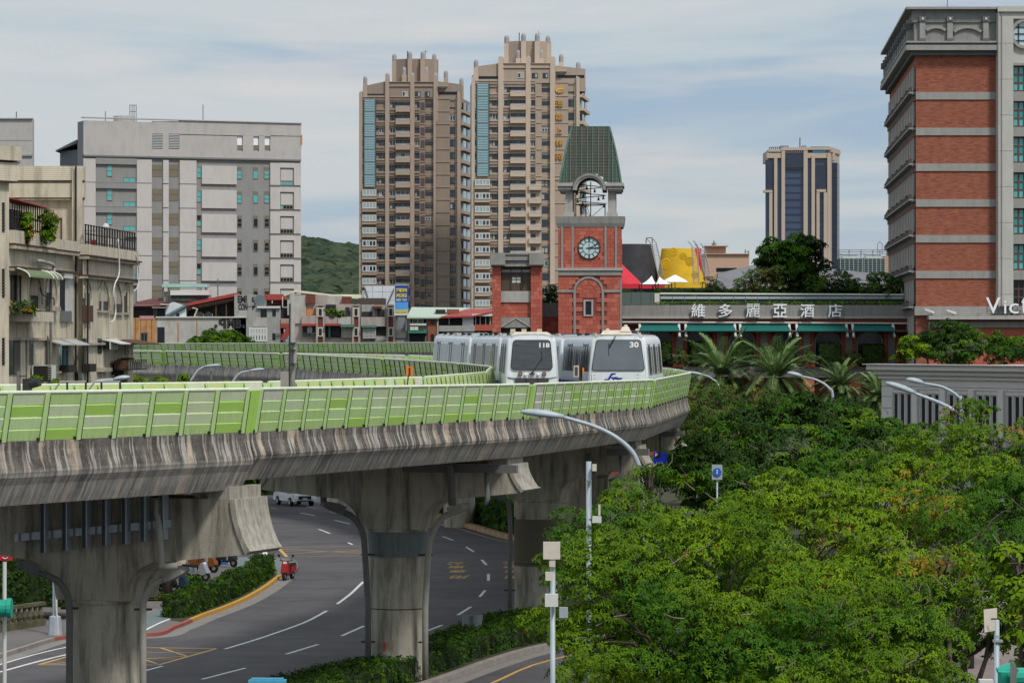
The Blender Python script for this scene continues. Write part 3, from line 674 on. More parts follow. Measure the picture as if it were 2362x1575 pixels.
for x0, x1, y0, y1 in ((40,396,1240,1207),):
 mb = MB(); u0, z0 = FC.uz(x0, y0); u1, z1 = FC.uz(x1, y1)
 a, b = FC.pt(u0, z0-.1, .1), FC.pt(u1, z1-.1, .1); n3 = Vector((FC.n.x, FC.n.y, 0))*.08; up = Vector((0,0,.22))
 mb.hexa([a+n3, b+n3, b-n3, a-n3, a+n3+up, b+n3+up, b-n3+up, a-n3+up]); mb.build('box_rail', [m_steel], root)
 for k in range(14):
  t = (k+.5)/14; p = a.lerp(b, t)+n3*1.02; mb = MB(); d3 = (b-a).normalized()*.03
  mb.hexa([p-d3+n3*.2, p+d3+n3*.2, p+d3, p-d3, p-d3+n3*.2+up, p+d3+n3*.2+up, p+d3+up, p-d3+up]); mb.build('splice_plate', [m_steeld], root)
# street lamps above the trees
def slamp(label, px, hd, D, r, w, h, g=True, dD=0.0):
 pts = PX(px, D); pts = [Vector((pts[0].x, pts[0].y, 0)), pts[0].lerp(Vector((pts[0].x, pts[0].y, 0)), .4)] + pts
 return lamp('street_lamp', label, 'street lamp', 'curved street lamps above the trees', pts, r, P(hd[0], hd[1], D+dD), w, h, m_lamp)
slamp('big curved street lamp with its long head crossing the concrete girder', [(1479,1136),(1476,1085),(1458,1042),(1420,1008),(1370,983),(1300,962)], (1200,950), 103, .105, .4, .26)
slamp('street lamp before the grey corniced building, its long pale head nearer the camera', [(2222,972),(2205,950),(2165,928),(2110,907)], (2042,883), 136, .12, .42, .28)
slamp('smaller street lamp behind the pale one before the corniced building', [(2216,938),(2210,915),(2175,893),(2130,884)], (2090,875), 146, .095, .38, .26)
slamp('slim street lamp above dark trees before the palms', [(1921,922),(1912,895),(1885,877),(1850,868)], (1816,860), 186, .1, .36, .26)
slamp('thin lamp arm at the right tip of the barrier before the palms', [(1660,900),(1640,872),(1620,864)], (1585,858), 228, .08, .3, .2)
def slamp2(label, px, hd, D):
 pts = PX(px, D); pts = [Vector((pts[0].x, pts[0].y, 0))] + pts
 return lamp('street_lamp', label, 'street lamp', 'street lamps inside the loop', pts, .1, P(hd[0], hd[1], D), .5, .2, m_lamp)
slamp2('left of the two s-curved street lamps before the dark returning girder', [(420,900),(440,878),(455,856),(470,846)], (510,842), 205)
slamp2('right of the two s-curved street lamps before the dark returning girder', [(528,905),(540,876),(556,860),(575,856)], (610,851), 205)
slamp2('street lamp head rising over the inner barrier before the tiled house', [(205,900),(222,882),(245,877),(262,876)], (300,870), 125)
for lab, x, y0 in (('thin post with a cap left of the first s-curved lamp', 408, 843), ('thin post with a cap between the s-curved lamps', 487, 857)):
 p = P(x, y0, 210); r0 = empty('thin_post', (p.x,p.y,0), lab, 'post', 'thin posts inside the loop')
 MB().cyl(p.x,p.y,0,p.z,.08,8).build('pole', [m_lampd], r0); MB().cyl(p.x,p.y,p.z,p.z+.35,.13,8,r1=.05).build('cap', [m_lampd], r0)
# grey street post with a utility box before the barriers
root = empty('utility_post', (xat(673,104),104,8.8), 'tall grey street post with utility box between the two nearest barriers', 'utility post')
MB().tube([(xat(673,104),104,8.8),(xat(674,104),104,zat(676,104))],[.11,.085],12).build('pole',[mat('weathered_post',(.3,.28,.26),.6,c2=(.17,.155,.14),scale=3)],root,smooth=True)
q = MB().box(xat(648,103.5),103.3,zat(893,103.5),xat(666,103.5),103.8,zat(857,103.5)); q.build('utility_box',[mat('grey_box_paint',(0.3,0.29,0.26),.6,c2=(.22,.21,.18),scale=4)],root)
q = MB().box(xat(676,103.5),103.75,zat(838,103.5),xat(683,103.5),103.8,zat(800,103.5)); q.build('sign_plate',[m_lampw],root)
MB().tube([(xat(668,103.5),103.6,zat(700,103.5)),(xat(667,103.5),103.6,zat(890,103.5))],.03,6).build('cable',[m_dark],root)
for y in (790, 806, 838): MB().box(xat(667,103.5),103.6,zat(y+2,103.5),xat(681,103.5),104.1,zat(y,103.5)).build('clamp',[m_dark],root)
# plants trimming: orange number sign, signal box, rails behind the front barrier
root = empty('number_sign', (xat(938,132),132,zat(905,132)), 'orange plate with black number one on a thin bent pole', 'sign')
mb = MB(); a = P(938,905,132); b = P(942,865,132); mb.tube([a,b],.03,6); mb.build('pole',[m_dark],root)
mb = MB(); mb.hexa([P(936,868,132),P(951.5,869,132),P(951.5,869,132.05),P(936,868,132.05),P(937,844,132),P(953,845,132),P(953,845,132.05),P(937,844,132.05)]); mb.build('plate',[mat('orange_sign',(0.72,0.22,0.03),.6,c2=(.45,.15,.03),scale=8)],root)
me = fit_text(textmesh('1', 1, .01, m_dark, bold=.02), None, .32); mkobj('numeral', me, root, mat=Matrix.Translation(P(945,856.5,131.97)) @ Matrix.Rotation(R(90),4,'X'))
root = empty('signal_lamp', (xat(66,95),95,zat(905,95)), 'black railway signal with hood on a bracket behind the front barrier', 'signal')
MB().cyl(xat(43,95),95,zat(912,95),zat(856,95),.06,10).build('pole',[m_lampd],root)
mb = MB(); mb.box(xat(54,95),94.8,zat(906,95),xat(73,95),95.1,zat(873,95)); mb.build('housing',[m_dark],root)
mb = MB(); c = P(76,885,94.9); mb.tube([c+Vector((-.05,0,.0)),c+Vector((.2,-.1,.06)),],[.14,.13],10); mb.build('hood',[m_dark],root)
MB().box(xat(43,95),94.95,zat(869,95),xat(60,95),95.05,zat(866,95)).build('bracket',[m_dark],root)
for lab, x0 in (('left of the two bent grey handrails behind the front barrier', 121),('right of the two bent grey handrails behind the front barrier', 200)):
 D = 93; root = empty('handrail', (xat(x0+40,D),D,zat(905,D)), lab, 'handrail', 'bent handrails behind the front barrier')
 MB().tube(PX([(x0,906),(x0+18,880.5),(x0+77,880.5),(x0+77,902)],D),.028,8).build('top_tube',[mat('dull_rail',(.3,.29,.26),.5)],root)
 MB().tube(PX([(x0+34,881),(x0+34,906)],D),.03,8).build('post',[m_dark],root); MB().tube(PX([(x0+77,881),(x0+77,906)],D),.03,8).build('post',[m_dark],root)
# ------------------------------------------------------------ trains
m_tw = mat('train_white', (0.72,0.76,0.78), 0.35, c2=(0.65,0.69,0.71), scale=2, amt=0.6, streak=((0.42,0.43,0.42),0.45,5), spec=.5)
m_tb = mat('train_blue', (0.02,0.08,0.34), 0.35, c2=(0.02,0.06,0.25), scale=3, spec=.5)
m_tg = mat('train_green_line', (0.02,0.16,0.07), 0.4)
m_troof = mat('train_roof_grime', (0.42,0.43,0.42), 0.7, c2=(0.25,0.25,0.24), scale=3, amt=.8)
m_cream = mat('train_roof_cream', (0.62,0.56,0.45), 0.6, c2=(0.5,0.4,0.27), scale=4, amt=.6)
m_tgl = mat('train_dark_glass', (0.025,0.032,0.04), 0.08, c2=(0.09,0.085,0.08), scale=1.2, amt=.5, stretch=(1,1,6), spec=.9)
m_tgl2 = mat('train_smoked_glass', (0.10,0.12,0.14), 0.12, c2=(0.15,0.17,0.19), scale=1.0, amt=.6, spec=.8)
m_win = mat('train_side_glass', (0.03,0.045,0.055), 0.15, c2=(0.09,0.085,0.07), scale=3, amt=.7, spec=.8)
m_door = mat('train_door', (0.12,0.17,0.2), 0.4, c2=(0.12,0.17,0.2), scale=4)
m_rub = mat('black_rubber', (0.02,0.02,0.022), 0.7)
m_solar = mat('roof_panel_blue', (0.10,0.14,0.24), 0.3, c2=(.16,.2,.28), scale=4)
m_bump = mat('bumper_grey', (0.06,0.06,0.065), 0.6)
m_lw = mat('white_lettering', (0.85,0.85,0.83), 0.5)
m_hl = mat('headlight_glass', (0.9,0.88,0.85), 0.15)
SEC = [(.0,.42),(1.20,.42),(1.29,.5),(1.33,.95),(1.32,1.35),(1.29,1.75),(1.20,2.95),(1.17,3.12),(1.08,3.27),(.95,3.36),(.6,3.42),(0,3.44)]
def halfw(z):
 for (a, za), (b, zb) in zip(SEC[1:], SEC[2:]):
  if za <= z <= zb and zb > za: return a + (b-a)*(z-za)/(zb-za)
 return 1.1
def car_body(L, front=True, ws=1.0):
 V = []; F = []; MI = []
 full = [(x, z) for x, z in SEC] + [(-x, z) for x, z in reversed(SEC[1:-1])]
 n = len(full)
 st = [(0.0,.93),(.06,.965),(.16,.99),(.35,1.0),(L-.35,1.0),(L-.15,.985),(L-.04,.96),(L,.92)]
 for y, s_ in st:
  for (x, z) in full:
   lean = 0.0
   if y < .36 and front: lean = max(0, (z-1.6))*.14*(1-y/.36)
   zz = 1.9 + (z-1.9)*(1-(1-s_)*.9)
   V.append((x*s_*ws, y+lean, zz))
 for i in range(len(st)-1):
  for k in range(n):
   k2 = (k+1)%n; F.append((i*n+k, i*n+k2, (i+1)*n+k2, (i+1)*n+k))
   zm = (full[k][1]+full[k2][1])/2; MI.append(1 if zm < 1.12 else (2 if zm > 3.3 else 0))
 F.append(tuple(range(n-1,-1,-1))); MI.append(0); F.append(tuple((len(st)-1)*n+k for k in range(n))); MI.append(0)
 me = bpy.data.meshes.new('car_body'); me.from_pydata(V, [], F); 
 for m_ in (m_tw, m_tb, m_troof): me.materials.append(m_)
 me.polygons.foreach_set('material_index', MI); me.update(); return me
def fy(z): return max(0, z-1.6)*.14      # front face lean
def rrect(x0, z0, x1, z1, r, n=4, tl=0, tr=0):
 pts = []
 for cx_, cz_, a0 in ((x1-r,z0+r,-90),(x1-r-tr,z1-r,0),(x0+r+tl,z1-r,90),(x0+r,z0+r,180)):
  for k in range(n+1):
   a = R(a0+90*k/n); pts.append((cx_+r*math.cos(a), cz_+r*math.sin(a)))
 return pts
def faceplate(name, pts, root, M, m, t=.02, rim=None, off=0.0):
 """a plate that follows the leaning front"""
 mb = MB()
 mb.prism([(x, fy(z)-off-t, z) for x, z in pts], (0, t+.03, 0)); return mb.build(name, [m], root, mat=M, local=True)
def side_window(root, M, y0, y1, z0, z1, s, m, name='window', t=.012, ws=1.0):
 mb = MB(); a = halfw(z0)*ws+t; b = halfw(z1)*ws+t
 mb.hexa([(s*(a-.05),y0,z0),(s*a,y0,z0),(s*a,y1,z0),(s*(a-.05),y1,z0),(s*(b-.05),y0,z1),(s*b,y0,z1),(s*b,y1,z1),(s*(b-.05),y1,z1)])
 return mb.build(name, [m], root, mat=M, local=True)
def car(root, x, D, x2, D2, zt, front=None, num=None, ws=1.0, roof_sol=False, yellow=False, z2=None):
 """root is at world origin-less: car matrices are local to the train root (identity rotation)"""
 p = Vector((x, D, zt)); q = Vector((x2, D2, z2 if z2 is not None else zt)); d = (q-p); L = d.length; d.normalize()
 X = Vector((d.y, -d.x, 0)).normalized(); Z = X.cross(d)
 o = root.location
 M = Matrix(((X.x,d.x,Z.x,p.x-o.x),(X.y,d.y,Z.y,p.y-o.y),(X.z,d.z,Z.z,p.z-o.z),(0,0,0,1)))
 me = car_body(L, True, ws); b = mkobj('car_body', me, root, mat=M, local=True); smooth_angle(b, 40)
 # bogies so the car rests on the running strips
 for yy in (2.2, L-2.2):
  for s in (-1, 1):
   w = MB().tube([(s*.80,yy,.33),(s*1.08,yy,.33)], .33, 16); w.build('wheel', [m_rub], root, mat=M, local=True)
 MB().box(-.7,1.2,.2,.7,L-1.2,.42).build('underframe', [m_bump], root, mat=M, local=True)
 # sides: three pairs of doors and window groups
 for s in (-1, 1):
  nd = 3; seg = L/nd
  for k in range(nd):
   yc = seg*(k+.5)
   for (a, b_) in ((yc-.72, yc-.02), (yc+.02, yc+.72)):
    dr = side_window(root, M, a, b_, .62, 2.9, s, m_door, 'door', .02, ws)
    side_window(root, M, a+.1, b_-.1, 1.5, 2.78, s, m_win, 'door_glass', .03, ws)
   side_window(root, M, yc-.03, yc+.03, .62, 2.9, s, m_rub, 'door_seal', .035, ws)
   for (a, b_) in ((yc-.8, yc-.73), (yc+.73, yc+.8)): side_window(root, M, a, b_, .6, 2.95, s, m_rub, 'door_edge', .018, ws)
   for e in (-1, 1):
    for j in range(2):
     w0 = yc + e*(1.3 + j*.56); w1 = w0 + e*.06
     if min(w0, w1) < .35 or max(w0, w1) > L-.35: continue
     side_window(root, M, min(w0,w1), max(w0,w1), 1.46, 2.8, s, m_tw, 'window_pillar', .016, ws)
  if yellow: 
   side_window(root, M, seg*.5+1.1, seg*.5+1.35, 1.6, 2.5, s, mat('yellow_poster',(0.5,0.5,0.05),.5), 'yellow_poster', .03, ws)
 for s in (-1, 1): side_window(root, M, .55, L-.55, 1.46, 2.8, s, m_win, 'window_band', .009, ws)
 rr = random.Random(int(D))
 for k in range(5):
  y0 = 1.4 + k*(L-2.6)/5
  mb = MB(); mb.box(-.85, y0, 3.38, .85, y0+1.7, 3.47); mb.build('roof_hatch', [m_solar if (roof_sol or k % 2) else m_troof], root, mat=M, local=True)
  for s in (-1, 1):
   mb = MB(); mb.hexa([(s*.88-.09,y0+.2,3.38),(s*.88+.09,y0+.2,3.36),(s*.88+.09,y0+.9,3.36),(s*.88-.09,y0+.9,3.38),(s*.88-.09,y0+.2,3.5),(s*.88+.04,y0+.2,3.47),(s*.88+.04,y0+.9,3.47),(s*.88-.09,y0+.9,3.5)])
   mb.build('roof_vent', [m_cream if rr.random() < .5 else m_rub], root, mat=M, local=True)
 return M, L
zt1 = H - 3.19 + .0; 
def deckz(D): return H - 1.62 - 1.2 - .35 + .12
tr = empty('train', (0.96, 160, deckz(160)), 'white train numbered 118 with black windscreen and round headlights', 'train')
T1 = [((.96,160),(.62,175.3)),((.50,175.9),(-1.2,191.2)),((-1.3,191.8),(-3.75,207.2))]
for i, ((x,D),(x2,D2)) in enumerate(T1):
 z = deckz(160)+.02*i; M, L = car(tr, x, D, x2, D2, z, ws=1.0, z2=z+(.1 if i == 2 else 0), yellow=(i == 1))
 if i == 0: M0 = M
M = M0
faceplate('windscreen', rrect(-.99,1.70,.99,3.10,.17,tl=.09,tr=.09), tr, M, m_tgl, .025)
faceplate('windscreen_seal', rrect(-1.02,1.67,1.02,3.13,.19,tl=.09,tr=.09), tr, M, m_rub, .012)
mb = MB()   # raked cream fairing above the windscreen
mb.hexa([(-.98,.30,3.36),(.98,.30,3.36),(.98,1.3,3.40),(-.98,1.3,3.40),(-.78,.75,3.51),(.78,.75,3.51),(.78,1.3,3.52),(-.78,1.3,3.52)]); mb.build('roof_fairing', [m_cream], tr, mat=M, local=True)
for x in (-.9,-.35,.4): MB().box(x-.1,1.6,3.5,x+.14,2.0,3.66).build('roof_box', [m_cream], tr, mat=M, local=True)
for x, r, m_ in ((-.56,.105,m_bump),(.60,.105,m_bump),(-.29,.075,m_hl),(.32,.075,m_hl)):
 mb = MB(); mb.tube([(x,-.05,1.48),(x,.03,1.48)], r, 16); rg = mb.build('headlight' if m_ is m_hl else 'tail_light', [m_], tr, mat=M, local=True)
 if m_ is m_bump:
  mb = MB(); mb.tube([(x,-.06,1.48),(x,-.03,1.48)], r*.6, 12); mb.build('tail_lens', [mat('amber_lens',(.4,.18,.1),.3)], tr, mat=M, local=True)
mb = MB(); mb.box(-.13,-.055,1.45,.15,-.0,1.52); mb.tube([(.02,-.06,1.5),(.02,.03,1.5)],.08,12); mb.build('wiper_motor', [m_bump], tr, mat=M, local=True)
mb = MB(); mb.tube([(.02,-.07,1.52),(.50,fy(2.2)-.06,2.25)],.018,6); mb.tube([(.50,fy(2.1)-.05,2.05),(.48,fy(2.7)-.05,2.68)],.012,6); mb.build('wiper', [m_rub], tr, mat=M, local=True)
MB().box(-.82,-.07,1.0,.82,.02,1.28).build('bumper', [m_bump], tr, mat=M, local=True)
MB().box(-.3,-.075,1.0,-.24,.02,1.26).box(.26,-.075,1.0,.32,.02,1.26).build('bumper_bracket', [m_rub], tr, mat=M, local=True)
for s in (-1, 1):
 mb = MB(); mb.hexa([(s*.8,-.02,1.24),(s*1.26,.02,1.31),(s*1.26,.06,1.31),(s*.8,.03,1.24),(s*.8,-.02,1.27),(s*1.26,.02,1.34),(s*1.26,.06,1.34),(s*.8,.03,1.27)]); mb.build('green_line', [m_tg], tr, mat=M, local=True)
me = fit_text(textmesh('118', 1, .012, m_lw, bold=.035), .50, .23); mkobj('fleet_number', me, tr, mat=M @ Matrix.Translation((.62,fy(2.88)-.045,2.87)) @ Matrix.Rotation(R(90),4,'X'), local=True)
tr2 = empty('train', (4.93, 153, deckz(153)), 'white train numbered 30 with large grey windscreen and blue winged emblem', 'train')
T2 = [((4.93,153),(6.3,168)),((6.35,168.6),(4.1,183.4)),((4.0,184),(.2,198.5))]
for i, ((x,D),(x2,D2)) in enumerate(T2):
 M, L = car(tr2, x, D, x2, D2, deckz(153), ws=1.07, roof_sol=True, yellow=(i == 1))
 if i == 0: M0 = M
M = M0
faceplate('windscreen', rrect(-1.2,1.72,1.2,3.10,.12,tl=.17,tr=.17), tr2, M, m_tgl2, .025)
faceplate('windscreen_seal', rrect(-1.23,1.69,1.23,3.13,.14,tl=.17,tr=.17), tr2, M, m_rub, .012)
faceplate('front_hatch', rrect(-1.22,1.0,1.22,1.62,.06), tr2, M, m_tw, .012)
for x in (-1.1,-.25,.9):
 for z in (1.5,1.33): MB().tube([(x,-.03,z),(x,.0,z)],.018,8).build('hatch_bolt',[m_rub],tr2,mat=M,local=True)
mb = MB(); mb.hexa([(-.85,.22,3.36),(.65,.22,3.36),(.6,1.2,3.4),(-.8,1.2,3.4),(-.72,.5,3.56),(.5,.5,3.56),(.5,1.2,3.58),(-.72,1.2,3.58)])
mb.hexa([(.05,.36,3.5),(.58,.36,3.5),(.5,1.2,3.5),(.12,1.2,3.5),(.15,.75,3.74),(.42,.75,3.74),(.42,1.2,3.74),(.15,1.2,3.74)]); mb.build('roof_fairing', [m_cream], tr2, mat=M, local=True)
for x, y in ((.3,.9),(.75,2.4),(-.55,.9)): MB().lathe((x,y,3.56+(.18 if x == .3 else 0)),[(.1,0),(.09,.05),(.05,.09)],10).build('roof_beacon',[m_cream],tr2,mat=M,local=True)
mb = MB(); mb.tube([(-.1,.12,3.3),(-.42,fy(2.75)-.05,2.75)],.018,6); mb.tube([(-.16,.12,3.3),(-.46,fy(2.75)-.05,2.75)],.014,6); mb.tube([(-.44,fy(2.95)-.05,2.98),(-.44,fy(2.4)-.05,2.4)],.012,6); mb.build('wiper', [m_rub], tr2, mat=M, local=True)
me = fit_text(textmesh('30', 1, .012, m_lw, bold=.035), .42, .27); mkobj('fleet_number', me, tr2, mat=M @ Matrix.Translation((.74,fy(2.9)-.045,2.9)) @ Matrix.Rotation(R(90),4,'X'), local=True)
# winged emblem: two skewed hooks
def emb(pts): 
 return [( -.62 + x*.85 , 1.12 + z*.46) for x, z in pts]
E1 = [[(0,.42),(.16,.42),(.34,1.0),(.62,1.0),(.57,.86),(.42,.86),(.30,.52),(.26,.30),(-.04,.30)],[(.34,.62),(.72,.62),(.66,.48),(.30,.48)],
  [(.50,.54),(.98,.54),(.93,.38),(.82,.38),(.70,0.02),(.58,0.02),(.68,.38),(.56,.38)],[(.24,.12),(.56,.12),(.58,.0),(.28,.0)],[(.42,.38),(.56,.54),(.5,.2),(.42,.1)]]
mb = MB()
for e in E1:
 pts = emb(e); a = sum(pts[i][0]*pts[(i+1)%len(pts)][1]-pts[(i+1)%len(pts)][0]*pts[i][1] for i in range(len(pts)))
 if a < 0: pts = pts[::-1]
 mb.prism([(x, -.022, z) for x, z in pts], (0,.012,0))
mb.build('emblem', [mat('emblem_blue',(0.02,0.03,0.30),.4)], tr2, mat=M, local=True)
me = fit_text(textmesh('30', 1, .01, m_rub, bold=.0), .2, .16)
# signal gear between the trains
root = empty('trackside_signal', (xat(1343,150),150,deckz(150)), 'small beige trackside signal box with orange lamp between the two trains', 'signal')
MB().cyl(xat(1338,150),150,deckz(150)-.1,zat(838,150),.06,8).build('pole',[m_lampd],root)
MB().box(xat(1323,150),149.7,zat(869,150),xat(1335,150),149.95,zat(843,150)).build('signal_box',[m_cream],root)
MB().box(xat(1325.5,150),149.68,zat(866,150),xat(1332.5,150),149.72,zat(846,150)).build('signal_face',[m_bump],root)
MB().box(xat(1343,150),149.8,zat(861,150),xat(1347,150),149.95,zat(848,150)).build('orange_lamp',[mat('orange_plastic',(.75,.2,.02),.4)],root)
MB().box(xat(1338,150),149.9,zat(884,150),xat(1343,150),150.0,zat(838,150)).build('backplate',[m_rub],root)
# ------------------------------------------------------------ buildings: helpers
def zm(x0, y0, s): return (lambda v: x0 + v/s), (lambda v: y0 + v/s)
def broot(F, px, name, label, cat='building', group=None):
 p = F.pt(F.u(px), 0, -1); return empty(name, (p.x, p.y, 0), label, cat, group)
def merge(F, name, root, boxes, mats, o0=0, o1=.1):
 """boxes: (x0,y0,x1,y1[,o0,o1[,m]]) in picture pixels on the facade"""
 mb = MB()
 if 1 < len(boxes) <= 24 and name != 'railing':
  for b in boxes: o = merge(F, name, root, [b], mats, o0, o1)
  return o
 for b in boxes:
  a0 = b[4] if len(b) > 4 else o0; a1 = b[5] if len(b) > 5 else o1; m_ = b[6] if len(b) > 6 else 0
  F.pbox(mb, b[0], b[1], b[2], b[3], a0, a1, m_)
 o = mb.build(name, mats, root)
 if len(boxes) > 1: tag(o, kind='stuff')
 return o
def fwin(F, root, x0, y0, x1, y1, nx, ny, fm, gm, out=.05, name='window', **k):
 u0, z1 = F.u(x0), F.z((x0+x1)/2, y0); u1, z0 = F.u(x1), F.z((x0+x1)/2, y1)
 w, h = abs(u1-u0), abs(z1-z0); me = window_mesh(round(w,1) or .1, round(h,1) or .1, nx, ny, fm, gm, **k)
 return mkobj(name, me, root, mat=F.place(min(u0,u1), min(z0,z1), out, w/(round(w,1) or .1), h/(round(h,1) or .1)))
m_wf = mat('white_window_frame', (0.6,0.6,0.56), .5); m_df = mat('dark_window_frame', (0.05,0.05,0.05), .5); m_tanf = mat('tan_window_frame', (0.3,0.25,0.18), .6)
g_dark = glass('dark_glass', (0.010,0.015,0.02), .15, .35); g_navy = glass('navy_glass', (0.015,0.03,0.065)); g_teal = glass('teal_glass', (0.02,0.10,0.10))
g_bteal = mat('bright_teal_glass', (0.10,0.42,0.42), .15, spec=.8); g_pale = mat('pale_reflecting_glass', (0.28,0.42,0.46), .12, c2=(.22,.34,.38), scale=.5, spec=.8)
g_cur = mat('pale_curtain', (0.42,0.45,0.43), .6, c2=(.3,.33,.33), scale=1)
# ------------------------------------------------------------ grey warehouse-like building
def grey_building():
 X, Y = zm(0, 240, 3.267); F = Fac(191.3, 520, 693.3, 534)
 mw = mat('grey_render', (0.28,0.275,0.265), .9, c2=(.24,.235,.225), scale=.15, streak=((.15,.15,.145),.35,1.2))
 mp = mat('pinkish_grey_panel', (0.54,0.505,0.48), .9, c2=(.5,.465,.44), scale=.1, streak=((.33,.31,.3),.3,1.0))
 mt = mat('upper_grey_panel', (0.47,0.445,0.42), .9, c2=(.42,.4,.38), scale=.1, streak=((.27,.26,.25),.4,.8))
 ml = mat('dark_joint', (0.12,0.12,0.12), .9); mb_ = mat('brown_shutter', (0.20,0.175,0.125), .8, c2=(.16,.14,.1), scale=.6)
 root = broot(F, 440, 'office_block', 'wide pale grey block with teal windows and louvres behind the tiled house')
 A = F.pt(0,0,0); B = F.pt(F.L,0,0); zt = F.z(193, Y(128)); n = Vector((F.n.x,F.n.y,0)); ray = Vector((A.x,A.y,0)).normalized()
 A2 = A - n*3.2; pts = [A, B, B-n*24, A2 + ray*18, A2]
 mb = MB(); mb.prism([Vector((p.x,p.y,0)) for p in pts], (0,0,zt)); mb.build('wall', [mw], root)
 L = []
 # light panels, proud
 L += [(X(625),Y(132),X(1143),Y(400),0,.35,1),(X(1222),Y(132),X(1268),Y(402),0,.35,1),(X(1143),Y(132),X(1222),Y(226),0,.35,1),(X(1268),Y(132),X(1347),Y(227),0,.35,1),(X(1143),Y(340),X(1222),Y(402),0,.35,1),(X(1268),Y(341),X(1347),Y(403),0,.35,1),
   (X(1347),Y(136),X(2265),Y(240),0,.35,1),(X(1347),Y(240),X(1782),Y(418),0,.35,1),(X(1825),Y(240),X(1905),Y(425),0,.35,1),(X(1947),Y(240),X(1990),Y(427),0,.35,1),(X(2032),Y(240),X(2265),Y(432),0,.35,1)]
 for a,b in ((1782,1825),(1905,1947),(1990,2032)): L += [(X(a),Y(358),X(b),Y(424),0,.35,1),(X(a),Y(312),X(b),Y(343),0,.3,2)]
 for k in range(6):
  y = 182*k
  for a, b, s_ in ((625,717,0),(1027,1140,8),(1225,1267,12),(1350,1476,15)):
   L.append((X(a),Y(412+y+s_*1.0),X(b),Y(588+y+s_*.9),0,.35,0))
  L.append((X(1517),Y(467+y),X(1780),Y(605+y),0,.35,0))
  # recess frame bay at the right
  L += [(X(2032),Y(445+y),X(2106),Y(612+y),0,.35,0),(X(2210),Y(447+y),X(2263),Y(614+y),0,.35,0),(X(2106),Y(445+y),X(2210),Y(482+y),0,.35,0),(X(2114),Y(490+y),X(2204),Y(578+y),0,.12,0)]
 merge(F, 'light_panel', root, L, [mp, mt, mb_])
 merge(F, 'grey_band', root, [(X(718),Y(410+182*k),X(1027),Y(456+182*k),0,.42) for k in range(6)] + [(X(718),Y(590+182*k),X(1027),Y(594+182*k),0,.45) for k in range(5)], [mw])
 merge(F, 'string_course', root, [(X(625),Y(402),X(2263),Y(414),.0,.5)] + [(X(a),Y(590+182*k+s),X(b),Y(598+182*k+s),0,.3) for k in range(5) for a,b,s in ((625,717,0),(1027,1140,6),(1350,1476,12),(2032,2263,28))], [mat('string_grey',(.2,.2,.2),.9)])
 merge(F, 'coping', root, [(X(621),Y(120),X(2267),Y(128),-.6,.6)], [mat('coping_pale',(.5,.5,.48),.8)])
 for k in range(6):
  y = 182*k; gl = g_bteal if k < 3 else g_teal
  for a, b in ((1143,1222),(1268,1347)):
   merge(F, 'shutter', root, [(X(a+3),Y(458+y),X(b-3),Y(498+y),0,.08),(X(a+3),Y(501+y),X(b-3),Y(550+y),0,.05)], [mb_])
  if k < 5:
   fwin(F, root, X(806), Y(460+y), X(846), Y(545+y), 1, 2, m_tanf, g_bteal)
   fwin(F, root, X(930), Y(553+y), X(1020), Y(590+y), 2, 1, m_tanf, g_bteal)
   fwin(F, root, X(1480), Y(472+y), X(1515), Y(556+y), 1, 2, m_tanf, [g_bteal] if k not in (2,4) else [g_bteal, g_dark])
  for a, b in ((1785,1822),(1907,1943),(1990,2028)):
   fwin(F, root, X(a), Y(498+y), X(b), Y(564+y), 1, 2 if a != 1907 else 1, m_tanf, [g_bteal] if k < 2 else [g_dark])
   merge(F, 'lintel_panel', root, [(X(a),Y(477+y),X(b),Y(497+y),0,.06)], [mb_])
  if k < 5: fwin(F, root, X(2108), Y(580+y), X(2206), Y(612+y), 4, 1, m_tanf, [g_bteal] if k == 0 else ([g_bteal, g_dark, g_dark, g_dark] if k == 1 else [g_dark]))
 # louvres: each slat
 for a, b in ((1145,1222),(1270,1346)):
  merge(F, 'louvre_back', root, [(X(a),Y(228),X(b),Y(338),0,.04)], [ml])
  for j in range(9): merge(F, 'louvre_slat', root, [(X(a),Y(230+12.2*j),X(b),Y(236+12.2*j),.04,.3)], [mat('louvre_white',(.55,.56,.54),.6)])
 for a,b in ((1784,1823),(1906,1945),(1991,2030)):
  merge(F, 'opening_sky_panel', root, [(X(a),Y(243),X(b),Y(311),0,.05),(X(a),Y(344),X(b),Y(357),0,.05)], [mat('sky_white_panel',(.85,.87,.9),.6)])  # white panels stand in for bright sky seen through the openings
 # rooftop tank, antennas, side wing, orange strip
 mb = MB(); p = F.pt(F.u(X(988)), 0, -4); mb.cyl(p.x, p.y, zt-.5, F.z(X(988), Y(82)), 1.7, 14); mb.build('water_tank', [mt], root)
 mb = MB(); 
 for zx in (1018, 1035, 1050, 1066): q = F.pt(F.u(X(zx)), 0, -3); mb.cyl(q.x, q.y, zt, zt+3, .06, 5)
 a = F.pt(F.u(X(1018)), zt+2.9, -3); b = F.pt(F.u(X(1066)), zt+2.9, -3); mb.tube([a,b], .05, 5); mb.tube([a-Vector((0,0,1)),b-Vector((0,0,1))], .05, 5); mb.build('tank_railing', [m_lampd], root)
 for zx, y0 in ((820,50),(1558,0)):
  mb = MB(); q = F.pt(F.u(X(zx)), 0, -2); zz = F.z(X(zx), Y(y0)); mb.cyl(q.x,q.y,zt-.5,zz,.07,5); 
  if zx == 820: mb.tube([(q.x-2,q.y,zz-1),(q.x+1.4,q.y,zz-1)],.05,5)
  mb.build('antenna', [m_lampd], root)
 merge(F, 'orange_strip', root, [(X(2262),Y(235),X(2270),Y(310),0,.6)], [mat('orange_paint',(.7,.3,.05),.6)])
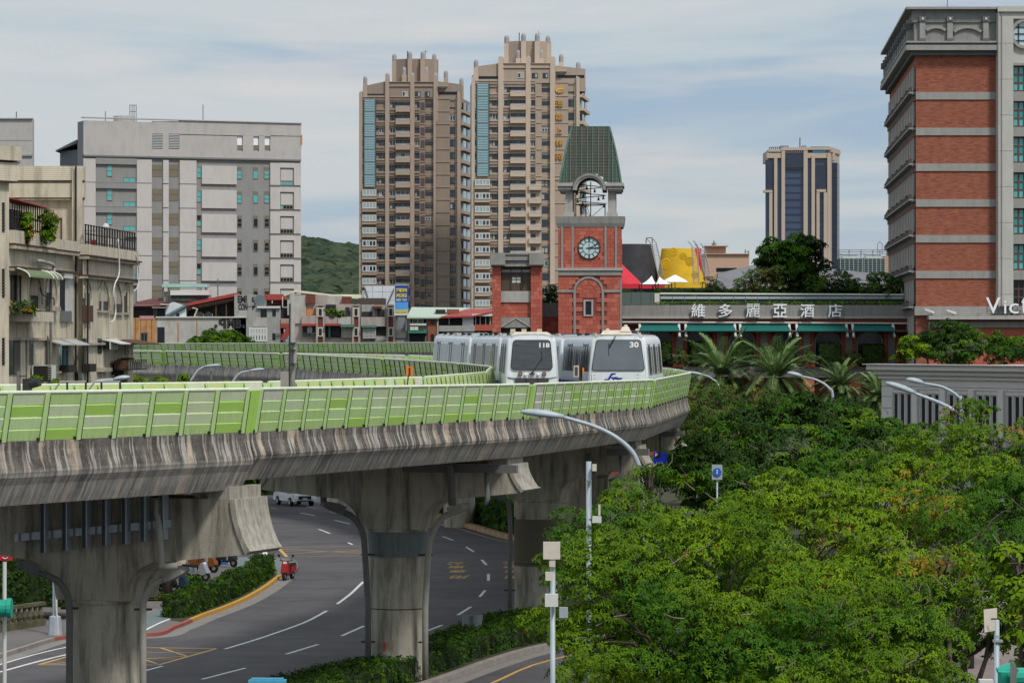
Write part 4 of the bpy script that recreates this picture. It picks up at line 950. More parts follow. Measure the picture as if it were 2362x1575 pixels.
 A3 = A2 + ray*6; w = MB(); D3 = A3.y; xl = xat(X(452), D3+4); w.prism([(xl,D3+4,0),(A3.x,A3.y,0),(A3.x+2,A3.y+12,0),(xl,D3+16,0)], (0,0,zat(Y(345),D3))); 
 zt2 = zat(Y(272), D3); w.hexa([(xl-.6,D3+3,zat(Y(350),D3)),(A3.x,A3.y-1,zat(Y(300),D3)),(A3.x,A3.y+12,zat(Y(300),D3)),(xl-.6,D3+16,zat(Y(350),D3)),(xl-.6,D3+3,zat(Y(342),D3)),(A3.x,A3.y-1,zt2),(A3.x,A3.y+12,zt2),(xl-.6,D3+16,zat(Y(342),D3))]); w.build('side_wing', [mat('shed_grey',(.16,.18,.2),.7,c2=(.1,.11,.12),scale=.8,stretch=(3,3,.2))], root)
grey_building()
def slice_building():
 F = Fac(-60, 560, 75, 560); X, Y = zm(0, 240, 3.267)
 root = broot(F, 30, 'office_block', 'narrow slice of another pale grey block at the left edge of the photo')
 mp = MATS['upper_grey_panel']
 mb = MB(); mb.box(xat(-60,560), 560, 0, xat(75,560), 562, zat(Y(112),560)); mb.build('wall', [mp], root)
 merge(F, 'coping', root, [(-60,Y(106),76,Y(113),-.5,.4)], [MATS['coping_pale']])
 merge(F, 'grey_band', root, [(-60,Y(383),75,Y(395),0,.3),(-60,Y(395),46,Y(440),0,.2)], [MATS['grey_render']]); merge(F, 'joint', root, [(-60,Y(273),75,Y(275),0,.05)], [MATS['grey_render']])
 q = F.pt(F.u(X(110)), 0, -2); MB().cyl(q.x,q.y,zat(Y(112),560),zat(Y(52),560),.1,5).build('antenna', [m_lampd], root)
slice_building()
# ------------------------------------------------------------ the two brown apartment towers
def dome(mb, c, r, z, m=1):
 mb.lathe((c.x, c.y, z), [(r,0),(r,1.1),(r*.94,1.45),(r*.7,1.8),(r*.25,1.95)], 12, m)
def tower(sx, D, label, x0, x1, y_roof, y0, pitch, nfl, piers, wins, glassx, glassn, bay, balc, attic, par, crown, caps, back, tone, side, low=None, blank=None, small=None):
 X, Y = zm(780, 50, 3.647); F = Fac(X(x0), D, X(x1), D); rnd = random.Random(int(D))
 t = tone
 mw = mat('tower_wall_%d' % D, t, .85, c2=tuple(v*.88 for v in t), scale=.2, streak=(tuple(v*.72 for v in t), .35, .9))
 ml = mat('tower_trim_%d' % D, tuple(min(.9, v*1.35) for v in t), .85, c2=tuple(v*1.15 for v in t), scale=.3)
 mc = mat('tower_cap', (.36,.34,.34), .7, c2=(.27,.25,.26), scale=.8)
 root = broot(F, X((x0+x1)/2), 'apartment_tower', label, 'tower', 'brown apartment towers')
 xr = xat(X(side), D+16)
 mb = MB(); A = F.pt(0,0,0); B = F.pt(F.L,0,0); zr = zat(Y(y_roof), D)
 mb.prism([(A.x,D,0),(B.x,D,0),(xr,D+16,0),(xr-3,D+24,0),(A.x+1,D+24,0),(A.x-.4,D+12,0)], (0,0,zr)); mb.build('wall', [mw], root)
 def ext(y): return Y(y)
 yb = y0 + nfl*pitch + 200
 # piers
 for (a, b, yt) in piers: merge(F, 'pilaster', root, [(X(a), Y(yt), X(b), Y(yb), -.3, .95)], [ml])
 zones = [(a, b) for a, b in blank]
 merge(F, 'wall_face', root, [(X(a),Y(y_roof),X(b),Y(yb),0,.5) for a, b in zones], [mw])
 # spandrel bands and string lines
 bands = []; lines = []
 for k in range(-1, nfl):
  y = y0 + k*pitch
  for (a, b) in small: bands.append((X(a),Y(y+24),X(b),Y(y+pitch-24),0,.5)); lines.append((X(a),Y(y+36),X(b),Y(y+40),.5,.75)); lines.append((X(a),Y(y+62),X(b),Y(y+66),.5,.75))
  lines.append((X(x0+8),Y(y+52),X(x1-4),Y(y+55),.45,.66))
 merge(F, 'spandrel', root, bands, [mw]); merge(F, 'string_course', root, lines, [ml])
 for k in range(nfl):
  y = y0 + k*pitch
  for (a, b, nx, hh, kk) in wins:
   if low and kk == 'up' and k >= low: continue
   if low and kk == 'low' and k < low: continue
   gm = [g_navy, g_teal] if rnd.random() < .35 else ([g_navy] if rnd.random() < .75 else [g_cur, g_navy])
   if rnd.random() < .05: gm = [g_cur]
   fwin(F, root, X(a), Y(y-hh/2), X(b), Y(y+hh/2), nx, 1, m_df if rnd.random() < .9 else m_wf, gm, out=.06, fw=.12)
   if kk == 'ac': merge(F, 'air_vent', root, [(X(a-38),Y(y-24),X(a-4),Y(y+42),0,-.0+.56)], [mat('vent_brown',(.12,.085,.08),.8,c2=(.08,.06,.06),scale=2)])
  for (a, b, kk) in balc:
   if low and kk == 'low' and k < low: continue
   o = merge(F, 'balcony', root, [(X(a),Y(y+14),X(b),Y(y+58),.4,1.5)], [ml])
   merge(F, 'railing', root, [(X(a),Y(y+8),X(b),Y(y+11),1.35,1.5)] + [(X(a+(b-a)*q),Y(y+10),X(a+(b-a)*q+2),Y(y+18),1.38,1.48) for q in (.1,.3,.5,.7,.9)] + [(X(a+(b-a)*(.25+.1*q)),Y(y+17),X(a+(b-a)*(.25+.1*q)+7),Y(y+23-(3 if q in (0,5) else 0)),1.5,1.56) for q in range(6)], [mat('railing_white',(.6,.6,.58),.6)])
  if k < glassn:
   fwin(F, root, X(glassx[0]), Y(y-pitch*.48), X(glassx[1]), Y(y+pitch*.48), 1, 5, mat('curtain_wall_frame',(.2,.3,.32),.5), [g_pale], out=1.0, fw=.1, name='glass_bay')
   merge(F, 'bay_edge', root, [(X(glassx[0]-9),Y(y-pitch*.46),X(glassx[0]-2),Y(y+pitch*.44),.2,.8),(X(glassx[1]+2),Y(y-pitch*.46),X(glassx[1]+9),Y(y+pitch*.44),.2,.8)], [g_teal])
  else:
   gl = [g_pale, g_pale, g_cur] if rnd.random() < .55 else [g_navy, g_pale, g_navy]
   merge(F, 'bay', root, [(X(bay[0]),Y(y-34),X(bay[1]),Y(y+46),.2,1.4)], [mw])
   fwin(F, root, X(bay[0]+4), Y(y-30), X(bay[1]-2), Y(y+22), 4, 1, m_wf, gl, out=1.45, fw=.22, name='bay_window')
   merge(F, 'bay_sill', root, [(X(bay[0]-2),Y(y+44),X(bay[1]+2),Y(y+49),.2,1.7)], [ml])
 # attic, parapets, crown
 a0, a1, ay = attic
 mb = MB(); F.pbox(mb, X(a0), Y(ay), X(a1), Y(y_roof+2), -14, .6, 0); mb.build('attic', [mw], root)
 merge(F, 'string_course', root, [(X(a0),Y(ay+36),X(a1),Y(ay+41),.6,.9),(X(a0),Y(ay),X(a1),Y(ay+4),.3,.9)], [ml])
 for i, (a, b) in enumerate(((a0+.28*(a1-a0),a0+.4*(a1-a0)),(a0+.56*(a1-a0),a0+.67*(a1-a0)),(a0+.77*(a1-a0),a0+.87*(a1-a0)))):
  fwin(F, root, X(a), Y(ay+83), X(b), Y(ay+125), 2, 1, m_df if i else m_wf, [g_navy, g_cur], out=.66, fw=.12)
 for (xa, ya, xb, yb2, yc) in par:
  mb = MB(); u0, u1 = F.u(X(xa)), F.u(X(xb)); z0, z1, zc = zat(Y(ya),D), zat(Y(yb2),D), zat(Y(yc),D)
  mb.prism([F.pt(u0,zc-3,.2),F.pt(u1,zc-3,.2),F.pt(u1,z1,.2),F.pt(u0,z0,.2)], (0,11,0)); mb.build('parapet', [mw], root)
  pass
  merge(F, 'recess', root, [(X(xa+ (10 if xa < xb else 0)),Y(yc-28),X(xb-10),Y(yc-6),.2,.3)], [g_dark])
 c0, c1, cy0, cy1 = crown; u0, u1 = F.u(X(c0)), F.u(X(c1)); um = (u0+u1)/2; hw = (u1-u0)/2
 mb = MB(); pts = []
 for k in range(8):
  a = R(22.5+45*k); pts.append(F.pt(um+hw*math.cos(a)/math.cos(R(22.5)), 0, 0) + Vector((0, 8.5+ hw*.7*math.sin(a), zr-1)))
 mb.prism(pts, (0,0,zat(Y(cy0),D)-zr+1)); mb.build('crown', [mw], root)
 for (cxp, cyt, bk, w) in caps:
  off_ = -bk; p = F.pt(F.u(X(cxp)), 0, off_); zt_ = zat(Y(cyt), D) - 1.95; zb = zat(Y(back if bk > 2 else y_roof), D)
  mb = MB(); r = w*.6/3.647*D/FPX; mb.box(p.x-r, p.y-r, zb-6, p.x+r, p.y+r, zt_, 0); dome(mb, p, r*.95, zt_-.0, 1); mb.build('capped_pillar', [ml, mc], root)
 # narrow right flank
 n = Vector((16, -(xr-B.x), 0)).normalized()
 for k in range(nfl):
  y = y0 + k*pitch
  for j, (f0, f1) in enumerate(((.1,.4),(.5,.8))):
   p = Vector((B.x,D,0)).lerp(Vector((xr,D+16,0)), f0); q = Vector((B.x,D,0)).lerp(Vector((xr,D+16,0)), f1)
   z0, z1 = zat(Y(y+34),D), zat(Y(y-26),D); mb = MB(); e = n*.5
   mb.hexa([Vector((p.x,p.y,z0))+e,Vector((q.x,q.y,z0))+e,Vector((q.x,q.y,z0)),Vector((p.x,p.y,z0)),Vector((p.x,p.y,z1))+e,Vector((q.x,q.y,z1))+e,Vector((q.x,q.y,z1)),Vector((p.x,p.y,z1))])
   mb.build('window', [g_pale if rnd.random() < .6 else g_navy], root)
  mb = MB(); p = Vector((B.x,D,0)); q = Vector((xr,D+16,0)); z0, z1 = zat(Y(y+62),D), zat(Y(y+36),D); e = n*(1.0 if k % 2 else .75)
  mb.hexa([Vector((p.x,p.y,z0))+e,Vector((q.x,q.y,z0))+e,Vector((q.x,q.y,z0)),Vector((p.x,p.y,z0)),Vector((p.x,p.y,z1))+e,Vector((q.x,q.y,z1))+e,Vector((q.x,q.y,z1)),Vector((p.x,p.y,z1))]); mb.build('flank_balcony', [ml], root)
 mb = MB(); p = F.pt(um, 0, -8); zc_ = zat(Y(cy0), D); mb.cyl(p.x-2,p.y,zc_,zc_+2.2,.12,6); mb.cyl(p.x+2.5,p.y,zc_,zc_+2.6,.05,5); mb.tube([(p.x+1.9,p.y,zc_+2),(p.x+3.1,p.y,zc_+2)],.04,5); mb.build('antenna', [m_dark], root)
 # rooftop plants, dish
 mb = MB(); q = F.pt(F.u(X(a1+55)), 0, .3); mb.lathe((q.x,q.y,zat(Y(y_roof-70),D)), [(.05,0),(1.2,.5),(1.3,.6)], 12); mb.build('satellite_dish', [m_wf], root)
 return root, F, ml
tower(1, 810, 'left and shorter of the two brown apartment towers, with a blank right third', 177, 1030, 640, 705, 106, 17,
  [(177,205,600),(397,430,450),(607,642,450),(803,822,450),(1002,1030,600)],
  [(342,388,2,46,''),(432,485,2,46,''),(487,603,3,46,''),(645,685,2,46,''),(732,800,3,28,'ac'),(940,988,2,48,'')],
  (222,312), 7, (202,325), [(485,605,'')], (430,822,508),
  [(208,545,395,505,638),(835,503,1040,530,620)], (450,835,300,490),
  [(228,460,0,30),(415,433,0,34),(625,433,0,34),(820,433,0,34),(1035,460,5,30),(552,372,4,34),(737,372,4,34),(902,393,7,32),(465,250,7,34),(600,240,4,32),(708,240,4,32),(803,250,7,32),(197,585,0,28),(1015,588,0,30)],
  490, (.31,.245,.195), 1108, blank=[(686,732),(800,940),(988,1002)], small=[(330,397),(430,607),(642,686),(205,330)], )
r_, F_, ml_ = tower(2, 765, 'right and taller of the two brown apartment towers, with gold characters down its right side', 1120, 2030, 515, 575, 112.3, 20,
  [(1122,1150,470),(1347,1388,300),(1578,1617,300),(1783,1822,300),(2003,2030,470)],
  [(1297,1345,2,50,''),(1392,1450,2,50,''),(1452,1575,3,50,''),(1619,1662,2,50,'up'),(1712,1783,3,30,'up'),(1935,1987,2,54,'up'),(1612,1705,3,50,'low'),(1707,1768,2,50,'low'),(1826,1862,2,50,'low'),(1880,1925,2,50,'low')],
  (1170,1265), 7, (1148,1278), [(1448,1577,''),(1603,1707,'low')], (1388,1822,352),
  [(1170,378,1355,352,490),(1830,372,2080,400,480)], (1397,1795,148,330),
  [(1160,320,0,34),(1373,290,0,38),(1600,290,0,38),(1805,292,0,38),(2023,323,5,34),(1515,228,4,34),(1710,228,4,34),(1880,252,7,34),(1418,93,7,38),(1560,85,4,36),(1676,85,4,36),(1768,95,7,36),(1140,448,0,30),(2010,455,0,30)],
  350, (.41,.33,.26), 2085, low=7, blank=[(1662,1712),(1783,1935),(1987,2003)], small=[(1285,1347),(1388,1578),(1617,1662),(1150,1285)])
m_gold = mat('gold_lettering', (0.62,0.32,0.06), .45, c2=(.5,.25,.05), scale=3)
X3, Y3 = zm(780, 50, 3.647)
merge(F_, 'sign_border', r_, [(X3(1660),Y3(520),X3(1664),Y3(1330),.4,.75),(X3(1660),Y3(1326),X3(1935),Y3(1332),.4,.75)], [MATS['tower_trim_765']])
for ch, y in zip('遠雄上林苑', (690, 802, 918, 1022, 1135)):
 me = fit_text(textmesh(ch, 1, .3, m_gold, bold=.012), 1.65 if ch != '上' else 1.45, 1.6)
 mkobj('gold_character', me, r_, mat=F_.place(F_.u(X3(1857)), zat(Y3(y),765), .72) @ Matrix.Rotation(R(90),4,'X'))
mb = MB(); p = F_.pt(F_.u(X3(1862)), zat(Y3(575),765), .5)
mb.prism([(p.x+1.05*math.cos(R(a)), p.y-.3, p.z+.8*math.sin(R(a))) for a in range(0,360,18)], (0,.4,0)); mb.build('gold_disc', [m_gold], r_)
mb = MB(); mb.prism([(p.x+.53*a_,p.y-.4,p.z+.53*b_) for a_,b_ in ((-1.6,-.9),(-.3,.1),(1.7,.2),(1.7,.45),(-.3,.45),(-1.6,-.3))][::-1], (0,.12,0)); mb.build('disc_swoosh', [mat('pale_gold',(.75,.6,.4),.5)], r_)
# ------------------------------------------------------------ clock tower, gatehouse, hotel
m_gran = mat('grey_granite', (0.30,0.29,0.27), .85, c2=(.22,.215,.2), scale=1.2, streak=((.13,.13,.12),.45,3), bump=.2)
m_granl = mat('light_granite', (0.42,0.40,0.37), .85, c2=(.34,.325,.3), scale=1.5, streak=((.2,.195,.18),.4,3))
m_redb = [mat('red_stone_a', (0.44,0.115,0.075), .8, c2=(.37,.09,.06), scale=1.5), mat('red_stone_b', (0.39,0.095,0.065), .8, c2=(.33,.08,.055), scale=1.5), mat('red_stone_c', (0.50,0.15,0.10), .8, c2=(.43,.12,.08), scale=1.5)]
m_redj = mat('red_joint', (0.22,0.06,0.045), .9)
def blocks(F, root, x0, y0, x1, y1, bw, bh, out=.0, skip=None, seed=3, mats=None, name='stone_block', t=.06):
 """running-bond blocks, each an object with shared mesh"""
 r = random.Random(seed); mats = mats or m_redb
 u0, u1 = F.u(x0), F.u(x1); z1, z0 = F.z((x0+x1)/2, y0), F.z((x0+x1)/2, y1)
 rows = max(1, round((z1-z0)/bh)); h = (z1-z0)/rows; nb = max(1, round((u1-u0)/bw)); w = (u1-u0)/nb
 ms = {}
 def bm(wd, m_):
  key = (round(wd,3), m_.name)
  if key not in ms: ms[key] = MB().box(.008,-t,.008,wd-.008,.02,h-.008).mesh(name, m_)
  return ms[key]
 for j in range(rows):
  o = 0.5*(j % 2)*w; xs = [u0] + [u0 + o + i*w for i in range(1 if o == 0 else 0, nb+1)] + [u1]
  xs = sorted(set(round(min(max(x, u0), u1), 4) for x in xs))
  for a, b in zip(xs, xs[1:]):
   if b-a < .05: continue
   cu, cz = (a+b)/2, z0+(j+.5)*h
   if skip and skip(cu, cz, (b-a)/2, h/2): continue
   k = r.random(); m_ = mats[0] if k < .5 else (mats[1] if k < .82 else mats[2])
   mkobj(name, bm(b-a, m_), root, mat=F.place(a, z0+j*h, out))
def ring(F, mb, cu, cz, r0, r1, a0, a1, o0, o1, n=16, m=0):
 for i in range(n):
  t0, t1 = R(a0+(a1-a0)*i/n), R(a0+(a1-a0)*(i+1)/n)
  q = [(cu+r0*math.cos(t0),cz+r0*math.sin(t0)),(cu+r1*math.cos(t0),cz+r1*math.sin(t0)),(cu+r1*math.cos(t1),cz+r1*math.sin(t1)),(cu+r0*math.cos(t1),cz+r0*math.sin(t1))]
  mb.prism([F.pt(u,z,o1) for u,z in q], Vector((-F.n.x*(o1-o0), -F.n.y*(o1-o0), 0)), m)
def disc(F, mb, cu, cz, r, o0, o1, n=32, m=0, a0=0, a1=360):
 pts = [F.pt(cu+r*math.cos(R(a)), cz+r*math.sin(R(a)), o1) for a in np.linspace(a0, a1, n, endpoint=(a1-a0) < 360)]
 mb.prism(pts, Vector((-F.n.x*(o1-o0), -F.n.y*(o1-o0), 0)), m)
def clock_tower():
 X, Y = zm(1250, 260, 3.0158); F = Fac(X(113), 300.3, X(550), 300.05); Wd = F.L; ex = Vector((-F.n.x,-F.n.y,0))
 root = broot(F, X(330), 'clock_tower', 'red stone clock tower with green copper roof, open belfry and pale blue clock', 'clock tower')
 z = lambda v: F.z(X(330), Y(v)); u = lambda v: F.u(X(v))
 def body(name, v0, v1, y0, y1, o, m, dep=None):
  a, b = u(v0), u(v1); dep = dep or (Wd + 2*o)
  mb = MB(); mb.hexa([F.pt(a,z(y1),o),F.pt(b,z(y1),o),F.pt(b,z(y1),o-dep),F.pt(a,z(y1),o-dep),F.pt(a,z(y0),o),F.pt(b,z(y0),o),F.pt(b,z(y0),o-dep),F.pt(a,z(y0),o-dep)]); return mb.build(name, [m], root)
 mb = MB(); q = [F.pt(0,0,0),F.pt(Wd,0,0),F.pt(Wd,0,-Wd),F.pt(0,0,-Wd)]; mb.hexa(q + [p+Vector((0,0,z(790))) for p in q]); mb.build('wall', [m_redj], root)
 cu = u(325); r_in, r_out = (u(416)-u(236))/2, (u(432)-u(220))/2; zs = z(1245)
 wu0, wu1, wz0, wz1 = u(290), u(357), z(1415), z(1302)
 def skl(a, b, hw, hh):
  if abs(a-cu) < r_out+hw*.6 and b < zs and abs(abs(a-cu)-(r_in+r_out)/2) < .16: return True
  d = math.hypot(a-cu, b-zs)
  if b > zs and r_in-.1 < d < r_out+.12: return True
  if wu0-hw < a < wu1+hw and wz0-hh*.8 < b < wz1+hh*.8: return True
  return False
 blocks(F, root, X(114), Y(1132), X(549), Y(1600), .62, .40, .0, skl, 5)
 clr = (u(406)-u(252))/2; ccz = z(942)
 blocks(F, root, X(114), Y(797), X(549), Y(1080), .62, .38, .0, lambda a,b,hw,hh: math.hypot(a-cu+.05,b-ccz) < clr+.25, 6)
 FR = Fac(X(550), 300.05, X(550)+0.1, 300.05); 
 # right flank blocks as seen edge-on
 P0 = F.pt(Wd,0,0); SF = Fac.__new__(Fac); SF.o = Vector((P0.x,P0.y)); SF.d = Vector((-F.n.x,-F.n.y)); SF.n = Vector((SF.d.y,-SF.d.x)); SF.L = Wd
 SF.M = Matrix(((SF.d.x,-SF.n.x,0,P0.x),(SF.d.y,-SF.n.y,0,P0.y),(0,0,1,0),(0,0,0,1)))
 for j in range(24):
  zz = z(1600)+j*.4
  mkobj('stone_block', MB().box(.01,-.05,.01,Wd-.01,.02,.39).mesh('stone_block', m_redb[j%3]), root, mat=SF.place(0, zz, 0))
 # granite strips, cornices, arch
 for a, b in ((133,148),(206,221),(435,450),(508,523)): body('pilaster_strip', a, b, 795, 1080, .14, m_gran, .2)
 body('cornice', 107, 560, 1080, 1098, .3, m_granl); body('cornice', 112, 552, 1098, 1132, .18, m_gran)
 body('string_course', 107, 222, 1232, 1250, .16, m_gran, .2); body('string_course', 430, 556, 1232, 1250, .16, m_gran, .2)
 body('arch_leg', 220, 236, 1245, 1600, .16, m_gran, .2); body('arch_leg', 416, 432, 1245, 1600, .16, m_gran, .2); body('corner_strip', 543, 556, 1160, 1600, .12, m_gran, .3)
 mb = MB(); ring(F, mb, cu, zs, r_in, r_out, 0, 180, .0, .16, 20); mb.build('arch_ring', [m_gran], root)
 for i in range(9):
  a0 = 8+i*164/9; mb = MB(); ring(F, mb, cu, zs, r_in*.55, r_in*.95, a0, a0+164/9-1.6, .03, .09, 3); mb.build('voussoir', [m_redb[i%3]], root)
 for (a,b,c,d) in ((290,357,1302,1312),(290,357,1405,1415),(290,303,1312,1405),(345,357,1312,1405)): body('window_surround', a, b, c, d, .18, m_granl, .2)
 body('window_glass', 303, 345, 1312, 1405, .07, g_dark, .1); body('window_frame', 303, 307, 1312, 1405, .1, m_df, .1); body('window_frame', 341, 345, 1312, 1405, .1, m_df, .1)
 # clock
 cc = u(329); parent = root
 mb = MB(); ring(F, mb, cc, ccz, clr*.93, clr, 0, 360, .0, .22, 40); mb.build('clock_rim', [m_df], root)
 for i in range(16):
  a0 = i*22.5; mb = MB(); ring(F, mb, cc, ccz, clr*1.04, clr*1.3, a0+.8, a0+21.7, .02, .075, 3); mb.build('voussoir', [m_redb[(i*7)%3]], root)
 mb = MB(); disc(F, mb, cc, ccz, clr*.94, .05, .12, 40); face = mb.build('clock_face', [mat('clock_face_blue', (0.50,0.64,0.65), .5, c2=(.44,.58,.6), scale=2)], root)
 mb = MB(); ring(F, mb, cc, ccz, clr*.56, clr*.60, 0, 360, .12, .15, 32)
 for k in range(12):
  a = R(30*k); d = Vector((math.cos(a), math.sin(a))); s = Vector((-d.y, d.x))*(.035 if k % 3 else .07)
  pts = [(cc+d.x*clr*.62+s.x, ccz+d.y*clr*.62+s.y),(cc+d.x*clr*.62-s.x, ccz+d.y*clr*.62-s.y),(cc+d.x*clr*.92-s.x, ccz+d.y*clr*.92-s.y),(cc+d.x*clr*.92+s.x, ccz+d.y*clr*.92+s.y)][::-1]
  mb.prism([F.pt(a_,b_,.145) for a_,b_ in pts], ex*.03)
 mb.build('clock_markers', [m_df], root)
 for ang, L, w in ((0, .62, .07), (26, .86, .045), (90, .55, .022), (270, .5, .022), (180, .3, .05)):
  a = R(ang); d = Vector((math.cos(a), math.sin(a))); s = Vector((-d.y,d.x))*w
  pts = [(cc+s.x,ccz+s.y),(cc-s.x,ccz-s.y),(cc+d.x*clr*L-s.x*.5,ccz+d.y*clr*L-s.y*.5),(cc+d.x*clr*L+s.x*.5,ccz+d.y*clr*L+s.y*.5)][::-1]
  MB().prism([F.pt(a_,b_,.18) for a_,b_ in pts], ex*.03).build('clock_hand', [m_df], root)
 # platform (flared)
 a, b = u(107), u(562); mb = MB(); z0, z1, z2 = z(797), z(770), z(722)
 def rect(zz, o): return [F.pt(a-o,zz,o+.1),F.pt(b+o,zz,o+.1),F.pt(b+o,zz,-Wd-o),F.pt(a-o,zz,-Wd-o)]
 mb.hexa(rect(z0,.0)+rect(z1,.12)); mb.hexa(rect(z1+.002,.12)+rect(z2,.2)); mb.build('platform', [m_gran], root)
 # belfry pillars
 for (v0, v1) in ((162,212),(459,513)):
  for dep in (0, Wd-1.0*((u(212)-u(162)))):
   w_ = u(v1)-u(v0); p = F.pt(u((v0+v1)/2), 0, -.35-dep-w_/2); ang = math.atan2(F.d.y, F.d.x)
   M = Matrix.Translation((p.x,p.y,0)) @ Matrix.Rotation(ang,4,'Z')
   MB().box(-w_/2,-w_/2,z(722),w_/2,w_/2,z(530)).box(-w_/2-.12,-w_/2-.12,z(722),w_/2+.12,w_/2+.12,z(690)).build('belfry_pillar', [m_granl], root, mat=M)
 # arched lintels front and back, cornice
 cz = z(540); ro, ri = (u(446)-u(214))/2, (u(418)-u(246))/2; ca = u(330)
 for o in (.25, -Wd+.55):
  mb = MB(); ring(F, mb, ca, cz, ri, ro, 0, 180, o-.5, o, 24); mb.build('belfry_arch', [m_granl], root)
  mb = MB(); ring(F, mb, ca, cz, ro*.86, ro*1.0, 0, 180, o-.4, o+.12, 24); mb.build('arch_moulding', [m_gran], root)
 for (v0, v1) in ((105,214),(446,570)):
  body('cornice', v0, v1, 490, 512, .42, m_granl, Wd+.8); body('cornice', v0+8, v1-8, 512, 535, .28, m_gran, Wd+.5); body('cornice', v0+16, v1-16, 535, 548, .16, m_gran, Wd+.3)
 for o, s in ((0,-1),(Wd,1)): pass
 # copper roof: curved mansard with a barrel cut for the arch
 m_cop = [mat('copper_brown', (0.085,0.075,0.06), .7, c2=(.055,.065,.052), scale=1.6, amt=.7, streak=((.04,.035,.03),.5,3)), mat('copper_green', (0.075,0.12,0.095), .75, c2=(.05,.07,.055), scale=1.8, amt=.7, streak=((.04,.05,.04),.5,3)), mat('copper_dark', (0.065,0.06,0.05), .7, c2=(.05,.10,.08), scale=1.4, streak=((.03,.03,.03),.5,3))]
 m_seam = mat('copper_seam', (0.12,0.20,0.16), .7, c2=(.08,.13,.1), scale=3)
 prof = [(97,205,470),(150,192,485),(230,172,505),(300,158,520),(370,145,533),(430,132,543),(488,122,550)]
 def half(v): 
  for (ya, la, ra), (yb, lb, rb) in zip(prof, prof[1:]):
   if ya <= v <= yb: t = (v-ya)/(yb-ya); return la+(lb-la)*t, ra+(rb-ra)*t
  return (prof[0][1:], prof[-1][1:])[v > 200]
 base_l, base_r = prof[-1][1], prof[-1][2]
 def inset(v): l, r = half(v); return (u(l)-u(base_l)), (u(base_r)-u(r))
 def cutz(uu):
  d = abs(uu-ca)
  return cz + math.sqrt(max(ro*ro-d*d, 0)) if d < ro else z(488)
 seams = [97+0]*0
 cols = [125,152,172,198,236,276,314,352,392,429,465,490,515,548]
 rows = list(range(97, 489, 22)) + [488]
 for ci in range(len(cols)-1):
  mb = MB(); k = 0
  for a_, b_ in zip(rows, rows[1:]):
   la, ra = half(a_); lb, rb = half(b_)
   for_v0, for_v1 = cols[ci], cols[ci+1]
   p = [(max(min(for_v0,rb),lb),b_),(max(min(for_v1,rb),lb),b_),(max(min(for_v1,ra),la),a_),(max(min(for_v0,ra),la),a_)]
   if p[1][0]-p[0][0] < 1: continue
   pts = []
   for (vv, yy) in p:
    i_ = max(inset(yy)); uu = u(vv); zz = max(z(yy), cutz(uu)); pts.append(F.pt(uu, zz, .05 - i_ + (.0 if yy == b_ else -.035)))
   if abs(pts[0].z-pts[3].z) < .02: continue
   mb.prism(pts, ex*.06)
  if mb.v: mb.build('roof_panel', [m_cop[(1 if ci in (0,1,11,12) else (0,2,0,0,2)[ci%5])]], root)
 for v in cols[1:-1]:
  ys = [y for y in rows if half(y)[0] <= v <= half(y)[1]]
  if len(ys) < 2: continue
  pts = [F.pt(u(v), max(z(y), cutz(u(v))), .1-max(inset(y))) for y in ys]; MB().tube(pts, .045, 5).build('roof_seam', [m_seam], root)
 for side in (0, 1):     # hips, flanks
  hip = [F.pt(u(half(y)[side]), z(y), .08-max(inset(y))) for y in rows]; MB().tube(hip, .09, 6).build('roof_hip', [m_seam], root)
  mb = MB()
  for a_, b_ in zip(rows, rows[1:]):
   ia, ib = max(inset(a_)), max(inset(b_))
   ua, ub = u(half(a_)[side]), u(half(b_)[side])
   q = [F.pt(ub,z(b_),.05-ib),F.pt(ub,z(b_),-Wd+ib),F.pt(ua,z(a_),-Wd+ia),F.pt(ua,z(a_),.05-ia)]
   mb.poly(q if side else q[::-1], 0)
  mb.build('roof_flank', [m_cop[1]], root)
  for t in (.2,.4,.6,.8):
   MB().tube([F.pt(u(half(y)[side]), z(y), (.05-max(inset(y)))*(1-t)+(-Wd+max(inset(y)))*t) + Vector((.03 if side else -.03,0,0)) for y in rows], .045, 5).build('roof_seam', [m_seam], root)
 mb = MB(); i0 = max(inset(97)); mb.prism([F.pt(u(205),z(97)-.05,.05-i0),F.pt(u(470),z(97)-.05,.05-i0),F.pt(u(470),z(97)-.05,-Wd+i0),F.pt(u(205),z(97)-.05,-Wd+i0)], (0,0,.14)); mb.build('roof_top', [m_cop[1]], root)
 # back slope, kept above the belfry opening
 mb = MB()
 for a_, b_ in zip(rows, rows[1:]):
  if z(b_) < cz+ro: break
  mb.poly([F.pt(u(half(b_)[1]),z(b_),-Wd+max(inset(b_))),F.pt(u(half(b_)[0]),z(b_),-Wd+max(inset(b_))),F.pt(u(half(a_)[0]),z(a_),-Wd+max(inset(a_))),F.pt(u(half(a_)[1]),z(a_),-Wd+max(inset(a_)))])
 mb.build('roof_back', [m_cop[2]], root)
 mb = MB(); pts = []
 for k in range(17):
  a = R(180*k/16); pts.append((ca+ro*.99*math.cos(a), cz+ro*.99*math.sin(a)))
 for p, q in zip(pts, pts[1:]): mb.prism([F.pt(p[0],p[1],.1),F.pt(q[0],q[1],.1),F.pt(q[0]*1+(q[0]-ca)*.03,q[1]+.05,.1),F.pt(p[0]+(p[0]-ca)*.03,p[1]+.05,.1)], ex*(Wd-.3))
 mb.build('barrel_vault', [m_cop[2]], root)
 # bell spiral
 m_b = m_dark; c0 = F.pt(u(335), 0, -Wd/2); mb = MB()
 mb.tube([(c0.x,c0.y,z(722)),(c0.x,c0.y,z(470))], .05, 6)
 for zz, rr in ((632,1.35),):
  pts = [(c0.x+rr*math.cos(R(a)), c0.y+rr*math.sin(R(a)), z(zz)) for a in range(0,361,15)]; mb.tube(pts, .045, 6)
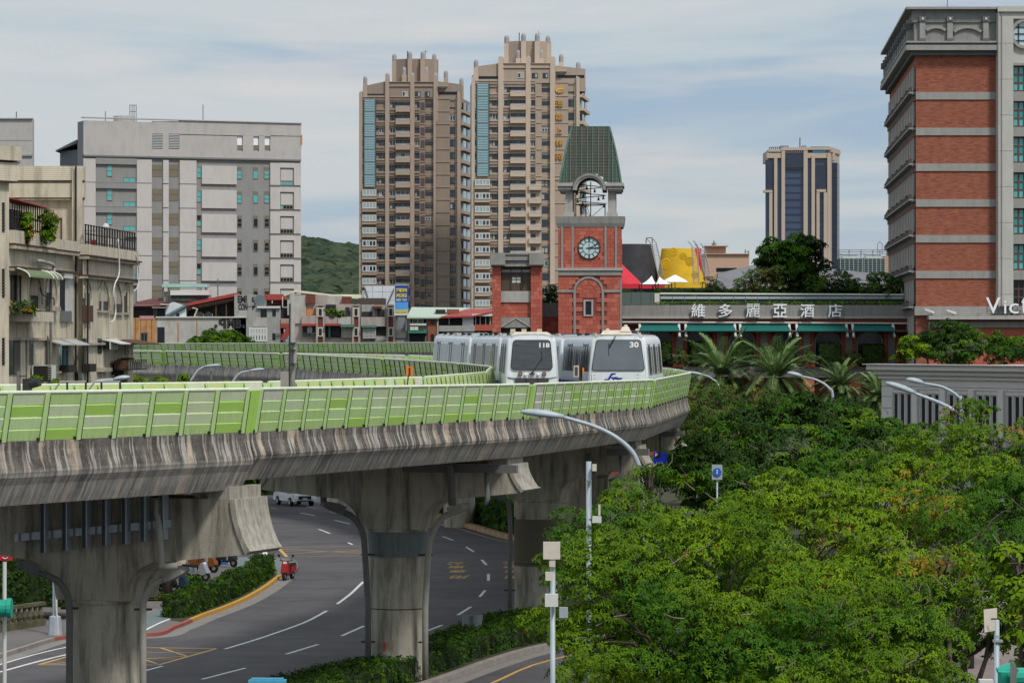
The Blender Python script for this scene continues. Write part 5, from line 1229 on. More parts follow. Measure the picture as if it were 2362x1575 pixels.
 sp = [(c0.x+1.45*math.cos(R(a))*(1-.15*a/900), c0.y+1.45*math.sin(R(a))*(1-.15*a/900), z(625)+ (z(480)-z(625))*a/900) for a in range(0,901,15)]; mb.tube(sp, .04, 6)
 for a in (10, 130, 250): mb.tube([(c0.x+1.35*math.cos(R(a)),c0.y+1.35*math.sin(R(a)),z(722)),(c0.x+1.35*math.cos(R(a)),c0.y+1.35*math.sin(R(a)),z(632))],.05,6); mb.tube([(c0.x,c0.y,z(722)),(c0.x+1.35*math.cos(R(a)),c0.y+1.35*math.sin(R(a)),z(632))],.025,5)
 mb.build('bell_frame', [m_b], root)
 for k, a in enumerate((40, 130, 215, 300, 390, 480, 560, 650, 740, 830)):
  p = sp[a//15]; MB().lathe((p[0],p[1],p[2]-.38), [(.15,0),(.1,.06),(.075,.2),(.04,.28),(.02,.38)], 8).build('bell', [m_b], root)
clock_tower()
def gatehouse():
 X, Y = zm(780, 420, 3.266); F = Fac(X(1160), 301, X(1537), 301)
 root = broot(F, X(1350), 'gatehouse', 'low red stone gatehouse with grey flared cornice left of the clock tower', 'building')
 mb = MB(); F.pbox(mb, X(1163), Y(638), X(1535), Y(1330), -6, -.6); mb.build('wall', [m_redj], root)
 for a, b in ((1161,1226),(1451,1537)):
  merge(F, 'pier_core', root, [(X(a),Y(636),X(b),Y(1330),-.6,0)], [m_redj]); blocks(F, root, X(a), Y(637), X(b), Y(1130), .5, .38, 0, None, int(a))
 blocks(F, root, X(1226), Y(906), X(1451), Y(1020), .6, .36, -.5, None, 3)
 for a, b, c, d, o in ((1145,1550,535,548,.55),(1150,1546,548,590,.42),(1156,1540,590,628,.2),(1152,1543,626,636,.32)): merge(F, 'cornice', root, [(X(a),Y(c),X(b),Y(d),-4,o)], [m_gran])
 for a, b in ((1148,1260),(1440,1550)): merge(F, 'cornice_break', root, [(X(a),Y(535),X(b),Y(625),.4,.75)], [m_gran])
 merge(F, 'stone_apron', root, [(X(1227),Y(820),X(1450),Y(905),-.6,-.3)], [m_granl]); merge(F, 'stone_apron', root, [(X(1222),Y(1020),X(1453),Y(1096),-.6,-.1)], [m_gran])
 merge(F, 'dark_opening', root, [(X(1226),Y(1097),X(1451),Y(1330),-.6,-.58)], [m_dark])
 m_br = mat('brown_window_panel', (0.10,0.07,0.045), .5, c2=(.07,.05,.035), scale=2)
 for a, b in ((1229,1300),(1303,1378),(1388,1450)): merge(F, 'window_panel', root, [(X(a),Y(684),X(b),Y(815),-.55,-.5)], [m_br])
 merge(F, 'transom_glass', root, [(X(1229),Y(658),X(1450),Y(682),-.55,-.48)], [g_cur])
 for v in (1226,1298,1378,1446): merge(F, 'mullion', root, [(X(v),Y(655),X(v+5),Y(818),-.5,-.38)], [m_df])
 merge(F, 'transom_bar', root, [(X(1226),Y(680),X(1450),Y(686),-.5,-.37),(X(1226),Y(652),X(1450),Y(658),-.5,-.37)], [m_df])
 merge(F, 'white_blind', root, [(X(1310),Y(715),X(1375),Y(758),-.5,-.47)], [m_wf]); merge(F, 'mullion', root, [(X(1340),Y(715),X(1344),Y(758),-.47,-.44),(X(1310),Y(735),X(1375),Y(738),-.47,-.44)], [m_df])
 mb = MB(); a, b, c = F.pt(F.u(X(1228)),F.z(X(1228),Y(1094)),-.05), F.pt(F.u(X(1338)),F.z(X(1338),Y(1026)),-.05), F.pt(F.u(X(1450)),F.z(X(1450),Y(1094)),-.05); mb.tube([a,b],.05,5); mb.tube([b,c],.05,5); mb.build('mitre_joint', [m_granl], root)
 # link wall towards the clock tower
 G2 = Fac(X(1537), 304, X(1660), 304)
 r2 = broot(G2, X(1590), 'link_wall', 'red and grey wall between the gatehouse and the clock tower', 'wall')
 merge(G2, 'wall', r2, [(X(1530),Y(1012),X(1662),Y(1330),-1.2,0)], [m_redj]); merge(G2, 'grey_parapet', r2, [(X(1533),Y(910),X(1662),Y(1016),-1,.12)], [m_gran])
 blocks(G2, r2, X(1537), Y(1018), X(1655), Y(1150), .6, .38, 0, None, 9)
gatehouse()
# ------------------------------------------------------------ long hotel wing with the white characters
def hotel_wing():
 X, Y = zm(1380, 520, 3.2667); F = Fac(X(180), 312, X(2345), 312); X2, Y2 = zm(1500, 780, 3.794)
 root = broot(F, X(1200), 'hotel_wing', 'long low red hotel wing with six large white characters on its grey parapet')
 m_dw = mat('shaded_red_wall', (0.30,0.085,0.06), .85, c2=(.24,.07,.05), scale=1, streak=((.15,.06,.05),.4,3))  # darkened red: shade behind the awnings put into the wall colour
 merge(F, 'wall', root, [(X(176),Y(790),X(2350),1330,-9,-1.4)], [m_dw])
 for v0, v1 in zip(range(180, 2345, 361), list(range(541, 2345, 361)) + [2346]): merge(F, 'parapet_panel', root, [(X(v0),Y(600),X(v1-2),Y(684),-9,.35)], [m_gran])
 merge(F, 'parapet_moulding', root, [(X(176),Y(684),X(2346),Y(702),-9,.5)], [m_granl])
 merge(F, 'red_frieze', root, [(X(176),Y(703),X(2346),Y(727),-9,.0)], [m_redb[1]])
 mb = MB(); a, b = F.pt(F.u(X(180)),F.z(X(180),Y(728)),.3), F.pt(F.u(X(2340)),F.z(X(2340),Y(738)),.3); mb.tube([a,b],.09,8); mb.build('white_pipe', [m_wf], root)
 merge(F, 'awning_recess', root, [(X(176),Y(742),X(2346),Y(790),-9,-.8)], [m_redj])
 merge(F, 'soffit_beam', root, [(X(176),Y(790),X(2346),Y(800),-9,1.5)], [mat('soffit_grey',(.14,.13,.12),.9)])
 m_aw = mat('teal_awning', (0.01,0.135,0.115), .75, c2=(.01,.10,.09), scale=2)
 for v0, v1 in ((310,605),(655,1025),(1065,1435),(1490,1865),(1912,2217)):
  mb = MB(); p = [F.pt(F.u(X(v0)),F.z(X(v0),Y(792)),1.9),F.pt(F.u(X(v1)),F.z(X(v1),Y(792)),1.9),F.pt(F.u(X(v1)),F.z(X(v1),Y(747)),.1),F.pt(F.u(X(v0)),F.z(X(v0),Y(747)),.1)]; mb.prism(p, (0,0,-.08)); mb.build('awning', [m_aw], root)
  for v in (v0, v1): 
   mb = MB(); q = F.pt(F.u(X(v)),F.z(X(v),Y(748)),.5); mb.tube([q, q+Vector((0,-1.2,-1.15))], .13, 8); mb.build('awning_end', [m_wf], root)
 # piers and arched windows
 m_hedge = None
 ctr = (470, 760, 1090, 1415, 1735, 2055); zs = F.z(X(1400), Y(885))
 for c in ctr:
  cu = F.u(X(c)); r = F.u(X(c+88))-cu
  mb = MB(); disc(F, mb, cu, zs, r, -1.38, -1.33, 20, 0, 0, 180); F.box(mb, cu-r, F.z(X(c),Y(1050)), cu+r, zs, -1.38, -1.33); mb.build('arched_window', [g_dark], root)
  mb = MB(); ring(F, mb, cu, zs, r, r*1.16, 0, 180, -1.4, -1.15, 16); mb.build('arch_ring', [m_gran], root)
  for s in (-1, 1): mb = MB(); F.box(mb, cu+s*r*1.0, F.z(X(c),Y(1050)), cu+s*r*1.16, zs, -1.4, -1.15); mb.build('arch_leg', [m_gran], root)
  for k in range(-3, 4): mb = MB(); F.box(mb, cu+k*r*.28-.03, F.z(X(c),Y(1050)), cu+k*r*.28+.03, F.z(X(c),Y(985)), -1.0, -.95); mb.build('railing_bar', [m_dark], root)
 for c0, c1 in zip((300,)+ctr, ctr+(2380,)):
  m_ = (c0+c1)/2
  if c0 == 300: continue
  merge(F, 'pier', root, [(X(m_-26),Y(800),X(m_+26),Y(1050),-1.4,-.8)], [m_gran])
  for s in (-1, 1): merge(F, 'red_pier', root, [(X(m_+s*42-15),Y(800),X(m_+s*42+15),Y(1050),-1.4,-1.0)], [m_redb[0]])
 merge(F, 'terrace_slab', root, [(X(176),Y(1062),X(2350),Y(1145),-1.4,.6)], [m_gran])
 for v in (600, 1585, 1915, 1250): 
  merge(F, 'planter_pier', root, [(X(v-40),Y(990),X(v+40),Y(1066),.0,1.2)], [m_redb[2]]); merge(F, 'planter_cap', root, [(X(v-44),Y(974),X(v+44),Y(990),-.1,1.3)], [m_granl])
 for v in (1580, 1930, 1200): merge(F, 'lower_pier', root, [(X(v-42),Y(1145),X(v+42),1330,-1.2,.9)], [m_redb[2]])
 mc = mat('white_characters', (0.86,0.87,0.88), .5)
 for ch, v in zip('維多麗亞酒店', (750,955,1162,1365,1570,1778)):
  me = fit_text(textmesh(ch, 1, .18, mc, bold=0 if ch == '麗' else .011), (105/3.2667)*312/FPX, (100/3.2667)*312/FPX)
  mkobj('white_character', me, root, mat=F.place(F.u(X(v)), F.z(X(v),Y(642)), .75) @ Matrix.Rotation(R(90),4,'X'))
  mb = MB(); 
  for dz in (-.35,.35): F.box(mb, F.u(X(v))-.5, F.z(X(v),Y(642))+dz, F.u(X(v))+.5, F.z(X(v),Y(642))+dz+.04, .35, .5)
  mb.build('character_mount', [m_gran], root)
 # roof terrace railings
 rr = broot(F, X(1300), 'terrace_railing', 'long white pipe railing with glass panes on the hotel roof terrace', 'railing'); rr.location.z = F.z(X(1300),Y(600))
 a, b = F.pt(F.u(X(475)),F.z(X(475),Y(511)),-3), F.pt(F.u(X(2330)),F.z(X(2330),Y(520)),-3); MB().tube([a,b],.09,8).build('top_rail',[m_wf],rr)
 gp = mat('railing_glass', (0.42,0.50,0.50), .2, c2=(.3,.38,.38), scale=.5); n = 20
 for k in range(n):
  v0 = 480+k*1850/n; v1 = v0+1850/n-3
  mb = MB(); F.pbox(mb, X(v0), Y(531), X(v1), Y(551), -3.1, -3.05); mb.build('glass_pane', [gp], rr)
  mb = MB(); F.pbox(mb, X(v0-2), Y(514), X(v0+3), Y(605), -3.2, -3.1); mb.build('post', [m_lampd], rr)
 merge(F, 'lower_screen', rr, [(X(475),Y(552),X(2330),Y(600),-3.3,-3.2)], [mat('dark_screen',(.03,.05,.05),.5)])
 q = broot(F, X(300), 'glass_balustrade', 'dark glass balustrade between the clock tower and the white railing', 'balustrade'); q.location.z = F.z(X(300),Y(600))
 for v0, v1 in ((184,255),(258,330),(333,404),(407,430)): merge(F, 'glass_pane', q, [(X(v0),Y(500),X(v1),Y(592),-3,-2.95)], [mat('grey_green_glass',(.10,.13,.12),.15)])
 merge(F, 'white_cabinet', q, [(X(434),Y(506),X(472),Y(590),-3.2,-2.8)], [m_wf])
hotel_wing()
def hotel_tower():
 X, Y = zm(1950, 0, 3.136); F = Fac(X(510), 300, X(1500), 300); S_ = Fac(X(320), 347, X(510), 300)
 root = broot(F, X(800), 'hotel_tower', 'tall red brick hotel tower with grey bands and teal windows at the right edge', 'tower')
 m_bk = mat('red_brick', (0.36,0.12,0.07), .85, c2=(.17,.055,.035), scale=1.5, stretch=(1,1,4.5), amt=1, c3=(.42,.16,.10), s3=1.2, amt3=.35, streak=((.22,.09,.07),.35,1.2), bump=.5, bscale=5)
 m_bn = mat('band_granite', (0.33,0.32,0.30), .85, c2=(.26,.25,.235), scale=1.4, streak=((.17,.17,.16),.45,3))
 A = F.pt(0,0,0); B = F.pt(F.u(X(1500)),0,0); Cc = S_.pt(0,0,0)
 mb = MB(); mb.prism([(A.x,A.y,0),(B.x,B.y,0),(B.x+3,B.y+47,0),(Cc.x,Cc.y,0)], (0,0,F.z(X(800),Y(400)))); mb.build('wall', [m_bk], root)
 # front bands
 for k in range(8):
  y = 668+258.3*k; 
  if k < 7: merge(F, 'stone_band', root, [(X(510),Y(y),X(1087),Y(y+54),-.1,.12)], [m_bn])
 merge(F, 'stone_base', root, [(X(500),Y(450*3.136+805),X(1500),Y(450*3.136+870),-.4,.35)], [m_bn]); merge(F, 'stone_ledge', root, [(X(590),Y(1411+872),X(1500),Y(1411+900),-.4,1.6)], [m_granl]); merge(F, 'stone_base', root, [(X(600),Y(1411+915),X(1500),Y(1411+958),-.4,.5)], [m_bn])
 merge(F, 'red_base', root, [(X(600),Y(1411+958),X(1500),Y(1411+1300),-.4,.2)], [m_redb[0]])
 # top: cornice, frieze, attic (front and side)
 def both(name, y0, y1, o, m, x1=1088, ext=0):
  z0, z1 = F.z(X(510),Y(y1)), F.z(X(510),Y(y0))
  mb = MB(); F.box(mb, -o, z0, F.u(X(x1)), z1, -.5, o); mb.build(name, [m], root)
  mb = MB(); S_.box(mb, -ext, z0, S_.L-.52, z1, -.5, o); mb.build(name, [m], root)
 both('cornice', 372, 404, .45, mat('dark_granite',(.15,.155,.16),.85,c2=(.1,.105,.11),scale=1)); both('cornice', 334, 371, 1.0, m_bn); both('cornice', 318, 333, .7, MATS['dark_granite']); both('cornice', 304, 317, .95, m_bn)
 both('frieze', 165, 304, .15, mat('attic_granite',(.27,.27,.255),.85,c2=(.2,.2,.19),scale=.8,streak=((.13,.13,.13),.4,2))); both('attic', 75, 165, .3, MATS['attic_granite']); both('coping', 58, 75, .95, m_bn)
 mb = MB(); z0 = F.z(X(510),Y(404)); z1 = F.z(X(510),Y(60)); mb.prism([(A.x+.5,A.y+.5,z0),(B.x,B.y+.5,z0),(B.x+3,B.y+47,z0),(Cc.x+.3,Cc.y-.5,z0)], (0,0,z1-z0)); mb.build('attic_core', [MATS['attic_granite']], root)
 for v in (553, 752, 1011): 
  merge(F, 'frieze_pilaster', root, [(X(v-20),Y(130),X(v+20),Y(300),.15,.5)], [m_bn]); merge(F, 'pilaster_cap', root, [(X(v-24),Y(125),X(v+24),Y(160),.3,.62),(X(v-24),Y(282),X(v+24),Y(298),.3,.6)], [MATS['dark_granite']])
  merge(F, 'rosette', root, [(X(v-7),Y(134),X(v+7),Y(150),.6,.68)], [m_wf])
 for v0, v1 in ((578,728),(776,985)):
  cu = (F.u(X(v0))+F.u(X(v1)))/2; hw = (F.u(X(v1))-F.u(X(v0)))/2; r = hw*1.6; cz_ = F.z(X(650),Y(190))-r; a_ = math.degrees(math.acos(hw/r))
  mb = MB(); ring(F, mb, cu, cz_, r-.25, r, a_, 180-a_, .15, .4, 14); mb.build('frieze_arch', [m_bn], root)
 for k in range(12):
  uu = S_.L*(k+.5)/12; z0, z1 = F.z(X(510),Y(300)), F.z(X(510),Y(135)); mb = MB(); S_.box(mb, uu-.35, z0, uu+.35, z1, .15, .75); mb.build('frieze_pilaster', [m_bn], root)
  mb = MB(); S_.box(mb, uu-.45, z1-.9, uu+.45, z1-.3, .3, 1.0); mb.build('pilaster_cap', [MATS['dark_granite']], root)
 # side windows with balconettes
 m_side = mat('dark_pilaster', (0.50,0.46,0.42), .85, c2=(.38,.35,.31), scale=1.5); m_fl = mat('flower_boxes', (0.13,0.085,0.085), .9, c2=(.07,.075,.05), scale=6, amt=.9)
 pitch_z = 258.3/3.136*300/FPX; ztop0 = F.z(X(510),Y(450))
 wm = MB().box(0,-.05,0,1.5,.05,2.15).box(-.75,-.07,-.1,0,.05,2.25,1).box(.7,-.1,0,.8,.02,2.15,1).mesh('window', [g_dark, m_side]); n = 17
 for k in range(9):
  zb = ztop0 - pitch_z*(k+1) + .75
  mb = MB(); S_.box(mb, 0, zb-1.0, S_.L-.3, zb-.5, .0, .12); mb.build('brick_spandrel', [m_bk], root)
  for i in range(n):
   uu = S_.L*(i+.12)/n; mkobj('window', wm, root, mat=S_.place(uu, zb, .05, (S_.L/n)/2.25, 1))
  mb = MB(); S_.box(mb, 0, zb-.34, S_.L-.3, zb-.2, .0, .62); mb.build('balcony_slab', [m_bn], root)
  mb = MB(); S_.box(mb, 0, zb-.46, S_.L-.3, zb-.35, .0, .35); mb.build('balcony_bracket', [MATS['dark_granite']], root)
  for i in range(n):
   uu = S_.L*(i+.1)/n; mb = MB(); S_.box(mb, uu, zb-.18, uu+S_.L/n*.75, zb+.12+.12*(i%3), .35, .58); mb.build('flower_box', [m_fl], root)
   mb = MB(); S_.box(mb, uu+.9, zb-.95, uu+1.15, zb-.48, .0, .3); mb.build('corbel', [m_bn], root)
 # pale stone bay with teal windows at the right
 m_ps = mat('pale_stone', (0.50,0.485,0.45), .8, c2=(.43,.415,.385), scale=.6, streak=((.3,.29,.27),.3,2))
 for j in range(9):
  y = 65+ j*258.3*1.0; merge(F, 'stone_pier', root, [(X(1088),Y(y if j else 57),X(1203),Y(min(y+256,2214)),-.3,1.0)], [m_ps])
 merge(F, 'pier_moulding', root, [(X(1092),Y(80),X(1100),Y(2225),1.0,1.15),(X(1118),Y(90),X(1124),Y(2225),1.0,1.12)], [m_granl])
 merge(F, 'bay_top', root, [(X(1088),Y(57),X(1500),Y(95),-.3,1.25),(X(1203),Y(95),X(1500),Y(145),-.3,1.0)], [m_ps])
 merge(F, 'bay_wall', root, [(X(1203),Y(145),X(1500),Y(470),-.3,.6)], [m_ps])
 cu = F.u(X(1293)); r = F.u(X(1203))-F.u(X(1293)); r = abs(r)*1.0; czz = F.z(X(1290),Y(252))
 mb = MB(); disc(F, mb, cu, czz, r, .6, .66, 32); mb.build('round_window', [mat('sky_glass',(.45,.62,.68),.1,spec=.9)], root)
 mb = MB(); ring(F, mb, cu, czz, r*.98, r*1.22, 0, 360, .6, .95, 28); mb.build('round_surround', [m_bn], root)
 for o_ in (-.45, 0.0, .45): 
  mb = MB(); F.box(mb, cu+o_*r*1.2-.05, czz-r*.85, cu+o_*r*1.2+.05, czz+r*.85, .66, .74); F.box(mb, cu-r*.85, czz+o_*r*1.2-.05, cu+r*.85, czz+o_*r*1.2+.05, .66, .74); mb.build('glazing_bar', [m_df], root)
 for k in range(7):
  y0 = 477+258.3*k if k else 480; hgt = 186
  gl = [g_bteal, mat('mid_teal_glass',(.03,.26,.25),.15,spec=.8), g_bteal]
  if k == 6: gl = [g_dark]
  fwin(F, root, X(1206), Y(y0), X(1410), Y(y0+hgt), 5, 3, mat('brown_frame',(.12,.06,.05),.5), gl if k != 6 else gl, out=.2, fw=.12)
  merge(F, 'spandrel_stone', root, [(X(1203),Y(y0+hgt+2),X(1500),Y(y0+hgt+70),-.3,.7)], [m_bn])
 merge(F, 'arch_head', root, [(X(1203),Y(462),X(1410),Y(480),.1,.8)], [m_bn])
 # roof bits
 mb = MB(); p = F.pt(F.u(X(663)),0,-6); mb.cyl(p.x,p.y,F.z(X(663),Y(70)),F.z(X(663),Y(20)),.85,12); mb.cyl(p.x,p.y,F.z(X(663),Y(20)),F.z(X(663),Y(15)),1.1,12); mb.build('roof_vent', [mat('rusty_metal',(.3,.24,.17),.6,c2=(.15,.1,.07),scale=2)], root)
 mb = MB(); p = F.pt(F.u(X(748)),0,-1); mb.cyl(p.x,p.y,F.z(X(748),Y(62)),F.z(X(748),Y(-10)),.04,5); mb.build('antenna', [m_lampd], root)
 # flood lights
 for v, w_ in ((600,1411+830),(757,1411+835)):
  p = F.pt(F.u(X(v)),F.z(X(v),Y(w_)),.6); MB().hexa([p+Vector(q) for q in ((-.45,-.5,-.05),(.45,-.2,-.35),(.45,.1,-.35),(-.45,-.2,-.05),(-.45,-.5,.12),(.45,-.2,-.15),(.45,.1,-.15),(-.45,-.2,.12))]).build('flood_light', [m_wf], root)
 # letters standing on the ledge
 sg = empty('letter_sign', F.pt(F.u(X(1150)), F.z(X(1150),Y(1411+870)), .8), 'white standing letters on the ledge of the hotel tower at the right edge', 'sign')
 mc = MATS['white_characters']
 for ch, v0, v1, y0, y1 in (('V',1000,1103,742,858),('i',1130,1146,765,858),('c',1165,1235,785,858),('t',1255,1290,745,858),('o',1300,1375,785,858)):
  me = fit_text(textmesh(ch, 1, .22, mc, bold=.0), (v1-v0)/3.136*300/FPX, (y1-y0)/3.136*300/FPX)
  mkobj('letter', me, sg, mat=F.place(F.u(X((v0+v1)/2)), F.z(X(v0),Y(1411+(y0+y1)/2)), 1.45) @ Matrix.Rotation(R(90),4,'X'))
 merge(F, 'letter_frame', sg, [(X(1040),Y(1411+861),X(1400),Y(1411+865),1.2,1.3)] + [(X(v),Y(1411+800),X(v+3),Y(1411+862),1.15,1.2) for v in (1010,1060,1090,1130,1180,1230,1280)] + [(X(1010),Y(1411+835),X(1400),Y(1411+838),1.15,1.2)], [m_dark])
hotel_tower()
# ------------------------------------------------------------ corniced grey building at the right
def corniced():
 X, Y = zm(1950, 450, 3.136); F = Fac(X(262), 222, X(1500), 205)
 root = broot(F, X(800), 'corniced_building', 'pale grey corniced building with tall narrow windows at the right edge')
 m_g = mat('pale_grey_tile', (0.66,0.62,0.60), .8, c2=(.6,.565,.545), scale=.8, streak=((.5,.47,.45),.3,2)); m_j = mat('panel_joint', (.1,.095,.09), .9)
 D0 = 222; zz = lambda y: F.z(X(262), Y(y)); E = F.u(X(1500))
 mb = MB(); F.box(mb, 0, 0, E, zz(1230), -12, 0); mb.build('wall', [m_g], root)
 for y0, y1, o in ((1218,1226,.95),(1226,1262,.75),(1262,1270,.5),(1270,1296,.42),(1296,1304,.25),(1304,1326,.18)):
  mb = MB(); F.box(mb, -o, zz(y1)+.0, E, zz(y0)-.015, -.3, o); mb.build('cornice', [m_g], root)
 for y in (1378, 1453, 1535, 1617, 1700, 1790): mb = MB(); F.box(mb, -.02, zz(y+3), E, zz(y), -.02, .012); mb.build('joint_line', [m_j], root)
 pitch = F.u(X(570))-F.u(X(372))
 for k in range(7):
  u0 = F.u(X(348))+k*pitch*1.0
  mb = MB(); F.box(mb, u0, 0, u0+pitch*.77, zz(1395), -.02, .02); mb.build('window_recess', [mat('recess_grey',(.4,.375,.36),.8)], root)
  for j in range(3):
   a = u0+.12+j*pitch*.24
   me = MB().box(0,0,0,.62,.06,1,0).box(.14,-.05,.05,.48,.02,.93,1).box(-.05,-.12,-.0,.0,.03,1.03,2).box(.62,-.12,0,.67,.03,1.03,2).box(.0,-.1,.96,.62,.03,1.03,2).mesh('window', [m_g, g_dark, m_g])
   mkobj('window', me, root, mat=F.place(a, zz(1700), .05, pitch*.22/.7, zz(1415)-zz(1700)))
  mb = MB(); F.box(mb, u0+pitch*.79, 0, u0+pitch*.98, zz(1392), 0, .28); mb.build('pilaster', [m_g], root)
corniced()
# ------------------------------------------------------------ distant things between
def distant():
 X, Y = zm(1740, 320, 4.9); F = Fac(X(120), 1100, X(945), 1100)
 root = broot(F, X(500), 'office_tower', 'distant beige and blue glass office tower behind the big dark tree', 'tower')
 m_be = mat('beige_stone', (.50,.41,.33), .8, c2=(.44,.36,.29), scale=.15); m_bl = mat('blue_curtain_glass', (.03,.055,.12), .15, c2=(.05,.10,.18), scale=.12, stretch=(.2,.2,3), spec=.8)
 z = lambda y: zat(Y(y), 1100)
 mb = MB(); a, b = F.u(X(125)), F.u(X(860)); mb.prism([F.pt(a,0,0),F.pt(b,0,0),F.pt(F.u(X(950)),0,-14),F.pt(F.u(X(940)),0,-30),F.pt(a+3,0,-30)], (0,0,z(240))); mb.build('wall', [m_bl], root)
 mb = MB(); F.pbox(mb, X(160), Y(125), X(915), Y(245), -25, -.5); mb.build('top_block', [m_be], root)
 L = [(220,256,225,1600),(303,342,130,1600),(552,598,100,1600),(642,680,190,1600),(820,858,165,1600),(165,200,585,1600),(698,732,575,1600),(780,822,610,1600)]
 for a, b, y0, y1 in L: merge(F, 'stone_pier', root, [(X(a),Y(y0),X(b),Y(y1),-1,1.6)], [m_be])
 for a, b, y0, y1, o in ((105,200,583,610,1.7),(698,805,575,606,1.7),(137,830,165,222,1.2),(155,345,125,152,1.4),(300,600,104,136,1.7),(598,860,100,130,1.5)): merge(F, 'stone_beam', root, [(X(a),Y(y0),X(b),Y(y1),-2,o)], [m_be])
 merge(F, 'dark_bay', root, [(X(135),Y(290),X(218),Y(580),-.5,.9),(X(684),Y(300),X(802),Y(572),-.5,.9),(X(345),Y(138),X(550),Y(330),-.5,1.25)], [mat('dark_bay_glass',(.035,.045,.07),.2,c2=(.06,.07,.09),scale=.5)])
 merge(F, 'blue_top_window', root, [(X(655),Y(132),X(805),Y(166),.3,1.25)], [mat('light_blue_glass',(.06,.2,.3),.15)])
 for k in range(15): merge(F, 'floor_line', root, [(X(345),Y(352+83*k),X(550),Y(358+83*k),0,.4),(X(732),Y(670+83*k),X(780),Y(674+83*k),0,.4)], [m_bl if k % 2 else MATS['dark_bay_glass']])
 for k in range(9): merge(F, 'crown_fin', root, [(X(352+22*k),Y(138),X(357+22*k),Y(165),1.2,1.5)], [m_be])
 Sd = Fac(X(860), 1100, X(948), 1116); Sd2 = Sd
 mb = MB(); Sd.box(mb, 0, 0, Sd.L, z(155), -2, .4); mb.build('flank', [m_be], root)
 mb = MB(); Sd.box(mb, -.5, z(155), Sd.L, z(100), -2, .8); mb.build('flank_top', [m_be], root)
 mb = MB(); Sd.box(mb, .3, 0, Sd.L*.33, z(165), .4, .55); mb.build('flank_window', [m_bl], root)
 for k in range(15): mb = MB(); zz_ = z(360+84*k); Sd.box(mb, .6, zz_, Sd.L*.33, zz_+2.6, .5, 2.2); mb.build('flank_balcony', [MATS['dark_bay_glass']], root)
 mb = MB()
 for v0, v1, y0, y1 in ((180,340,92,122),(300,395,78,104),(545,600,78,100),(650,860,88,100)):
  for v in np.arange(v0, v1, 22): q = F.pt(F.u(X(v)),0,-3); mb.cyl(q.x,q.y,z(y1+4),z(y0),.16,4)
  a, b = F.pt(F.u(X(v0)),z(y0),-3), F.pt(F.u(X(v1)),z(y0),-3); mb.tube([a,b],.12,4)
 q = F.pt(F.u(X(530)),0,-5); mb.cyl(q.x,q.y,z(90),z(-20),.2,4); mb.build('roof_railing', [m_lampd], root)
 # cooling towers
 X, Y = zm(1740, 320, 4.9); F = Fac(X(965), 600, X(1530), 600)
 m_ct = mat('cooling_white', (.5,.52,.5), .6); m_cb = mat('cooling_dark', (.03,.045,.045), .7)
 for v0, v1, lab in ((972,1220,'left'),(1238,1475,'right')):
  root = broot(F, X((v0+v1)/2), 'cooling_tower', '%s of the two louvred cooling units on a roof before the hotel tower' % lab, 'cooling unit', 'cooling units'); 
  mb = MB(); F.pbox(mb, X(v0), Y(1352), X(v1), Y(1800), -6, 0); mb.build('casing', [m_cb], root)
  for k in range(6): v = v0+(v1-v0)*k/5; merge(F, 'frame_post', root, [(X(v-3),Y(1350),X(v+3),Y(1800),0,.3)], [m_ct])
  for k in range(20): merge(F, 'louvre', root, [(X(v0),Y(1362+k*21),X(v1),Y(1368+k*21),0,.35)], [mat('louvre_teal',(.25,.35,.34),.6)])
  merge(F, 'top_frame', root, [(X(v0-4),Y(1345),X(v1+4),Y(1354),-6,.3),(X(v0+30),Y(1325),X(v1-30),Y(1345),-5,-.5),(X(v0+25),Y(1304),X(v1-25),Y(1312),-5,-.3)], [m_ct])
 root = broot(F, X(1260), 'cooling_platform', 'steel railing platform above the cooling units', 'railing'); mb = MB()
 for v in (975,1090,1225,1360,1440,1520): q = F.pt(F.u(X(v)),0,-3); mb.cyl(q.x,q.y,zat(Y(1500),600),zat(Y(1250),600),.09,5)
 for y in (1252,1275,1300): mb.tube([F.pt(F.u(X(965)),zat(Y(y),600),-3),F.pt(F.u(X(1530)),zat(Y(y),600),-3)],.06,5)
 q = F.pt(F.u(X(1440)),0,-3); mb.cyl(q.x-.4,q.y,zat(Y(1300),600),zat(Y(1180),600),.06,4); mb.cyl(q.x+.4,q.y,zat(Y(1300),600),zat(Y(1180),600),.06,4); mb.tube([(q.x-.4,q.y,zat(Y(1180),600)),(q.x,q.y,zat(Y(1160),600)),(q.x+.4,q.y,zat(Y(1180),600))],.06,4); mb.build('railing', [m_lampd], root)
 mb = MB(); F.pbox(mb, X(1476), Y(1325), X(1540), Y(1900), -8, .2); tag(mb.build('salmon_block', [mat('salmon_wall',(.52,.30,.2),.85,c2=(.46,.26,.17),scale=.5)]), 'salmon wall beside the right cooling unit', 'wall')
 mb = MB(); F.pbox(mb, X(950), Y(1700), X(1560), 800, -8, -.1); tag(mb.build('plant_building', [MATS['grey_render']]), 'grey building carrying the cooling units', 'building')
 # painted cones and the pink building
 X, Y = zm(1380, 520, 3.2667)
 def cone(label, name, p, D, dep, m, extra=None):
  F = Fac(X(p[0][0]), D, X(p[1][0]), D); root = broot(F, X((p[0][0]+p[1][0])/2), name, label, 'roof structure')
  # p: bottom left, bottom right, top right, top left
  c = Vector((xat(X((p[0][0]+p[1][0])/2), D), D+dep/2, 0)); n = 28
  zb, zt_ = 0, zat(Y((p[2][1]+p[3][1])/2), D); z1 = zat(Y(p[0][1]), D)
  rb = (xat(X(p[1][0]),D)-xat(X(p[0][0]),D))/2; rt = (xat(X(p[2][0]),D)-xat(X(p[3][0]),D))/2; ct = Vector((xat(X((p[2][0]+p[3][0])/2),D), D+dep/2, 0))
  mb = MB(); rings = []
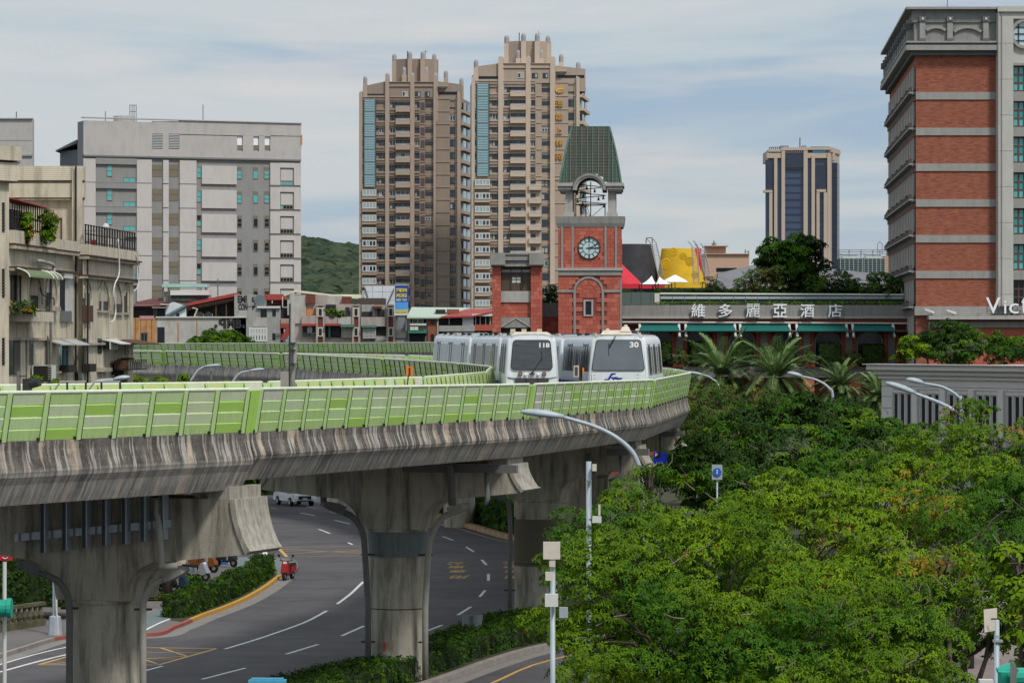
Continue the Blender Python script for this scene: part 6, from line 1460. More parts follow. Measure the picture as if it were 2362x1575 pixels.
  for t in np.linspace(0, 1, 9):
   cc = c.lerp(ct, t); rr = rb+(rt-rb)*t; rings.append([(cc.x+rr*math.cos(2*math.pi*k/n), cc.y+min(rr,dep/2)*math.sin(2*math.pi*k/n), z1+(zt_-z1)*t) for k in range(n)])
  rings.insert(0, [(q[0],q[1],0) for q in rings[0]])
  b0 = 0
  for r_ in rings: mb.v += r_
  for i in range(len(rings)-1):
   for k in range(n): k2 = (k+1)%n; mb.f.append((i*n+k,i*n+k2,(i+1)*n+k2,(i+1)*n+k)); mb.m.append(0)
  mb.f.append(tuple((len(rings)-1)*n+k for k in range(n))); mb.m.append(0)
  o = mb.build('painted_shell', [m], root); smooth_angle(o)
  return root, F
 m_bc = mat('black_shell', (.035,.036,.04), .8, c2=(.055,.055,.06), scale=.8, c3=(.10,.10,.11), s3=.5, amt3=.25, bump=.5, bscale=3)
 m_yc = mat('yellow_shell', (.70,.43,.015), .7, c2=(.58,.34,.01), scale=.9, c3=(.45,.27,.02), s3=.4, amt3=.5, bump=.9, bscale=1.3)
 m_rc = mat('red_shell', (.60,.03,.05), .7, c2=(.5,.02,.035), scale=.8)
 def ladder(root, a, b, D, m=m_lampd):
  p, q = P(X(a[0]),Y(a[1]),D), P(X(b[0]),Y(b[1]),D); s = Vector((.35,0,0)); mb = MB(); mb.tube([p-s,q-s,q-s+Vector((-.5,0,.5))],.07,5); mb.tube([p+s,q+s,q+s+Vector((-.5,0,.6))],.07,5)
  for k in range(18): c = p.lerp(q,k/18); mb.tube([c-s,c+s],.04,4)
  mb.build('ladder', [mat('ladder_grey',(.35,.33,.31),.6)], root)
 r1, F1 = cone('big black painted cone roof right of the clock tower', 'painted_cone', [(60,440),(480,440),(420,135),(110,135)], 430, 10, m_bc); ladder(r1, (475,385), (415,130), 424)
 MB().tube([P(X(360),Y(135),426),P(X(362),Y(95),426),P(X(405),Y(92),426),P(X(408),Y(135),426)],.08,5).build('rail_hoop',[m_lampd],r1)
 r2, F2 = cone('big yellow painted cone roof with embossed rings', 'painted_cone', [(450,440),(825,440),(750,168),(490,168)], 428, 10, m_yc); ladder(r2, (740,440), (726,150), 421); 
 MB().box(xat(X(735),431),432,zat(Y(440),431),xat(X(780),431),436,zat(Y(170),431)).build('red_backing',[m_rc],r2)
 ladder(r2, (820,360), (778,170), 421)
 for (cx_, cy_, rr) in ((510,290,32),(565,200,26),(690,270,28),(640,230,22),(730,370,20)):
  mb = MB(); 
  for q in (1,.62,.28): pts = [(xat(X(cx_+rr*q*math.cos(R(a))),424.5), 424.3, zat(Y(cy_+rr*q*1.1*math.sin(R(a))),424.5)) for a in range(0,361,20)]; mb.tube(pts, .13, 5)
  mb.build('embossed_ring', [m_yc], r2)
 r3, F3 = cone('red painted cone roof in front of the black one', 'painted_cone', [(60,440),(345,440),(150,250),(120,250)], 415, 8, m_rc)
 q = MB().box(xat(X(176),410),410,0,xat(X(930),410),412,zat(Y(470),410)); 
 tag(q.build('terrace_wall', [mat('dark_terrace',(.05,.05,.055),.8)]), 'dark low terrace wall below the painted cones', 'wall')
 q = MB().box(xat(X(176),409),409,zat(Y(475),409),xat(X(500),409),409.6,zat(Y(440),409)); tag(q.build('red_hoarding', [m_rc]), 'red hoarding strip under the white tent canopies', 'hoarding')
 F = Fac(X(805), 560, X(1140), 560); root = broot(F, X(960), 'pink_building', 'salmon pink building with an antenna topped turret behind the yellow cone'); m_pk = mat('pink_wall', (.55,.36,.26), .85, c2=(.5,.32,.23), scale=.3, streak=((.4,.26,.19),.3,1.5))
 mb = MB(); F.pbox(mb, X(805), Y(215), X(1137), 800, -14, 0); mb.build('wall', [m_pk], root)
 mb = MB(); F.pbox(mb, X(818), Y(155), X(965), Y(216), -8, -1); mb.build('turret', [m_pk], root); merge(F, 'roof_slab', root, [(X(806),Y(152),X(980),Y(158),-9,.2),(X(800),Y(212),X(1140),Y(218),-14,.4)], [m_pk])
 merge(F, 'strip_window', root, [(X(890),Y(320),X(1045),Y(347),-.1,.1)], [g_dark]); mb = MB()
 for v, y in ((880,110),(890,120),(872,130),(1120,175),(1145,185)): q = F.pt(F.u(X(v)),0,-4); mb.cyl(q.x,q.y,zat(Y(215),560),zat(Y(y),560),.09,5)
 mb.tube([F.pt(F.u(X(862)),zat(Y(135),560),-4),F.pt(F.u(X(905)),zat(Y(135),560),-4)],.06,4); mb.tube([F.pt(F.u(X(1115)),zat(Y(195),560),-4),F.pt(F.u(X(1150)),zat(Y(195),560),-4)],.06,4); mb.build('antenna', [m_lampd], root)
 # slate roof
 m_sl = mat('slate_roof', (.17,.17,.18), .85, c2=(.12,.12,.13), scale=.6, stretch=(1,1,3), c3=(.22,.215,.22), s3=.3, amt3=.5)
 mb = MB(); D = 470; pts = [P(X(880),Y(480),D),P(X(2200),Y(480),D),P(X(2150),Y(370),D+10),P(X(1260),Y(275),D+10),P(X(905),Y(360),D+6)]; mb.prism(pts, (0,3,0)); o = mb.build('slate_roof', [m_sl]); tag(o, 'wide sloping dark slate roof behind the roof garden trees', 'roof')
 mb = MB(); mb.box(xat(X(905),478),480,0,xat(X(2190),478),490,zat(Y(470),478)); tag(mb.build('slate_building', [MATS['grey_render']]), 'building under the slate roof', 'building')
 # tents and a parasol
 m_tent = mat('tent_white', (.75,.74,.71), .7)
 for lab, v0, vm, v1, yt in (('left peaked white tent canopy',300,405,440,378),('right peaked white tent canopy',425,462,562,383)):
  D = 400; root = empty('tent_canopy', (xat(X(vm),D),D,0), lab+' before the painted cones', 'tent', 'white tent canopies')
  cx_ = xat(X(vm),D); zt_ = zat(Y(yt),D); zb = zat(Y(446),D); rb = [(xat(X(v0),D),D-3),(xat(X(v1),D),D-3),(xat(X(v1),D),D+4),(xat(X(v0),D),D+4)]
  mb = MB(); n = 6; lv = []
  for t in np.linspace(0,1,n):
   k = t**1.9; lv.append([(cx_+(x-cx_)*(1-t), D+.5+(y-D-.5)*(1-t), zb+(zt_-zb)*k) for x,y in rb])
  for a, b in zip(lv, lv[1:]):
   for i in range(4): j = (i+1)%4; mb.poly([a[i],a[j],b[j],b[i]])
  mb.build('canopy', [m_tent], root)
  for x, y in rb: MB().cyl(x+(.3 if x < cx_ else -.3),y,0,zb+.1,.08,6).build('post',[m_dark],root)
 D = 405; p = P(X(578), Y(428), D); root = empty('parasol', (p.x,D,0), 'small white parasol in front of the yellow cone', 'parasol'); mb = MB(); mb.lathe((p.x,D,p.z),[(1.7,0),(1.2,.35),(.1,.9)],12); mb.build('canopy',[m_tent],root); MB().cyl(p.x,D,0,p.z+.5,.05,6).build('pole',[m_dark],root)
distant()
# ------------------------------------------------------------ old tiled house at the left
def tile_mat(name, c, c2, joint, pitch=.09):
 M = mat(name, c, .85, c2=c2, scale=1.2, amt=.8, c3=tuple(v*.55 for v in c), s3=.5, amt3=.4, streak=((.12,.09,.06),.6,2.2))
 nt = M.node_tree; N = nt.nodes; L = nt.links; b = N['Principled BSDF']; src = b.inputs['Base Color'].links[0].from_socket
 g = N.new('ShaderNodeNewGeometry'); s = N.new('ShaderNodeSeparateXYZ'); L.new(g.outputs['Position'], s.inputs[0])
 a = N.new('ShaderNodeMath'); a.operation = 'MULTIPLY'; a.inputs[1].default_value = 1/pitch; L.new(s.outputs[2], a.inputs[0])
 f = N.new('ShaderNodeMath'); f.operation = 'FRACT'; L.new(a.outputs[0], f.inputs[0])
 c_ = N.new('ShaderNodeMath'); c_.operation = 'LESS_THAN'; c_.inputs[1].default_value = .24; L.new(f.outputs[0], c_.inputs[0])
 k = N.new('ShaderNodeMath'); k.operation = 'MULTIPLY'; k.inputs[1].default_value = .38; L.new(c_.outputs[0], k.inputs[0])
 x = N.new('ShaderNodeMixRGB'); L.new(k.outputs[0], x.inputs[0]); L.new(src, x.inputs[1]); x.inputs[2].default_value = col(joint); L.new(x.outputs[0], b.inputs['Base Color'])
 return M
m_tile = tile_mat('cream_strip_tile', (.66,.59,.46), (.58,.515,.395), (.2,.175,.14), .10)
m_mould = mat('stained_moulding', (.50,.45,.35), .85, c2=(.25,.215,.16), scale=1.2, amt=.9, streak=((.12,.09,.06),.6,3))
m_iron = mat('black_iron', (.02,.018,.017), .6); m_rust = mat('rust_brown', (.10,.05,.03), .85, c2=(.05,.03,.025), scale=4)
def arch_win(F, root, u0, u1, z0, z1, dark=(0,1), sill=True, m_=None, pane=True):
 r = (u1-u0)/2; cu = (u0+u1)/2; zs = z1-r
 mb = MB(); F.box(mb, u0, z0, u1, zs, .0, .015); disc(F, mb, cu, zs, r, .0, .015, 14, 0, 0, 180); mb.build('arch_recess', [m_mould if not m_ else m_], root)
 w = u1-u0; a, b = u0+w*dark[0], u0+w*min(1,dark[1]*1.6)
 mb = MB(); F.box(mb, a, z0, b, zs+r*.3, .015, .03); mb.build('window', [g_dark], root)
 for k in range(3): mb = MB(); x = a+(b-a)*k/2; F.box(mb, x-.03, z0, x+.03, zs+r*.3, .03, .04); mb.build('window_frame', [m_iron], root)
 mb = MB(); ring(F, mb, cu, zs, r, r+.09, 0, 180, .0, .07, 12); mb.build('arch_moulding', [m_mould], root)
 if sill: mb = MB(); F.box(mb, u0-.12, z0-.12, u1+.12, z0, .0, .12); mb.build('sill', [m_mould], root)
def old_house():
 X, Y1 = zm(0, 320, 2.9875); Y2 = zm(0, 600, 2.9875)[1]
 FB = Fac(X(58), 147, X(505), 160); FD = Fac(X(570), 160, X(918), 173); FT = Fac(X(60), 161, X(575), 161); FA = Fac(-120, 143, X(62), 146)
 root = broot(FB, X(300), 'tiled_house', 'old cream tiled house with arched windows and stained mouldings at the left edge', 'house')
 zp = FB.z(X(65), Y1(635)); W3 = lambda p: Vector((p.x,p.y,0))
 # bodies
 mb = MB(); a, b = FB.pt(0,0,0), FB.pt(FB.L+.3,0,0); mb.prism([a,b,W3(b)+Vector((-1,9,0)),W3(a)+Vector((-1,14,0))], (0,0,zp-.6)); mb.build('wall', [m_tile], root)
 a, b = FD.pt(0,0,0), FD.pt(FD.L,0,0); zd = FD.z(X(575), Y1(728)); mb = MB(); mb.prism([a,b,W3(b)*1.05+Vector((-.3,0,0)),W3(a)+Vector((-1,9,0))], (0,0,zd-.3)); mb.build('wall', [m_tile], root)
 zt_ = zat(Y1(196), 161); mb = MB(); mb.hexa([Vector((xat(X(v),d_),d_,z_)) for z_ in (zp-2,zt_-.4) for v,d_ in ((55,161),(572,161),(560,168),(55,168))]); mb.build('upper_storey', [m_tile], root)
 za = zat(Y1(55), 146); a, b = FA.pt(0,0,0), FA.pt(FA.L,0,0); mb = MB(); mb.prism([a,b,W3(b)*1.1+Vector((-.6,0,0)),W3(a)+Vector((-1,16,0))], (0,0,za-.3)); mb.build('stair_tower', [m_tile], root)
 # stair tower parapets, slit window
 for y0, y1, o in ((52,150,.45),(165,290,.3)): mb = MB(); FA.box(mb, 0, FA.z(0,Y1(y1)), FA.L+o*.8, FA.z(0,Y1(y0)), -.5, o); mb.build('parapet', [m_tile], root)
 for y in (150, 290): mb = MB(); FA.box(mb, 0, FA.z(0,Y1(y+8)), FA.L+.2, FA.z(0,Y1(y)), -.3, .3); mb.build('moulding', [m_rust], root)
 for y0, y1, f in ((440,640,Y1),(60,255,Y2),(535,720,Y2)):
  mb = MB(); FA.pbox(mb, X(14), f(y0), X(27), f(y1), .0, .05); mb.build('slit_window', [g_dark], root)
  for k in range(9): mb = MB(); FA.pbox(mb, X(13), f(y0+(y1-y0)*k/9), X(28), f(y0+(y1-y0)*k/9+4), .05, .12); mb.build('slit_bar', [m_lampd], root)
 # upper storey parapet bands
 for y0, y1, o in ((192,290,.42),(308,408,.32)): merge(FT, 'parapet', root, [(X(56),Y1(y0),X(583),Y1(y1),-.4,o)], [m_tile])
 for y in (290, 408): merge(FT, 'moulding', root, [(X(56),Y1(y),X(580),Y1(y+9),-.3,.22)], [m_rust]); merge(FT, 'moulding', root, [(X(56),Y1(y+9),X(577),Y1(y+15),-.3,.3)], [m_mould])
 merge(FT, 'corner_pilaster', root, [(X(505),Y1(196),X(574),860,-.3,.5)], [m_tile]); 
 mb = MB(); p = FT.pt(FT.u(X(534)), 0, .62); mb.cyl(p.x,p.y,0,zat(Y1(195),161),.05,6); mb.build('down_pipe', [m_iron], root)
 arch_win(FT, root, FT.u(X(538)), FT.u(X(565)), zat(Y1(640),160.4), zat(Y1(488),160.4), (0,1), False)
 merge(FT, 'terrace_door', root, [(X(312),Y1(552),X(425),Y1(700),.0,.06)], [mat('door_beige',(.36,.31,.24),.7)]); merge(FT, 'door_frame', root, [(X(420),Y1(548),X(428),Y1(700),.0,.1),(X(350),Y1(546),X(428),Y1(554),.0,.12)], [m_rust])
 # terrace parapets with mouldings, on the oblique lower fronts
 def band(F, u0, u1, z1, z0, o0, o1, m, name): mb = MB(); F.box(mb, u0, z0, u1, z1, o0, o1); mb.build(name, [m], root)
 band(FB, 0, FB.L*.60, zp+.03, zp-.55, -.2, .3, m_tile, 'terrace_parapet'); band(FB, FB.L*.60, FB.L*.96, zp-.12, zp-.6, -.2, .42, m_tile, 'terrace_parapet')
 band(FB, 0, FB.L*.99, zp-.56, zp-.64, -.2, .38, m_rust, 'moulding'); band(FB, 0, FB.L*.99, zp-.65, zp-.8, -.2, .36, m_mould, 'moulding')
 band(FB, 0, FB.L, zp-1.58, zp-1.65, -.2, .36, m_rust, 'moulding'); band(FB, 0, FB.L, zp-1.66, zp-1.78, -.2, .26, m_mould, 'moulding')
 band(FD, 0, FD.L+.2, zd, zd-.5, -.2, .25, m_tile, 'terrace_parapet'); band(FD, 0, FD.L+.3, zd-.51, zd-.58, -.2, .42, m_rust, 'moulding'); band(FD, 0, FD.L+.2, zd-.59, zd-.72, -.2, .32, m_mould, 'moulding')
 band(FD, 0, FD.L+.2, zd-1.47, zd-1.54, -.2, .34, m_rust, 'moulding'); band(FD, 0, FD.L+.2, zd-1.55, zd-1.66, -.2, .25, m_mould, 'moulding')
 for F, ts in ((FB, (.13,.29,.52,.76,.9)), (FD, (.06,.36,.62,.88))):
  zt2 = (zp if F is FB else zd) - 1.72
  for t in ts: band(F, F.L*t-.2, F.L*t+.2, zt2, 0, 0, .04, m_tile, 'pilaster')
  band(F, 0, F.L, zt2-3.05, zt2-3.17, -.1, .2, m_mould, 'moulding')
 def zz(F, zx, zy, f=Y2): return F.z(X(zx), f(zy))
 uB = lambda v: FB.u(X(v)); uD = lambda v: FD.u(X(v))
 # left front windows
 merge(FB, 'window', root, [(X(70),Y2(105),X(132),Y2(330),.0,.04)], [g_dark]); merge(FB, 'window_frame', root, [(X(v),Y2(105),X(v+5),Y2(330),.04,.1) for v in (70,100,128)], [m_iron])
 arch_win(FB, root, uB(195), uB(285), zz(FB,240,345), zz(FB,240,110), (0,.42)); arch_win(FB, root, uB(308), uB(386), zz(FB,340,320), zz(FB,340,104), (0,.25))
 merge(FB, 'white_surround', root, [(X(403),Y2(90),X(500),Y2(425),.0,.05)], [mat('patched_white_render',(.55,.54,.5),.9,c2=(.38,.37,.34),scale=2)]); merge(FB, 'window', root, [(X(405),Y2(128),X(437),Y2(350),.05,.08)], [g_dark]); merge(FB, 'box_balcony', root, [(X(404),Y2(350),X(474),Y2(424),.0,.15)], [m_lampd]); merge(FB, 'lintel_block', root, [(X(404),Y2(90),X(462),Y2(126),.05,.3)], [m_wf])
 merge(FB, 'window', root, [(X(62),Y2(537),X(135),Y2(788),.0,.04)], [g_dark]); merge(FB, 'curtain', root, [(X(90),Y2(540),X(132),Y2(785),.04,.06)], [mat('brown_curtain',(.12,.11,.09),.9,c2=(.07,.065,.055),scale=6,stretch=(4,4,.2))])
 merge(FB, 'window', root, [(X(192),Y2(538),X(226),Y2(722),.0,.04)], [g_dark]); merge(FB, 'window', root, [(X(305),Y2(545),X(328),Y2(765),.0,.04)], [g_dark]); merge(FB, 'window', root, [(X(403),Y2(556),X(455),Y2(772),.0,.04)], [g_dark])
 merge(FB, 'window_frame', root, [(X(403),Y2(y),X(455),Y2(y+5),.04,.14) for y in (556,580,612)] + [(X(v),Y2(556),X(v+4),Y2(722),.04,.14) for v in (403,428,451)], [mat('teal_frame',(.2,.32,.33),.5)])
 merge(FB, 'sill', root, [(X(300),Y2(765),X(375),Y2(780),.0,.35),(X(305),Y2(322),X(378),Y2(350),.0,.3),(X(190),Y2(335),X(270),Y2(347),.0,.3)], [m_mould]); merge(FB, 'box_planter', root, [(X(402),Y2(722),X(452),Y2(772),.1,.5)], [m_iron])
 # right front windows
 for v0, v1, y0, y1, dk in ((570,622,138,312,(0,.5)),(670,746,148,345,(0,.55)),(757,836,158,360,(.3,.6)),(853,886,165,360,(0,.9))): arch_win(FD, root, uD(v0+2), uD(v1), zz(FD,v0,y1), zz(FD,v0,y0), dk, v0 > 600)
 merge(FD, 'shutter', root, [(X(571),Y2(312),X(618),Y2(425),.0,.18)], [m_rust]); merge(FD, 'window', root, [(X(571),Y2(540),X(600),Y2(715),.0,.04),(X(672),Y2(540),X(698),Y2(640),.0,.04),(X(860),Y2(545),X(880),Y2(650),.0,.04)], [g_dark]); merge(FD, 'box_planter', root, [(X(570),Y2(714),X(615),Y2(768),.0,.35)], [m_iron])
 merge(FD, 'sill', root, [(X(667),Y2(740),X(728),Y2(768),.0,.35)], [m_mould])
 # awnings, cages, air conditioner, pipes, cables
 def thing(nm, lab, cat, F, v, zy, grp=None): return empty(nm, F.pt(F.u(X(v)), zz(F,v,zy), .3), lab, cat, grp)
 aw = thing('green_awning', 'curved green awning over the upper left window of the tiled house', 'awning', FB, 180, 90); ma = mat('olive_awning',(.16,.21,.10),.6,c2=(.11,.15,.07),scale=3)
 mb = MB(); n = 6
 for k in range(n):
  a0, a1 = R(90*k/n), R(90*(k+1)/n); f = lambda a: (.9*math.sin(a), zz(FB,70,52)-.42*(1-math.cos(a)))
  (o0,z0),(o1,z1) = f(a0), f(a1); u0, u1 = uB(66), uB(298)
  mb.poly([FB.pt(u0,z1,o1),FB.pt(u1,z1,o1),FB.pt(u1,z0,o0),FB.pt(u0,z0,o0)])
 mb.build('canopy', [ma], aw)
 for v in (66, 235, 262, 298): mb = MB(); mb.tube([FB.pt(uB(v), zz(FB,70,52)-.42*(1-math.cos(R(a))), .92*math.sin(R(a))) for a in range(0,91,15)], .04, 5); mb.build('rib', [m_wf], aw)
 pb = thing('balcony_planter', 'tiled balcony box overflowing with plants under the green awning', 'balcony', FB, 135, 425); merge(FB, 'box', pb, [(X(60),Y2(356),X(208),Y2(425),.0,1.1)], [m_tile])
 ac = thing('air_conditioner', 'white boxed air conditioner on the lower left wall of the tiled house', 'air conditioner', FB, 235, 840); merge(FB, 'casing', ac, [(X(205),Y2(724),X(268),Y2(838),.1,.8)], [m_wf]); merge(FB, 'side_grille', ac, [(X(203),Y2(728),X(230),Y2(835),.2,.84)], [m_iron])
 for k in range(6): merge(FB, 'grille_slat', ac, [(X(206),Y2(735+16*k),X(228),Y2(740+16*k),.84,.88)], [m_lampw])
 tm = mat('pale_tin',(.45,.46,.45),.5,c2=(.3,.28,.25),scale=3)
 for lab, F, v0, v1, y0, y1, o, m_ in (('small tin awning over the lower middle window',FB,305,390,545,565,.9,tm),('small tin awning over the teal framed window',FB,403,495,537,566,.9,tm),('white tin awning on the right front',FD,700,812,543,560,1.0,m_wf),('rusty red awning over the caged balcony',FD,770,925,545,562,1.4,m_rust)):
  u0, u1 = F.u(X(v0)), F.u(X(v1)); za_, zb_ = zz(F,v0,y0), zz(F,v0,y1); mb = MB(); mb.prism([F.pt(u0,zb_-.1,o),F.pt(u1,zb_-.1,o),F.pt(u1,za_,.05),F.pt(u0,za_,.05)], (0,0,-.05)); o_ = mb.build('tin_awning', [m_]); tag(o_, lab+' of the tiled house', 'awning', 'tin awnings')
 cg = thing('caged_balcony', 'rusty caged balcony full of clutter on the right front of the tiled house', 'balcony', FD, 815, 760)
 merge(FD, 'floor', cg, [(X(757),Y2(748),X(880),Y2(756),.0,1.0)], [m_iron]); merge(FD, 'clutter', cg, [(X(760),Y2(690),X(800),Y2(748),.2,.8),(X(805),Y2(672),X(832),Y2(748),.2,.7),(X(845),Y2(700),X(870),Y2(745),.2,.8)], [m_rust, m_iron])
 for k in range(9): merge(FD, 'bar', cg, [(X(758+15*k),Y2(686),X(761+15*k),Y2(750),.95,1.0)], [m_lampd])
 for y in (600, 640, 686): merge(FD, 'cage_rail', cg, [(X(757),Y2(y),X(882),Y2(y+4),.95,1.0)], [m_rust])
 merge(FD, 'back_window', cg, [(X(790),Y2(565),X(850),Y2(640),.0,.05)], [g_dark]); merge(FD, 'strut', cg, [(X(768),Y2(756),X(774),Y2(790),.0,.6)], [m_iron])
 ww = thing('barred_window', 'white barred window box under the white tin awning', 'window', FD, 725, 615); merge(FD, 'glass', ww, [(X(702),Y2(562),X(750),Y2(612),.0,.4)], [g_dark]); merge(FD, 'bar', ww, [(X(v),Y2(560),X(v+3),Y2(614),.4,.46) for v in (700,712,724,736,748)] + [(X(700),Y2(y),X(751),Y2(y+3),.4,.46) for y in (560,585,611)], [m_wf])
 # pipes
 def pp(lab, F, pts, r, m_, f=Y2, o=.35): ob = MB().tube(spline3([F.pt(F.u(X(a)), F.z(X(a), f(b)), o) for a, b in pts], 4), r, 6).build('wall_pipe', [m_], smooth=True); tag(ob, lab, 'pipe', 'pipes on the tiled house')
 pp('fat grey pipe bending off the left front below the roof terrace', FB, [(212,5),(250,12),(300,28),(322,45),(318,90),(322,130)], .09, m_lampw)
 pp('grey down pipe in the middle of the left front', FB, [(299,110),(299,500),(299,850)], .07, m_lampd)
 pp('thin cable looping on the left front', FB, [(225,190),(240,235),(290,258),(320,265),(322,310)], .03, m_iron)
 pp('white hose hanging down the right front', FD, [(740,-145),(747,0),(745,100),(715,170),(708,250),(722,330),(715,400),(690,430)], .04, m_wf, o=.55)
 pp('white cable at the far right corner of the right front', FD, [(868,-40),(890,60),(888,170),(858,215)], .03, m_wf, o=.5)
 pp('black down pipe beside the corner', FD, [(576,-20),(576,400),(576,850)], .05, m_iron, o=.2)
 # roof terrace railings and plants
 rl = thing('terrace_railing', 'black iron railing with hanging clutter on the right roof terrace', 'railing', FD, 740, -150); z0, z1 = zd, zd+.98
 for k in range(20): mb = MB(); FD.box(mb, FD.L*k/19.5, z0, FD.L*k/19.5+.045, z1-(0 if k < 14 else .0), .1, .17); mb.build('bar', [m_iron], rl)
 for z_ in (z0+.1, z0+.5, z1-.05): mb = MB(); FD.box(mb, 0, z_, FD.L, z_+.04, .08, .16); mb.build('rail', [m_iron], rl)
 for t, w_, h_, m_ in ((.18,.5,1.6,m_wf),(.3,.4,.8,MATS['red_shell']),(.5,.5,1.9,m_lampw),(.86,.7,2.2,m_lampw),(.66,.5,1.5,m_wf)): mb = MB(); FD.box(mb, FD.L*t, z0, FD.L*t+w_, z0+h_*.42, -.6, -.2); mb.build('stored_item', [m_], rl)
 mb = MB(); p = FD.pt(FD.L*.63, z1+.15, -.5); mb.lathe(p, [(.02,-.18),(.15,-.1),(.18,0),(.14,.12),(.02,.18)], 10); mb.build('white_ball_tank', [m_wf], rl)
 cg = thing('terrace_cage', 'dark barred enclosure with a faded red awning on the left roof terrace', 'enclosure', FB, 180, -200)
 Z0, Z1 = zp, zp+1.25
 for k in range(16): mb = MB(); FB.box(mb, uB(66)+(uB(300)-uB(66))*k/15, Z0, uB(66)+(uB(300)-uB(66))*k/15+.05, Z1, .1, .15); mb.build('bar', [m_iron], cg)
 for z_ in (Z0+.1, Z0+.6, Z1): mb = MB(); FB.box(mb, uB(66), z_, uB(302), z_+.05, .05, .2); mb.build('rail', [m_iron], cg)
 mb = MB(); FB.box(mb, uB(66), Z0, uB(300), Z1-.1, -1.2, -1.0); mb.build('dark_screen', [m_dark], cg)
 mb = MB(); mb.prism([FB.pt(uB(60),Z1+.08,.5),FB.pt(uB(262),Z1-.05,.5),FB.pt(uB(262),Z1+.12,-1),FB.pt(uB(60),Z1+.4,-1)], (0,0,.06)); mb.build('red_awning', [mat('faded_red',(.40,.06,.05),.8,c2=(.3,.05,.045),scale=2)], cg)
old_house()
